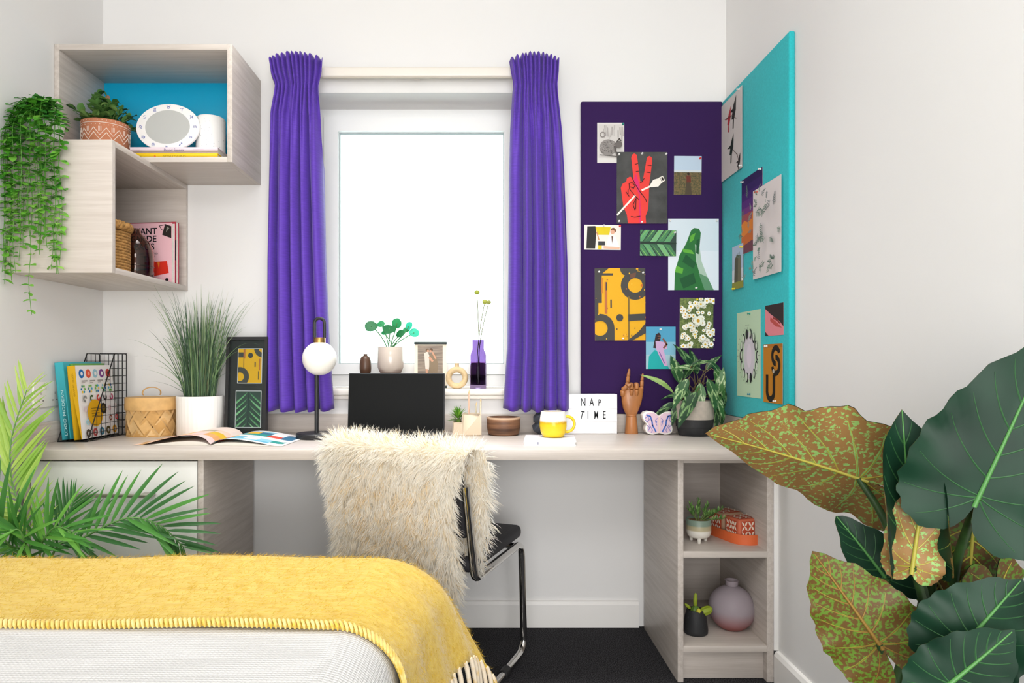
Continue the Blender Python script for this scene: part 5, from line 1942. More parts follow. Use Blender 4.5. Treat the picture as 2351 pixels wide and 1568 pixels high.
def print_flat(name, label, cat, rect, fn, rz=0.0, board='purple', z=None, ry=0.0, lift=0.0):
    """rect = (px0, py0, px1, py1) on the purple board, or (y0, z0, y1, z1) on the teal board"""
    if board == 'purple':
        yb_ = -0.0206 - lift
        x0, x1 = X(rect[0], yb_), X(rect[2], yb_)
        zt_, zb_ = Z(rect[1], yb_), Z(rect[3], yb_)
        w, h = x1 - x0, zt_ - zb_
        loc, rot = (x0, yb_, zb_), (0, ry, 0)
    else:
        y0, zb_, y1, zt_ = rect
        w, h = abs(y1 - y0), zt_ - zb_
        loc, rot = (0.9425 - lift, y0, zb_), (ry, 0, -PI / 2)
    mb = MB()
    a = Art(mb, w, h)
    a.mats = [M_PAPER]
    mb.box((0, -0.0004, 0), (w, 0.0, h))
    a.d = 0.0004
    fn(a)
    o = mb.build(name, a.mats)
    o.location = loc
    o.rotation_euler = Euler(rot)
    tag(o, label, cat)
    return o


def wiggle(R, u0, v0, u1, v1, n, amp):
    return [(u0 + (u1 - u0) * i / n + R.uniform(-amp, amp), v0 + (v1 - v0) * i / n + R.uniform(-amp, amp)) for i in range(n + 1)]


def art_rabbit(a):
    R = random.Random(1)
    a.rect(0.0, 0.0, 1, 1, ink('DAD6D2'))
    a.rect(0.05, 0.04, 0.95, 0.88, ink('CFCAC6'))
    for _ in range(16):
        u = R.uniform(0.2, 0.95)
        v = R.uniform(0.05, 0.2)
        a.line([(u, v), (u + R.uniform(-.03, .03), v + R.uniform(0.1, 0.3))], R.uniform(0.02, 0.06), ink(R.choice(('B5AFAB', 'A9A39F', 'BFBAB6'))))
    a.ring(0.20, 0.30, 0.07, 0.11, ink('8A8480'), n=16)
    a.circ(0.40, 0.62, 0.32, ink('8F8986'), ry=0.30)
    for _ in range(70):
        an, r = R.uniform(0, 6.28), 0.30 * math.sqrt(R.random())
        u, v = 0.40 + r * math.cos(an), 0.62 + 0.62 * r * math.sin(an)
        a.line([(u, v), (u + R.uniform(-.05, .05), v + R.uniform(-.03, .03))], 0.014, ink(R.choice(('5F5A58', '6E6865', 'B4AFAB', '4A4543'))))
    a.circ(0.78, 0.56, 0.13, ink('6A6461'))
    a.line([(0.70, 0.50), (0.80, 0.42), (0.86, 0.47)], 0.04, ink('4A4543'))
    a.line([(0.62, 0.60), (0.72, 0.85)], 0.05, ink('57514F'))
    a.line([(0.08, 0.82), (0.70, 0.86)], 0.03, ink('57514F'))


def art_peace(a):
    Rd, K, Wt = ink('E5403A'), ink('241818'), ink('EFE8DE')
    a.rect(0, 0, 1, 1, mat('chalk_black', '3B3B3A', 0.75, var=((18, 18, 18), 0.3), c2='4C4C4B'))
    hand = [(0.22, 1.0), (0.20, 0.88), (0.13, 0.76), (0.10, 0.60), (0.08, 0.50), (0.12, 0.44), (0.18, 0.42), (0.20, 0.37), (0.26, 0.345), (0.33, 0.37),
            (0.31, 0.25), (0.285, 0.08), (0.30, 0.04), (0.345, 0.02), (0.395, 0.04), (0.42, 0.16), (0.46, 0.40), (0.50, 0.41), (0.54, 0.38), (0.585, 0.12), (0.605, 0.07),
            (0.65, 0.055), (0.695, 0.08), (0.70, 0.14), (0.67, 0.30), (0.64, 0.44), (0.635, 0.64), (0.62, 0.80), (0.57, 0.90), (0.58, 1.0)]
    # fan of convex pieces so the outline stays exact
    a.poly([(0.20, 0.88), (0.13, 0.76), (0.10, 0.60), (0.08, 0.50), (0.12, 0.44), (0.18, 0.42), (0.50, 0.41), (0.64, 0.44), (0.635, 0.64), (0.62, 0.80), (0.57, 0.90), (0.58, 1.0), (0.22, 1.0)], Rd)
    a.poly([(0.18, 0.44), (0.20, 0.37), (0.26, 0.345), (0.33, 0.37), (0.46, 0.44)], Rd)
    a.poly([(0.285, 0.08), (0.30, 0.04), (0.345, 0.02), (0.395, 0.04), (0.42, 0.16), (0.47, 0.44), (0.34, 0.44), (0.31, 0.25)], Rd)
    a.poly([(0.585, 0.12), (0.605, 0.07), (0.65, 0.055), (0.695, 0.08), (0.70, 0.14), (0.67, 0.30), (0.64, 0.46), (0.50, 0.46)], Rd)
    a.poly([(0.33, 0.40), (0.38, 0.30), (0.45, 0.46), (0.48, 1.0), (0.45, 1.0), (0.44, 0.60)], ink('DC2A6A'))
    a.line([(0.01, 0.88), (0.36, 0.61)], 0.035, Wt)
    a.line([(0.50, 0.535), (0.68, 0.475)], 0.035, Wt)
    a.poly([(0.66, 0.46), (0.72, 0.39), (0.84, 0.365), (0.89, 0.43), (0.82, 0.485), (0.68, 0.495)], Wt)
    a.poly([(0.83, 0.36), (0.91, 0.335), (0.955, 0.40), (0.885, 0.435)], Wt)
    a.poly([(0.855, 0.365), (0.905, 0.35), (0.935, 0.395), (0.885, 0.415)], K)
    a.line([(0.87, 0.37), (0.90, 0.405)], 0.012, Wt)
    for pts in (((0.36, 0.175), (0.42, 0.16)), ((0.38, 0.275), (0.44, 0.27)), ((0.61, 0.185), (0.68, 0.19)), ((0.59, 0.285), (0.66, 0.29)),
                ((0.30, 0.36), (0.36, 0.45), (0.46, 0.56), (0.57, 0.66), (0.585, 0.70)), ((0.24, 0.44), (0.25, 0.52), (0.34, 0.60), (0.44, 0.67)),
                ((0.24, 0.44), (0.30, 0.43), (0.36, 0.47), (0.33, 0.51), (0.27, 0.49)), ((0.46, 0.43), (0.50, 0.42), (0.54, 0.37)),
                ((0.28, 0.905), (0.36, 0.915), (0.46, 0.90)), ((0.37, 0.66), (0.32, 0.74), (0.36, 0.82)), ((0.38, 0.64), (0.37, 0.80)), ((0.18, 0.56), (0.24, 0.62)), ((0.22, 0.52), (0.22, 0.60))):
        a.line(pts, 0.013, K)


def art_field(a):
    a.rect(0, 0, 1, 0.44, ink('B9CBDD'))
    a.rect(0, 0.36, 1, 0.44, ink('CBD3DA'))
    a.rect(0, 0.42, 1, 1, mat('print_field', '7A6440', 0.7, var=((160, 160, 160), 0.5), c2='46492F'))
    a.poly([(0.46, 0.60), (0.58, 0.60), (0.66, 1.0), (0.40, 1.0)], ink('4E4334'))
    a.circ(0.52, 0.46, 0.05, ink('33281F'))
    a.poly([(0.45, 0.50), (0.60, 0.50), (0.62, 0.68), (0.46, 0.68)], ink('6B3328'))


def art_office(a):
    a.rect(0, 0, 1, 1, ink('E9E2DA'))
    a.poly([(0.30, 0.08), (0.72, 0.08), (0.68, 0.40), (0.36, 0.40)], ink('D9C21E'))
    a.poly([(0.08, 0.06), (0.30, 0.05), (0.33, 0.3), (0.30, 0.95), (0.06, 0.95)], ink('2C2A28'))
    a.circ(0.79, 0.22, 0.075, ink('7A5136'))
    a.circ(0.77, 0.28, 0.06, ink('D9A68A'))
    a.poly([(0.66, 0.42), (0.84, 0.42), (0.98, 0.95), (0.60, 0.95)], ink('F0ECE8'))
    a.poly([(0.74, 0.45), (0.79, 0.45), (0.76, 0.75)], ink('6B4A3A'))
    a.rect(0.38, 0.66, 0.57, 0.82, ink('3A3C3E'))
    a.rect(0.38, 0.82, 0.48, 0.98, ink('D9C21E'))
    a.line([(0.55, 0.9), (0.95, 0.93)], 0.06, ink('E3B79C'))
    a.line([(0.34, 0.30), (0.40, 0.60)], 0.03, ink('C98F5A'))


def art_cloak(a):
    a.rect(0, 0, 1, 1, ink('DDE3EC'))
    a.rect(0, 0, 1, 0.45, ink('D2DDE6'))
    a.poly([(0.12, 1.0), (0.13, 0.76), (0.22, 0.52), (0.36, 0.34), (0.45, 0.17), (0.51, 0.13), (0.61, 0.14), (0.645, 0.20), (0.62, 0.40), (0.60, 0.66), (0.72, 1.0)], ink('2B6E38'))
    a.poly([(0.55, 0.60), (0.53, 0.36), (0.62, 0.40), (0.66, 0.60), (0.78, 0.82), (0.90, 1.0), (0.72, 1.0)], ink('A9C0AF'))
    a.poly([(0.60, 0.76), (0.78, 0.82), (0.90, 1.0), (0.72, 1.0)], ink('5F8F6C'))
    for p in ([(0.28, 0.42), (0.46, 0.44), (0.52, 0.50), (0.30, 0.47)], [(0.16, 0.66), (0.30, 0.70), (0.28, 0.77), (0.13, 0.75)], [(0.44, 0.24), (0.54, 0.20), (0.50, 0.30), (0.42, 0.34)]):
        a.poly(p, ink('5FA83C'))
    for p in ([(0.35, 0.50), (0.55, 0.62), (0.50, 0.70), (0.28, 0.60)], [(0.22, 0.84), (0.50, 0.76), (0.55, 0.90), (0.30, 0.98)], [(0.56, 0.30), (0.62, 0.28), (0.60, 0.50), (0.55, 0.48)]):
        a.poly(p, ink('1E5530'))


def art_daisies(a):
    R = random.Random(8)
    a.rect(0, 0, 1, 1, mat('print_meadow', '7E8C4E', 0.7, var=((120, 120, 120), 0.5), c2='4E5F33'))
    for i in range(86):
        u, v, r = R.random(), R.random(), R.uniform(0.05, 0.11)
        if i == 85:
            u, v, r = 0.50, 0.46, 0.17
        n = 9
        pts = []
        for j in range(n * 2):
            rr = r * (1.0 if j % 2 == 0 else 0.72)
            an = j * PI / n
            pts.append((u + rr * math.cos(an), v + rr * math.sin(an) * a.w / a.h))
        a.poly(pts, ink(R.choice(('F2F0E6', 'E6E6D6', 'F6F4EC'))))
        a.circ(u, v, r * 0.30, ink(R.choice(('D9A82A', 'C9962A', 'E0B83C'))), n=10)


def art_woman(a):
    a.rect(0, 0, 1, 1, ink('4F9CC0'))
    a.rect(0, 0.36, 1, 0.66, ink('7FB6CE'))
    a.rect(0, 0.66, 1, 1.0, ink('9FC0CC'))
    a.poly([(0.07, 0.98), (0.10, 0.70), (0.30, 0.55), (0.60, 0.66), (0.78, 1.0), (0.07, 1.0)], ink('1FA7A6'))
    a.poly([(0.24, 0.50), (0.33, 0.18), (0.44, 0.14), (0.50, 0.20), (0.48, 0.34), (0.40, 0.52)], ink('33262A'))
    a.poly([(0.32, 0.34), (0.56, 0.36), (0.70, 0.38), (0.72, 0.52), (0.60, 0.55), (0.66, 0.76), (0.74, 0.94), (0.62, 0.93), (0.44, 0.68), (0.34, 0.52)], ink('C9A6CC'))
    a.circ(0.44, 0.25, 0.06, ink('7A4E3E'))
    a.line([(0.38, 0.25), (0.48, 0.26)], 0.035, ink('1C1A20'))
    a.line([(0.60, 0.50), (0.70, 0.42), (0.58, 0.29)], 0.06, ink('7A4E3E'))
    a.line([(0.45, 0.60), (0.62, 0.86)], 0.03, ink('7A5A98'))


print_flat('art_print', 'grey pencil sketch of a crouching rabbit on the purple board', 'print', (1371, 282, 1433, 374), art_rabbit)
print_flat('art_poster', 'black poster of a red peace sign hand holding a cable', 'poster', (1416, 349, 1532, 513), art_peace, lift=0.003)
print_flat('photo_print', 'photo of a figure standing in a brown field under pale sky', 'photo', (1547, 358, 1610, 447), art_field, ry=0.01)
print_flat('photo_print', 'photo of two people talking in front of a yellow shape', 'photo', (1341, 516, 1425, 573), art_office, ry=0.012)
print_flat('art_print', 'pinned photo of a green cloaked figure on pale sky', 'print', (1534, 502, 1650, 666), art_cloak)
print_flat('photo_print', 'small landscape photo of dark green leaf ribs', 'photo', (1469, 528, 1552, 587), lambda a: art_leaf(a, False), lift=0.004, ry=0.015)
print_flat('art_poster', 'pinned yellow poster of worn black painted shapes', 'poster', (1366, 616, 1482, 782), lambda a: art_yellow(a, 1), ry=-0.005)
print_flat('photo_print', 'pinned photo of white daisies above the potted plant', 'photo', (1560, 684, 1637, 799), art_daisies, ry=0.008)
print_flat('photo_print', 'pinned photo of a woman in turquoise and lilac against blue sky', 'photo', (1483, 750, 1551, 847), art_woman, lift=0.002)


def art_birds(a):
    a.rect(0, 0, 1, 1, ink('C9C3C0'))
    for (u, v, s, c) in ((0.62, 0.20, 1.0, '2B2A28'), (0.40, 0.24, 0.8, 'A8343A'), (0.52, 0.64, 0.9, '26302A'), (0.86, 0.90, 0.6, '2B2A28')):
        a.poly([(u - 0.10 * s, v + 0.10 * s), (u - 0.02 * s, v - 0.06 * s), (u + 0.12 * s, v - 0.16 * s), (u + 0.10 * s, v + 0.02 * s), (u + 0.02 * s, v + 0.12 * s)], ink(c))
        a.poly([(u - 0.22 * s, v - 0.01 * s), (u - 0.02 * s, v - 0.03 * s), (u + 0.04 * s, v + 0.03 * s)], ink(c))
        a.line([(u, v + 0.05 * s), (u - 0.02 * s, v + 0.22 * s)], 0.05 * s, ink(c))
    a.line([(0.22, 0.22), (0.60, 0.26), (0.75, 0.34)], 0.012, ink('5A4A42'))
    a.line([(0.60, 0.70), (0.80, 0.80), (0.88, 0.92)], 0.012, ink('5A4A42'))


def art_desert(a):
    for i, c in enumerate(('2A1E52', '33225E', '42286C', '563078', '6E3A7C')):
        a.rect(0, i * 0.10, 1, i * 0.10 + 0.11, ink(c))
    a.rect(0, 0.48, 1, 1, ink('9A4A52'))
    a.poly([(0, 0.60), (0.15, 0.56), (0.30, 0.60), (0.5, 0.58), (0.55, 0.50), (0.78, 0.48), (0.85, 0.56), (1, 0.54), (1, 1), (0, 1)], ink('D9802C'))
    a.poly([(0, 0.78), (0.5, 0.72), (1, 0.80), (1, 0.92), (0, 0.88)], ink('C2662A'))
    a.poly([(0, 0.90), (0.5, 0.86), (1, 0.92), (1, 1), (0, 1)], ink('6E3A4A'))


def art_botanic(a):
    R = random.Random(6)
    a.rect(0, 0, 1, 1, ink('DAD3D2'))
    for i in range(46):
        u, v = R.random(), R.random()
        an, l = R.uniform(0, 6.28), R.uniform(0.10, 0.22)
        g = ink(R.choice(('6F8779', '5F7769', '84988B', '7C8484')))
        du, dv = math.cos(an) * l, math.sin(an) * l * a.w / a.h
        a.line([(u, v), (u + du * .5 + dv * .2, v + dv * .5 - du * .1), (u + du, v + dv)], 0.013, g)
        for j in range(1, 6):
            t = j / 6
            for s in (-1, 1):
                a.line([(u + du * t, v + dv * t), (u + du * (t + .12) - s * dv * .45 * (1 - t), v + dv * (t + .12) + s * du * .22 * (1 - t))], 0.012, g)


def art_cliff(a):
    a.rect(0, 0, 1, 0.75, ink('A9B9D2'))
    a.rect(0, 0.55, 1, 0.78, ink('C6CBD6'))
    a.poly([(0.20, 0.86), (0.25, 0.30), (0.45, 0.22), (0.80, 0.26), (0.85, 0.86)], ink('4E4A3C'))
    a.poly([(0.52, 0.86), (0.56, 0.28), (0.80, 0.26), (0.85, 0.86)], ink('6A6450'))
    a.rect(0, 0.84, 1, 1, ink('8A8A3C'))


def art_moon(a):
    a.rect(0, 0, 1, 1, ink('B9D2B4'))
    cu, cv = 0.54, 0.52
    a.circ(cu, cv, 0.24, ink('CDC9D2'), ry=0.40)
    a.circ(cu, cv, 0.10, ink('D8CFDC'), ry=0.20)
    for i in range(14):
        an = 2 * PI * i / 14
        u, v = cu + 0.34 * math.cos(an), cv + 0.26 * math.sin(an)
        a.circ(u, v, 0.050, ink('26282A'), ry=0.085, n=12)
        if i not in (3, 10):
            a.circ(u + 0.022 * math.cos(an + 0.5 * i), v + 0.012 * math.sin(an + i), 0.036, ink('C9D8C4'), ry=0.065, n=12)
    for i in range(28):
        an = 2 * PI * i / 28
        a.line([(cu + 0.42 * math.cos(an), cv + 0.31 * math.sin(an)), (cu + 0.45 * math.cos(an), cv + 0.33 * math.sin(an))], 0.010, ink('6E7A6C'))
    a.text('MOON PHASES', 0.54, 0.17, 0.012, ink('5E6A5C'), centre=True)


def art_pinkhand(a):
    a.rect(0, 0, 1, 1, ink('332A2C'))
    a.poly([(0, 0.10), (0.30, 0.30), (0.78, 0.55), (1, 0.75), (1, 1), (0.2, 1), (0, 0.85)], ink('D9848E'))
    a.poly([(0.30, 0.40), (0.70, 0.62), (0.92, 0.78), (0.60, 0.72), (0.28, 0.52)], ink('B8504A'))
    a.line([(0.45, 0.44), (0.65, 0.50), (0.80, 0.62)], 0.05, ink('8C3A38'))


def art_su(a):
    a.rect(0, 0, 1, 1, ink('B87A22'))
    a.rect(0, 0, 1, 0.06, ink('A86A1C'))
    K = ink('1E1712')
    a.ring(0.66, 0.20, 0.12, 0.24, K, a0=20, a1=270)
    a.ring(0.66, 0.36, 0.12, 0.24, K, a0=-170, a1=95)
    a.rect(0.14, 0.52, 0.27, 0.80, K)
    a.rect(0.50, 0.52, 0.63, 0.80, K)
    a.ring(0.385, 0.80, 0.115, 0.245, K, a0=180, a1=360)
    a.circ(0.55, 0.46, 0.05, ink('B9B2A6'))


T_ = 'teal'
print_flat('art_poster', 'grey poster of black and red birds on the teal board', 'poster', (-0.014, 1.722, -0.226, 2.014), art_birds, board=T_, lift=0.004)
print_flat('art_print', 'print of an orange desert under a violet night sky', 'print', (-0.212, 1.412, -0.392, 1.677), art_desert, board=T_)
print_flat('art_poster', 'pale poster covered in fine grey green fern drawings', 'poster', (-0.328, 1.309, -0.545, 1.610), art_botanic, board=T_, lift=0.006)
print_flat('photo_print', 'small photo of a dark rock stack under blue sky', 'photo', (-0.128, 1.294, -0.2325, 1.452), art_cliff, board=T_, lift=0.003)
print_flat('art_poster', 'pale green moon phase poster above the potted plant', 'poster', (-0.167, 0.906, -0.375, 1.206), art_moon, board=T_)
print_flat('photo_print', 'small dark photo of an outstretched pink hand', 'photo', (-0.413, 1.113, -0.548, 1.213), art_pinkhand, board=T_)
print_flat('art_print', 'ochre print with the black letters S and U', 'print', (-0.404, 0.897, -0.546, 1.086), art_su, board=T_, lift=0.002)

# push pins: small domed heads
pin_me = {}


def push_pin(pos, nrm, colour, label):
    if colour not in pin_me:
        m = mat('pin_' + colour, colour, 0.25, spec=0.6)
        pin_me[colour] = MB().lathe([(0, 0), (0.0038, 0), (0.0038, 0.0012), (0.0022, 0.003), (0.0022, 0.006), (0.0036, 0.0078), (0.0030, 0.0092), (0, 0.0095)], 14).mesh('push_pin', m, smooth=40)
    o = bpy.data.objects.new('push_pin', pin_me[colour])
    COL.objects.link(o)
    M4 = Vector(nrm).to_track_quat('Z', 'Y').to_matrix().to_4x4()
    M4.translation = pos
    o.matrix_world = M4
    tag(o, label, 'pin')
    return o


def pp(px, py, lift=0.0):
    y = -0.0212 - lift
    return (X(px, y), y, Z(py, y))


def pt(px, py, lift=0.0):
    x = 0.9418 - lift
    k_ = x * S / (px - VPX)
    return (x, (k_ - 1) * ZB, EYE - (py - VPY) * k_ / S)


CL, GN, RD, YL_ = 'E4E2E0', '1F8A7A', 'D63A34', 'E3D21E'
for px, py, c, w in ((1430, 285, GN, 'green push pin on the rabbit sketch'), (1421, 355, CL, 'clear push pin at the cable side corner of the peace poster'), (1474, 353, CL, 'clear push pin above the raised red fingers'), (1529, 354, CL, 'clear push pin at the outer top corner of the peace poster'),
                     (1421, 508, CL, 'clear push pin at the bottom corner of the peace poster'), (1473, 510, CL, 'clear push pin at the red wrist'), (1607, 364, RD, 'red push pin on the field photo'), (1423, 519, RD, 'red push pin on the photo of two people'), (1386, 518, CL, 'clear push pin above the talking people'),
                     (1538, 507, CL, 'clear push pin at the inner top corner of the green cloak photo'), (1645, 507, CL, 'clear push pin at the teal side of the green cloak photo'), (1598, 661, CL, 'clear push pin below the green cloak'), (1549, 534, CL, 'clear push pin on the leaf rib photo'),
                     (1375, 624, CL, 'clear push pin at the window side of the yellow poster'), (1476, 626, CL, 'clear push pin at the daisy side of the yellow poster'), (1430, 777, CL, 'clear push pin at the foot of the yellow poster'), (1600, 688, YL_, 'yellow push pin on the daisies'), (1516, 756, CL, 'clear push pin above the woman in turquoise')):
    lf2 = 0.003 if 'peace' in w or 'red fingers' in w or 'wrist' in w else (0.004 if 'leaf rib' in w else 0.002 if 'woman' in w else 0.0)
    push_pin(pp(px, py, lf2), (0, -1, 0), c, w)
for px, py, c, w, l in ((1697, 205, CL, 'clear push pin at the top of the bird poster', .004), (1702, 380, CL, 'clear push pin at the foot of the bird poster', .004), (1706, 418, CL, 'clear push pin at the violet corner of the desert print', 0), (1747, 388, CL, 'clear push pin at the upper corner of the desert print', 0),
                        (1738, 441, RD, 'red push pin on the fern poster', .006), (1704, 567, YL_, 'yellow push pin on top of the rock stack photo', .003), (1686, 663, YL_, 'yellow push pin at the foot of the rock stack photo', .003), (1722, 720, GN, 'green push pin on top of the moon poster', 0),
                        (1722, 905, '1F7F9A', 'blue push pin at the foot of the moon poster', 0), (1761, 795, CL, 'clear push pin at the top of the ochre letter print', .002), (1781, 921, CL, 'clear push pin at the foot of the ochre letter print', .002)):
    push_pin(pt(px, py, l), (-1, 0, 0), c, w)
# ================================================================== chair with sheepskin
CA = math.radians(22)
CH = thing('cantilever_chair', 'black padded cantilever chair with a chrome tube frame', 'chair', (-0.138, -0.414, 0), -CA)
m_chr = mat('chrome', 'D8D6D2', 0.08, metal=1.0)
m_pad = mat('black_pad', '232227', 0.6, bump=((250, 250, 250), 0.2))
# local: x right, y forward (to the desk), z up; seat 0.44 wide
SW = 0.215


def rbox(lo, hi, r, seg=4):
    return MB().box(lo, hi), r, seg


MB().box((-SW + 0.012, -0.20, 0.412), (SW - 0.004, 0.255, 0.458)).build('seat', m_pad, CH, bevel=0.018, seg=4)
bk_ = MB().box((-SW + 0.015, -0.012, 0), (SW - 0.012, 0.016, 0.245)).build('backrest', m_pad, CH, bevel=0.012, seg=3)
bk_.location = (0, -0.212, 0.52)
bk_.rotation_euler = (0.23, 0, 0)


def round_path(pts, r, n=6):
    pts = [Vector(p) for p in pts]
    out = [pts[0]]
    for a, b, c in zip(pts, pts[1:], pts[2:]):
        d1, d2 = (a - b), (c - b)
        rr = min(r, d1.length * 0.48, d2.length * 0.48)
        p1, p2 = b + d1.normalized() * rr, b + d2.normalized() * rr
        for i in range(n + 1):
            t = i / n
            out.append(p1 * (1 - t) ** 2 + b * 2 * t * (1 - t) + p2 * t * t)
    out.append(pts[-1])
    return out


RT = 0.0125
for s in (-1, 1):
    x = s * SW
    MB().tube(round_path([(x, -0.262, 0.68), (x, -0.208, 0.455), (x, -0.195, 0.398), (x, 0.235, 0.400), (x, 0.262, 0.0170), (x, -0.23, 0.0170), (x * 0.2, -0.245, 0.0170)], 0.055), RT, 12).build('frame_tube', m_chr, CH, smooth=60)
    MB().tube([(x, 0.085, 0.0170), (x, 0.045, 0.0170)], RT + 0.004, 12).build('floor_glide', M_BLACK, CH, smooth=40)
MB().tube([(-SW, 0.19, 0.398), (SW, 0.19, 0.398)], 0.010, 10).build('cross_bar', m_chr, CH, smooth=60)
MB().tube([(-SW * 0.21, -0.245, 0.0170), (SW * 0.21, -0.245, 0.0170)], RT, 12).build('rear_bar', m_chr, CH, smooth=60)

# sheepskin: hide draped over the backrest, then wool strands
np.random.seed(5)
FW = 0.222


def hide(u, s):
    """u -1..1 across, s 0..1 from the seat side over the top and down the rear; local chair coordinates"""
    top = 0.786
    lean = math.tan(0.23)

    def yb(z):
        return -0.212 - (z - 0.52) * lean
    if s < 0.34:
        t = s / 0.34
        zl = 0.475 - 0.05 * max(0.0, min(1.0, (u - 0.62) / 0.2))
        z = zl + (top - 0.012 - zl) * t
        y = yb(z) + 0.034
    elif s < 0.42:
        t = (s - 0.34) / 0.08
        a = PI * t
        z = top - 0.012 + 0.022 * math.sin(a)
        y = yb(z) + 0.003 + 0.031 * math.cos(a)
    else:
        t = (s - 0.42) / 0.58
        z = top - 0.012 - t * 0.50
        y = yb(max(z, 0.50)) - 0.030 - 0.016 * math.sin(PI * min(1, t * 1.2)) + 0.03 * max(0, t - 0.6)
    w = 1.0
    if s >= 0.42:
        w = interp([(0, 1.0), (0.25, 0.93), (0.5, 0.90), (0.72, 0.95), (0.85, 0.78), (1.0, 0.30)], t)
        sh = interp([(0, 0), (0.7, 0.0), (1, 0.10)], t)
    else:
        w = interp([(0, 0.75), (0.3, 0.9), (1, 1.0)], s / 0.42)
        sh = 0
    wr = interp([(0, 1.36), (0.33, 1.32), (0.40, 1.16), (0.50, 0.97), (1, 0.97)], s) if u > 0 else 0.96
    x = (u * FW * w * wr) + sh * FW * 1.4 - 0.022
    y += 0.012 * u * u
    z -= 0.018 * abs(u) ** 3 + 0.006 * math.sin(3 * u + 1)
    return Vector((x, y, z))


SK = thing('sheepskin', 'shaggy cream sheepskin draped over the chair back', 'sheepskin', CH.location, -CA)
rows = [[tuple(hide(-1 + 2 * j / 20, i / 60)) for j in range(21)] for i in range(61)]
hd = MB().grid(rows).build('hide', mat('hide_cream', 'E0D5C0', 0.9), SK, smooth=180)
hd.modifiers.new('t', 'SOLIDIFY').thickness = 0.004
NS = 42000
R = np.random.RandomState(3)
U = R.uniform(-1.03, 1.03, NS)
Sv = R.uniform(0.0, 1.0, NS)
gu, gs = 80, 240
tab = np.array([[hide(-1.05 + 2.1 * j / gu, i / gs)[:] for j in range(gu + 1)] for i in range(gs + 1)])
fi, fj = Sv * gs, (U + 1.05) / 2.1 * gu
i0, j0 = np.clip(fi.astype(int), 0, gs - 1), np.clip(fj.astype(int), 0, gu - 1)
ti, tj = (fi - i0)[:, None], (fj - j0)[:, None]
Pp = tab[i0, j0] * (1 - ti) * (1 - tj) + tab[i0 + 1, j0] * ti * (1 - tj) + tab[i0, j0 + 1] * (1 - ti) * tj + tab[i0 + 1, j0 + 1] * ti * tj
ds = tab[i0 + 1, j0] - tab[i0, j0]
du = tab[i0, j0 + 1] - tab[i0, j0]
Nn = np.cross(ds, du)
Nn /= np.linalg.norm(Nn, axis=1)[:, None] + 1e-9
cen = np.array([-0.01, -0.235, 0.66])
# outward: away from the backrest plane
plane_n = np.array([0, -math.cos(0.23), -math.sin(0.23)])
out_ref = np.where((Sv > 0.38)[:, None], plane_n, -plane_n)
out_ref = np.where(((Sv > 0.33) & (Sv < 0.43))[:, None], np.array([0, 0, 1.0]) + 0.3 * out_ref, out_ref)
flip = np.sign((Nn * out_ref).sum(1))
Nn *= flip[:, None]
both = (Sv < 0.37) & (U > 0.15) & (R.uniform(0, 1, NS) < 0.6)
Nn[both] *= -1                           # wool curls round the free edge of the front flap
Dn = ds / (np.linalg.norm(ds, axis=1)[:, None] + 1e-9)
Dn[Sv < 0.38] *= -1                       # on both sides the wool hangs downwards
Du = du / (np.linalg.norm(du, axis=1)[:, None] + 1e-9)
# locks: strands share a direction within small cells, and lean to a common tip
cell = (np.floor(U * 15 + 3 * np.sin(Sv * 23)) * 131 + np.floor(Sv * 46 + 2 * np.sin(U * 9))).astype(int)
cr = np.random.RandomState(1).uniform(-1, 1, (20011, 3))[cell % 20011]
L = R.uniform(0.034, 0.052, NS) * (1 + 0.15 * cr[:, 0])
edge = np.clip(np.abs(U) - 0.86, 0, 1) * 5 * np.sign(U)
flow = Dn * (0.62 + 0.25 * cr[:, 1:2]) + Du * (0.55 * cr[:, 2:3] + edge[:, None] * 0.9) + 0.25 * R.normal(0, 1, (NS, 3)) * 0.6
topm = ((Sv > 0.33) & (Sv < 0.45))[:, None]
flow = np.where(topm, flow * 0.55 + Du * 0.2 * R.normal(0, 1, (NS, 1)), flow)
d1 = Nn * np.where(topm, 0.85, 0.62) + flow * 0.5
d1 /= np.linalg.norm(d1, axis=1)[:, None]
d2 = Nn * np.where(topm, 0.5, 0.18) + flow
d2 /= np.linalg.norm(d2, axis=1)[:, None]
p0 = Pp
p1 = p0 + d1 * L[:, None] * 0.36
p2 = p1 + (d1 * 0.4 + d2 * 0.6) * L[:, None] * 0.34
p3 = p2 + d2 * L[:, None] * 0.34
side = np.cross(d2, Nn) + 0.30 * R.normal(0, 1, (NS, 3))
side /= np.linalg.norm(side, axis=1)[:, None] + 1e-9
w = R.uniform(0.0007, 0.0013, NS)[:, None]
V = np.stack([p0 - side * w, p0 + side * w, p1 - side * w * 0.95, p1 + side * w * 0.95, p2 - side * w * 0.7, p2 + side * w * 0.7, p3], 1).reshape(-1, 3)
base = (np.arange(NS) * 7)[:, None]
quads = np.concatenate([base + np.array([[0, 1, 3, 2]]), base + np.array([[2, 3, 5, 4]])], 1).reshape(-1, 4)
tris = (base + np.array([[4, 5, 6]])).reshape(-1, 3)


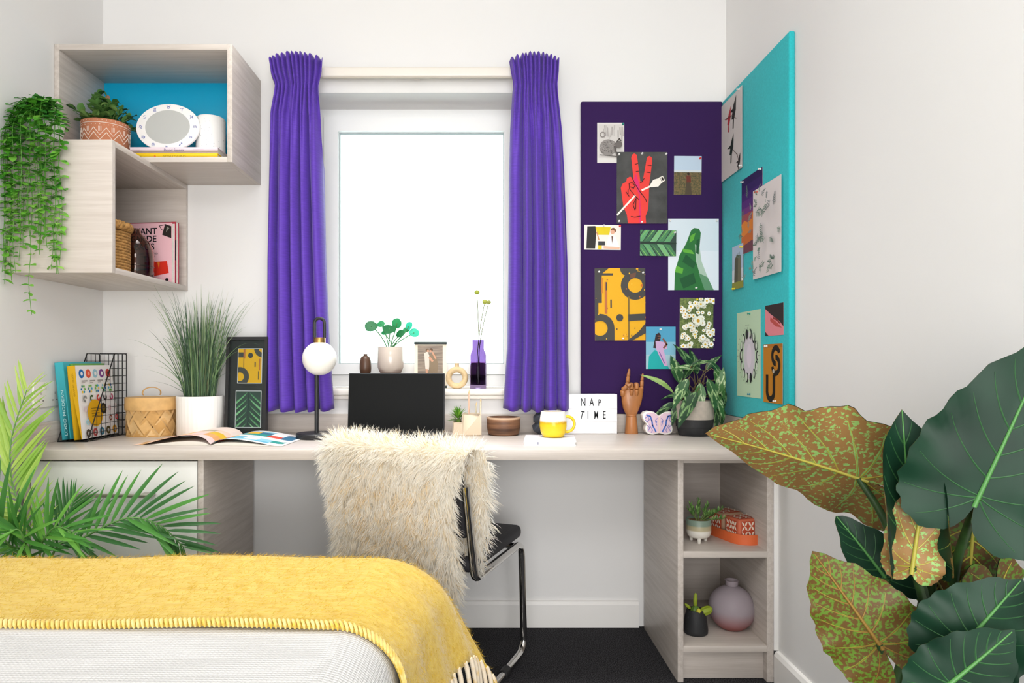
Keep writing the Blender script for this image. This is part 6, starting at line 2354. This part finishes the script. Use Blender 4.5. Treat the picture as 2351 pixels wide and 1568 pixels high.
def np_mesh(name, V, quads, tris, mats_, midx=None):
    me = bpy.data.meshes.new(name)
    nq, nt_ = len(quads), len(tris)
    me.vertices.add(len(V))
    me.vertices.foreach_set('co', V.astype(np.float32).ravel())
    loops = np.concatenate([quads.ravel(), tris.ravel()]).astype(np.int32)
    me.loops.add(len(loops))
    me.loops.foreach_set('vertex_index', loops)
    starts = np.concatenate([np.arange(nq) * 4, nq * 4 + np.arange(nt_) * 3]).astype(np.int32)
    me.polygons.add(nq + nt_)
    me.polygons.foreach_set('loop_start', starts)
    for m in mats_:
        me.materials.append(m)
    if midx is not None:
        me.polygons.foreach_set('material_index', midx.astype(np.int32))
    me.polygons.foreach_set('use_smooth', np.ones(nq + nt_, dtype=bool))
    me.update(calc_edges=True)
    me.validate()
    return me


wool = [mat('wool_%d' % i, c, 0.75, spec=0.15, transl=0.6) for i, c in enumerate(('FFFCF5', 'FDF4E4', 'F3DDB4'))]
tone = R.uniform(0, 1, NS) + 0.25 * cr[:, 0] - 0.5 * np.clip(np.abs(U) - 0.5, 0, 1) - 0.9 * np.clip(0.55 - Sv, 0, 1) * (Sv > 0.4) * 3
mi = np.where(tone > 0.90, 2, np.where(tone > 0.50, 1, 0))
me = np_mesh('wool', V, quads, tris, wool, np.concatenate([np.repeat(mi, 2), mi]))
o = bpy.data.objects.new('wool', me)
COL.objects.link(o)
o.parent = SK
o['kind'] = 'stuff'

# ================================================================== bed, bedspread, throw
BX1, BYE = -0.150, -1.00       # right side and foot end of the bed
bed = thing('bed', 'low bed in the foreground along the left wall', 'bed', (-0.8, -1.95, 0))
MB().box((XL + 0.03, -2.92, 0.05), (BX1 - 0.03, BYE - 0.03, 0.30)).build('divan_base', mat('divan_grey', '6E6A68', 0.9), bed, world=True, bevel=0.01)
MB().box((XL + 0.025, -2.94, 0.30), (BX1 - 0.02, BYE - 0.02, 0.520)).build('mattress', mat('mattress_white', 'ECEAE6', 0.9), bed, world=True, bevel=0.05, seg=4)
for sx_ in (XL + 0.10, BX1 - 0.10):
    for sy_ in (-2.85, BYE - 0.10):
        MB().box((sx_ - 0.02, sy_ - 0.02, 0), (sx_ + 0.02, sy_ + 0.02, 0.05)).build('foot', M_BLACK, bed, world=True)


def xprof(d, zt, x1, r, zlow):
    """cross-section: distance d from the left wall along the cloth -> (x, z): flat top, rounded shoulder, hanging side"""
    xf = x1 - r
    flat = xf - (XL + 0.012)
    if d <= flat:
        return XL + 0.012 + d, zt
    arc = r * PI / 2
    if d <= flat + arc:
        a = (d - flat) / r
        return xf + r * math.sin(a), zt - r * (1 - math.cos(a))
    return x1 + 0.0, zt - r - (d - flat - arc)


m_wf = mat('waffle_cotton', 'D2D1D0', 0.9, spec=0.15)
_N, _L = m_wf.node_tree.nodes, m_wf.node_tree.links
_uv = _N.new('ShaderNodeUVMap')
_sx = _N.new('ShaderNodeSeparateXYZ')
_L.new(_uv.outputs[0], _sx.inputs[0])
_w = [mathnode(_N, _L, 'ABSOLUTE', mathnode(_N, _L, 'SINE', mathnode(_N, _L, 'MULTIPLY', _sx.outputs[i], 420.0))) for i in (0, 1)]
_bp = _N.new('ShaderNodeBump')
_bp.inputs['Strength'].default_value = 0.55
_bp.inputs['Distance'].default_value = 0.003
_L.new(mathnode(_N, _L, 'MULTIPLY', _w[0], _w[1]), _bp.inputs['Height'])
_L.new(_bp.outputs['Normal'], _N['Principled BSDF'].inputs['Normal'])


def uv_grid(o, nu, nv, uvs):
    uvl = o.data.uv_layers.new(name='UVMap')
    for lp_ in o.data.loops:
        uvl.data[lp_.index].uv = uvs[lp_.vertex_index]


def cloth(ys, ds_, zt, x1, r, fn=None):
    rows, uvs = [], []
    for y in ys:
        row = []
        for d in ds_:
            x, z = xprof(d, zt, x1, r, 0)
            p = Vector((x, y, z))
            if fn:
                p = fn(p, d, y)
            row.append(tuple(p))
            uvs.append((d, y))
        rows.append(row)
    return rows, uvs


flatl = BX1 - 0.105 - (XL + 0.012)
total = flatl + 0.105 * PI / 2 + 0.22


def foot_round(p, y, zt, yend, r):
    """rounds the cloth over the foot end of the bed; y runs past yend for the hanging part"""
    if y > yend - r:
        dd = y - (yend - r)
        arc = r * PI / 2
        if dd < arc:
            a = dd / r
            return Vector((p.x, yend - r + r * math.sin(a), p.z - r * (1 - math.cos(a))))
        return Vector((p.x, yend, p.z - r - (dd - arc)))
    return p


ys = [-2.93 + i * 0.03 for i in range(int((2.93 + BYE + 0.20) / 0.03) + 1)]
dsl = [total * i / 64 for i in range(65)]
rows, uvs = cloth(ys, dsl, 0.548, BX1, 0.105, lambda p, d, y: foot_round(p + Vector((0, 0, 0.004 * math.sin(2.2 * p.x + 1.5 * y))), y, 0.548, BYE, 0.08) + Vector((0.010 * math.sin(9 * y) * max(0, d - flatl - 0.15), 0, 0)))
rows = [[(x, y, max(z, 0.05)) for x, y, z in r] for r in rows]
bs = MB().grid(rows).build('bedspread', m_wf, smooth=180)
bs['label'], bs['category'] = 'white waffle weave bedspread covering the bed', 'bedspread'
uv_grid(bs, 0, 0, uvs)
bs.modifiers.new('t', 'SOLIDIFY').thickness = 0.006

# mustard throw across the foot of the bed
m_th = mat('mustard_mohair', 'CBA42A', 0.85, spec=0.15, sheen=0.35, var=((22, 90, 90), 0.3, 4.0), c2='D9BA4C', bump=((60, 260, 260), 0.5, 0.003), lo=0.35, hi=0.7)
TY0, TY1 = -1.432, -0.985
fl2 = BX1 + 0.012 - 0.125 - (XL + 0.012)
tot2 = fl2 + 0.125 * PI / 2 + 0.145


def throw_fn(p, d, y):
    t = (y - TY0) / (TY1 - TY0)
    q = Vector((p.x, p.y, p.z))
    over = max(0.0, d - fl2)
    q.z += 0.004 * math.sin(3 * p.x + 9 * y) + 0.003 * math.sin(11 * p.x + 4 * y) + 0.008 * t * (1 if over == 0 else 1)
    q = foot_round(q, y, 0.56, BYE + 0.03, 0.10)
    # the far corner swings outwards as it hangs over the rounded corner of the bed
    q.x += over * (0.02 + 0.40 * t ** 1.4)
    q.z += over * 0.05 * t
    q.x += 0.005 * math.sin(22 * t + 2) * min(1, over * 4)
    q.y += over * 0.10 * t
    return q


ys2 = [TY0 + (TY1 + 0.085 - TY0) * i / 40 for i in range(41)]
ds2 = [tot2 * i / 90 for i in range(91)]
rows, uvs = cloth(ys2, ds2, 0.562, BX1 + 0.012, 0.125, throw_fn)
TH = thing('throw_blanket', 'fringed mustard yellow throw across the foot of the bed', 'throw', (-0.7, -1.2, 0.56))
tb = MB().grid(rows)
tbo = tb.build('throw_cloth', m_th, TH, world=True, smooth=180)
tbo.modifiers.new('t', 'SOLIDIFY').thickness = 0.007
# whipped near edge
edge_pts = [Vector(p) for p in rows[0]]
wh_ = MB()
acc, last = 0.0, edge_pts[0]
fine = []
for a_, b_3 in zip(edge_pts, edge_pts[1:]):
    for i in range(6):
        fine.append(a_.lerp(b_3, i / 6))
for i in range(0, len(fine) - 3, 3):
    p = fine[i]
    q = fine[i + 3]
    m_ = (p + q) / 2
    wh_.tube([p + Vector((0, 0.012, 0.004)), m_ + Vector((0, 0.0, 0.006)), q + Vector((0, -0.007, 0.001)), q + Vector((0, -0.004, -0.006))], [0.002, 0.003, 0.003, 0.002], 5)
o = wh_.build('whipped_edge', mat('mustard_edge', 'DDB53C', 0.9, sheen=0.3, c2='EFD68A', var=((40, 40, 40), 0.3)), TH, world=True, smooth=60)
o['kind'] = 'stuff'
# fringe
m_fg = mat('fringe_cream', 'EBDCC4', 0.85, c2='E0B75A', var=((30, 30, 30), 0.3), lo=0.3, hi=0.5)
end_pts = [Vector(r_[-1]) for r_ in rows]
up_pts = [Vector(r_[-3]) for r_ in rows]
R2 = random.Random(3)
for i in range(22):
    f = i / 21 * (len(end_pts) - 1.001)
    k_ = int(f)
    p = end_pts[k_].lerp(end_pts[k_ + 1], f - k_)
    u_ = up_pts[k_].lerp(up_pts[k_ + 1], f - k_)
    dirn = (p - u_).normalized()
    tip = p + dirn * 0.03 + Vector((R2.uniform(0, .01), R2.uniform(-.01, .01), -0.085))
    MB().tube(bez(p - dirn * 0.006, p + dirn * 0.02, p + dirn * 0.03 + Vector((0, 0, -0.03)), tip, 6), [0.0055, 0.006, 0.006, 0.0056, 0.005, 0.0045, 0.003], 7).build('tassel', m_fg, TH, world=True, smooth=60)
# mohair fuzz
nf = 16000
Rf = np.random.RandomState(8)
tabt = np.array(rows)
a_i, a_j = Rf.uniform(0, tabt.shape[0] - 1.01, nf), Rf.uniform(0, tabt.shape[1] - 1.01, nf)
i0, j0 = a_i.astype(int), a_j.astype(int)
ti, tj = (a_i - i0)[:, None], (a_j - j0)[:, None]
P0 = tabt[i0, j0] * (1 - ti) * (1 - tj) + tabt[i0 + 1, j0] * ti * (1 - tj) + tabt[i0, j0 + 1] * (1 - ti) * tj + tabt[i0 + 1, j0 + 1] * ti * tj
e1, e2 = tabt[i0 + 1, j0] - tabt[i0, j0], tabt[i0, j0 + 1] - tabt[i0, j0]
nn = np.cross(e2, e1)
nn /= np.linalg.norm(nn, axis=1)[:, None] + 1e-9
nn *= np.sign(nn[:, 2:3] + 0.6 * nn[:, 0:1] + 1e-6)
e2 /= np.linalg.norm(e2, axis=1)[:, None] + 1e-9
P0 = P0 + nn * 0.002
dd = e2 * Rf.uniform(0.2, 1.0, (nf, 1)) + nn * Rf.uniform(0.05, 0.5, (nf, 1)) + 0.25 * Rf.normal(0, 1, (nf, 3))
dd /= np.linalg.norm(dd, axis=1)[:, None]
Lf = Rf.uniform(0.006, 0.016, (nf, 1))
sd = np.cross(dd, Rf.normal(0, 1, (nf, 3)))
sd /= np.linalg.norm(sd, axis=1)[:, None] + 1e-9
wv = 0.0004
Vf = np.stack([P0 - sd * wv, P0 + sd * wv, P0 + dd * Lf], 1).reshape(-1, 3) - np.array(TH.location[:])
mf = np_mesh('mohair_fuzz', Vf, np.zeros((0, 4), int), (np.arange(nf) * 3)[:, None] + np.array([[0, 1, 2]]), [mat('fuzz_yellow', 'D5B445', 0.9, transl=0.3)])
o = bpy.data.objects.new('mohair_fuzz', mf)
COL.objects.link(o)
o.parent = TH
o['kind'] = 'stuff'
# ================================================================== palm behind the bed
PY = -0.76
palm = thing('potted_palm', 'feathery green palm between the bed and the drawers', 'palm', (-1.262, PY, 0))
MB().lathe([(0, 0), (0.095, 0), (0.10, 0.006), (0.125, 0.24), (0.128, 0.25), (0.118, 0.25), (0.112, 0.22), (0, 0.215)], 36).build('pot', mat('palm_pot', '8A7F74', 0.7), palm, smooth=40)
MB().lathe([(0, 0.222), (0.112, 0.222)], 24).build('soil', mat('soil'), palm)
PALM = [(0, 0.25), (0.1, 0.75), (0.35, 1.0), (0.65, 0.8), (0.88, 0.4), (1, 0.0)]
pcols = ['4E8F3A', '3F7A36', '6FAF48', '356B33', 'A9CB5C', 'BAD66A', '93BE50']
pmesh = [leaf_mb(0.20, 0.0165, PALM, 0.45, 0.10, 7).mesh('palm_leaflet', mat('palm_%d' % i, c, 0.45, transl=0.3), smooth=180) for i, c in enumerate(pcols)]
rs = random.Random(14)
m_rach = mat('palm_stem', '5E8A48', 0.5)
NLEAF = [0]


def frond(pts, n, ln, cols, spread=1.0, lift=0.15, first=0.12):
    """pts: pixel points (px, py, y) along the stalk"""
    path = spline([Vector((rs.uniform(-.02, .02), rs.uniform(-.02, .02), 0.20))] + [P(*q) - palm.location for q in pts], 10)
    k = len(path)
    st = MB().tube(path, [0.0035 * (1 - 0.75 * i / (k - 1)) + 0.0006 for i in range(k)], 6).build('frond_stalk', m_rach, palm, smooth=60)
    lo_, hi_ = int(first * k), k - 1
    for i in range(n):
        t = i / (n - 1)
        f = lo_ + (hi_ - lo_) * t
        j = min(int(f), k - 2)
        p = path[j].lerp(path[j + 1], f - j)
        tg = (path[j + 1] - path[j]).normalized()
        view = Vector((0.1, -1, 0.35)).normalized()
        sd = tg.cross(view).normalized()
        for s in (-1, 1):
            ang = 0.95 - 0.45 * t
            d = tg * math.cos(ang) + sd * s * math.sin(ang) * spread + view * rs.uniform(-0.15, 0.35) + Vector((0, 0, lift * rs.uniform(0.3, 1.2)))
            l_ = ln * (0.45 + 0.75 * math.sin(PI * (0.12 + 0.80 * t))) * rs.uniform(0.9, 1.1)
            d.normalize()
            e = palm.location + p + d * l_
            if e.x < XL + 0.07:
                d.x += (XL + 0.07 - e.x) / l_ * 1.1
                d.normalize()
            if e.y > -0.545 and DB - 0.05 < e.z < ZT + 0.08:
                d.y -= (e.y + 0.545) / l_ * 1.1
                d.normalize()
            up_ = view + Vector((0, 0, 0.4))
            inst('leaflet', pmesh[rs.choice(cols)], palm, frame(p, d, up_, l_ / 0.20))
            NLEAF[0] += 1


frond([(68, 1285, -.74), (62, 1200, -.73), (28, 1110, -.70), (26, 1010, -.68), (62, 895, -.68)], 26, 0.135, (4, 4, 5, 6, 6), 1.0, 0.05, 0.30)
frond([(120, 1275, -.74), (190, 1235, -.72), (290, 1190, -.70), (365, 1205, -.68), (420, 1255, -.66)], 22, 0.150, (0, 1, 3, 3, 1), 0.9, 0.10, 0.25)
frond([(60, 1290, -.78), (20, 1250, -.84), (-30, 1200, -.86), (-80, 1230, -.86)], 16, 0.16, (0, 1, 2), 1.0, 0.0, 0.25)
frond([(90, 1290, -.80), (100, 1240, -.84), (130, 1210, -.86), (175, 1225, -.87)], 14, 0.12, (0, 2, 0, 1), 1.0, 0.0, 0.25)
frond([(60, 1280, -.80), (55, 1240, -.86), (40, 1215, -.88), (5, 1230, -.90)], 14, 0.12, (0, 1, 2), 1.0, -0.05, 0.25)
frond([(95, 1290, -.72), (125, 1240, -.68), (150, 1190, -.66), (170, 1150, -.65)], 13, 0.10, (3, 1, 0), 0.9, 0.15, 0.30)

# ================================================================== big alocasia in the foreground
al = thing('alocasia_plant', 'large elephant ear plant with dark glossy and mottled leaves', 'plant', (0.775, -1.44, 0))
MB().lathe([(0, 0), (0.105, 0), (0.11, 0.006), (0.135, 0.27), (0.138, 0.28), (0.126, 0.28), (0.12, 0.24), (0, 0.235)], 40).build('pot', mat('alo_pot', '4A4644', 0.6), al, smooth=40)
MB().lathe([(0, 0.245), (0.12, 0.245)], 24).build('soil', mat('soil'), al)
m_dark = mat('alo_dark', '173826', 0.40, spec=0.2, var=((9, 9, 9), 0.4, 2.0), c2='102A1D', bump=((14, 120, 14), 0.12, 0.002))
m_brown = mat('alo_mottled_brown', 'A07A48', 0.5, var=((170, 60, 150), 0.5, 4.0), c2='98C870', lo=0.41, hi=0.45, transl=0.12)
m_green = mat('alo_mottled_green', '66491E', 0.5, var=((190, 60, 170), 0.5, 5.0), c2='628628', lo=0.44, hi=0.52, transl=0.12)
m_shade = mat('alo_mottled_dark', '5E4420', 0.5, var=((130, 42, 130), 0.5, 3.5), c2='567A22', lo=0.44, hi=0.49, transl=0.12)
m_vein_g = mat('vein_green', '4C8642', 0.4)
m_vein_d = mat('vein_dark', '2F5C34', 0.4)
m_vein_y = mat('vein_yellow', 'A8A03E', 0.45)
m_vein_b = mat('vein_brown', '8A6A2A', 0.5)
m_bandA = mat('band_pale_green', '9CCB78', 0.5, var=((120, 120, 120), 0.3), c2='7FB05C')
m_bandD = mat('band_olive_green', '7FA830', 0.5, var=((120, 120, 120), 0.3), c2='6B8C28')
m_pet = mat('petiole', '3A5A2C', 0.45, var=((20, 20, 20), 0.3), c2='2A4424')
OUT = [(0, 1.0), (8, 0.90), (16, 0.80), (28, 0.69), (42, 0.60), (60, 0.535), (80, 0.50), (100, 0.49), (120, 0.50), (138, 0.52), (152, 0.50), (164, 0.42), (173, 0.28), (180, 0.10)]


def aloc(att, tip, wf, up, m_top, m_bot, m_vein, fold=0.18, droop=0.15, wave=0.05, nw=7, roll=0.0, back=1.0, seed=0, petfrom=(0, 0), petmid=None, cup=0.0, band=None):
    a0, t0 = P(*att) - al.location, P(*tip) - al.location
    L_ = (t0 - a0).length
    M4 = frame(a0, t0 - a0, up)
    R = random.Random(seed)
    ph = [R.uniform(0, 6.28) for _ in range(4)]

    def surf(x, y):
        ax = abs(x) / (0.5 * L_ * wf)
        h = fold * abs(x) - droop * L_ * (y / L_) * abs(y / L_) + wave * L_ * ax * ax * math.sin(nw * y / L_ * 2.2 + (ph[0] if x > 0 else ph[1]))
        h += 0.012 * L_ * math.sin(14 * y / L_ - 6 * ax + ph[2]) * ax * (1 - 0.3 * ax)
        if roll:
            th = roll * x / (0.5 * L_ * wf)
            r_ = 0.5 * L_ * wf / roll
            return (r_ * math.sin(th), y, r_ * (1 - math.cos(th)) + h * 0.5)
        return (x, y, h - cup * ax * ax * L_)
    nth, nr = 72, 9
    rows_t, rows_b = [], []
    for i in range(nr + 1):
        q = i / nr
        rt, rb_ = [], []
        for j in range(nth):
            th = 2 * PI * j / nth
            dg = math.degrees(th)
            dg = dg if dg <= 180 else 360 - dg
            rr = interp(OUT, dg) * L_ * q
            rr *= 1 + 0.025 * math.sin(nw * 2.4 * th + ph[3]) * q
            x = rr * math.sin(th) * wf
            y = rr * math.cos(th)
            if y < 0:
                y *= back
            p = Vector(surf(x, y))
            rt.append(tuple(p + Vector((0, 0, 0.0007))))
            rb_.append(tuple(p - Vector((0, 0, 0.0007))))
        rows_t.append(rt)
        rows_b.append(rb_)
    lt = MB().grid(rows_t, M4, cv=True, flip=True).build('leaf', m_top, al, smooth=180)
    lt.data.flip_normals() if False else None
    MB().grid(rows_b, M4, cv=True).build('leaf_underside', m_bot, lt, smooth=180)
    # veins stand proud of both faces
    for side in (1, -1):
        vb = MB()
        def sp(x, y, e=0.0009):
            return Vector(surf(x, y)) + Vector((0, 0, side * e))
        mid = [sp(0, L_ * (-0.06 + 1.04 * i / 16)) for i in range(17)]
        mr = MB()
        mr.tube(mid, [0.0034 * (1 - 0.85 * i / 16) + 0.0004 for i in range(17)], 6, T=M4)
        mr.build('midrib', m_vein[0] if side > 0 else m_vein[1], lt, smooth=60)
        for s in (-1, 1):
            for t, ang, ln in ((0.0, 152, 0.46), (0.0, 118, 0.46), (0.01, 88, 0.46), (0.12, 66, 0.46), (0.26, 58, 0.42), (0.42, 52, 0.36), (0.58, 46, 0.27), (0.74, 40, 0.18)):
                pts = []
                for i in range(8):
                    q = i / 7
                    an = math.radians(ang - 14 * q)
                    x = s * math.sin(an) * ln * L_ * q * wf * 0.98
                    y = t * L_ + math.cos(an) * ln * L_ * q * (back if ang > 90 else 1)
                    pts.append(sp(x, y, 0.0008))
                vb.tube(pts, [0.0012 * (1 - 0.8 * i / 7) + 0.0002 for i in range(8)], 5, T=M4)
        if band and side < 0:
            bd = MB()
            for s in (-1, 1):
                for t, ang, ln in ((0.0, 118, 0.44), (0.01, 88, 0.44), (0.12, 66, 0.44), (0.26, 58, 0.40), (0.42, 52, 0.34), (0.58, 46, 0.25), (0.74, 40, 0.16)):
                    rr_ = []
                    for i in range(9):
                        q = i / 8
                        hw = L_ * 0.020 * (0.25 + 1.6 * q * (1 - q) + 0.25 * math.sin(17 * q + ang)) * (1 - q * 0.6)
                        row = []
                        for e in (-1, 1):
                            an = math.radians(ang - 14 * q)
                            x = s * math.sin(an) * ln * L_ * q * wf * 0.98
                            y = t * L_ + math.cos(an) * ln * L_ * q * (back if ang > 90 else 1) + e * hw
                            row.append(tuple(sp(x, y, 0.0010)))
                        rr_.append(row)
                    bd.grid(rr_, M4)
            bd.build('vein_bands', band, lt, smooth=180)
        vb.build('side_veins', m_vein_d if side > 0 else m_vein[1], lt, smooth=60)
    b0 = Vector((petfrom[0], petfrom[1], 0.23))
    mid_ = petmid and (P(*petmid) - al.location)
    path = spline([b0, b0.lerp(a0, 0.35) + Vector((0, 0, 0.03))] + ([mid_] if mid_ else []) + [a0], 10)
    k = len(path)
    MB().tube(path, [0.012 * (1 - 0.55 * i / (k - 1)) for i in range(k)], 10).build('petiole', m_pet, al, smooth=60)


# A: big mottled leaf seen from below, tip over the desk
aloc((1972, 1098, -1.40), (1636, 984, -1.22), 1.05, (0.15, 0.85, 0.75), m_dark, m_brown, (m_vein_g, m_vein_y), 0.12, 0.06, 0.035, 8, seed=1, band=m_bandA, petfrom=(-0.02, 0.03), petmid=(2050, 1260, -1.43), back=1.0)
# B: big dark leaf on the right
aloc((2246, 1142, -1.62), (2425, 765, -1.66), 0.84, (-0.35, -1.0, 0.25), m_dark, m_shade, (m_vein_g, m_vein_b), 0.10, 0.05, 0.03, 8, seed=2, back=0.62, petfrom=(0.03, -0.03), petmid=(2190, 1330, -1.50))
# C: half furled upright leaf
aloc((2095, 1270, -1.55), (2070, 935, -1.56), 0.66, (-0.35, -1.0, 0.05), m_dark, m_brown, (m_vein_g, m_vein_y), 0.10, 0.0, 0.03, 6, roll=1.9, seed=3, petfrom=(0.0, -0.02), petmid=(2130, 1420, -1.50), back=0.35)
aloc((2095, 1300, -1.575), (2138, 1000, -1.575), 0.42, (0.5, 0.9, 0.1), m_dark, m_brown, (m_vein_g, m_vein_y), 0.3, 0.0, 0.05, 9, seed=12, petfrom=(0.0, -0.02), petmid=(2125, 1430, -1.52), back=0.3)
# D: mottled leaf, tip up to the left
aloc((2018, 1478, -1.54), (1868, 1266, -1.50), 0.98, (0.15, 0.95, 0.45), m_dark, m_green, (m_vein_g, m_vein_b), 0.10, 0.05, 0.04, 8, seed=4, band=m_bandD, petfrom=(-0.03, -0.05), petmid=(2060, 1600, -1.52))
# E: small dark leaf
aloc((2030, 1325, -1.46), (1926, 1184, -1.44), 0.85, (-0.25, -0.9, 0.5), m_dark, m_shade, (m_vein_g, m_vein_b), 0.35, 0.10, 0.03, 6, seed=5, petfrom=(-0.03, 0.0), petmid=(2080, 1450, -1.46))
# F: mottled leaf behind
aloc((2236, 1180, -1.52), (2215, 1400, -1.49), 1.0, (0.1, 0.9, 0.5), m_dark, m_shade, (m_vein_g, m_vein_y), 0.12, 0.08, 0.04, 6, seed=6, petfrom=(0.03, 0.04), petmid=(2170, 1420, -1.47))
# G: dark leaf bottom right
aloc((2215, 1480, -1.64), (2345, 1330, -1.66), 1.15, (-0.5, -0.8, 0.5), m_dark, m_shade, (m_vein_g, m_vein_b), 0.30, 0.10, 0.04, 7, seed=7, petfrom=(0.03, -0.05), petmid=(2200, 1600, -1.52))
# H: mottled leaf low right
aloc((2290, 1375, -1.56), (2310, 1570, -1.54), 0.8, (-0.2, 0.9, 0.3), m_dark, m_shade, (m_vein_g, m_vein_y), 0.12, 0.08, 0.05, 6, seed=8, petfrom=(0.05, 0.0))
# I: mottled leaf between the stems
aloc((2130, 1300, -1.47), (2190, 1400, -1.45), 1.2, (0.0, 0.9, 0.5), m_dark, m_shade, (m_vein_g, m_vein_y), 0.12, 0.06, 0.05, 6, seed=9, petfrom=(0.0, 0.05))
# J: dark leaf filling the lower right
aloc((2180, 1570, -1.68), (2330, 1450, -1.70), 1.0, (-0.3, -0.9, 0.4), m_dark, m_shade, (m_vein_g, m_vein_b), 0.3, 0.1, 0.04, 7, seed=10, petfrom=(0.02, -0.06))
for (px, py, y, dx, dy) in ((2143, 1240, -1.47, 0.0, -0.01), (2205, 1260, -1.44, 0.02, 0.02)):
    b0 = Vector((dx, dy, 0.23))
    t0 = P(px, py, y) - al.location
    MB().tube([b0, b0.lerp(t0, 0.5), t0], [0.014, 0.011, 0.008], 10).build('petiole', m_pet, al, smooth=60)
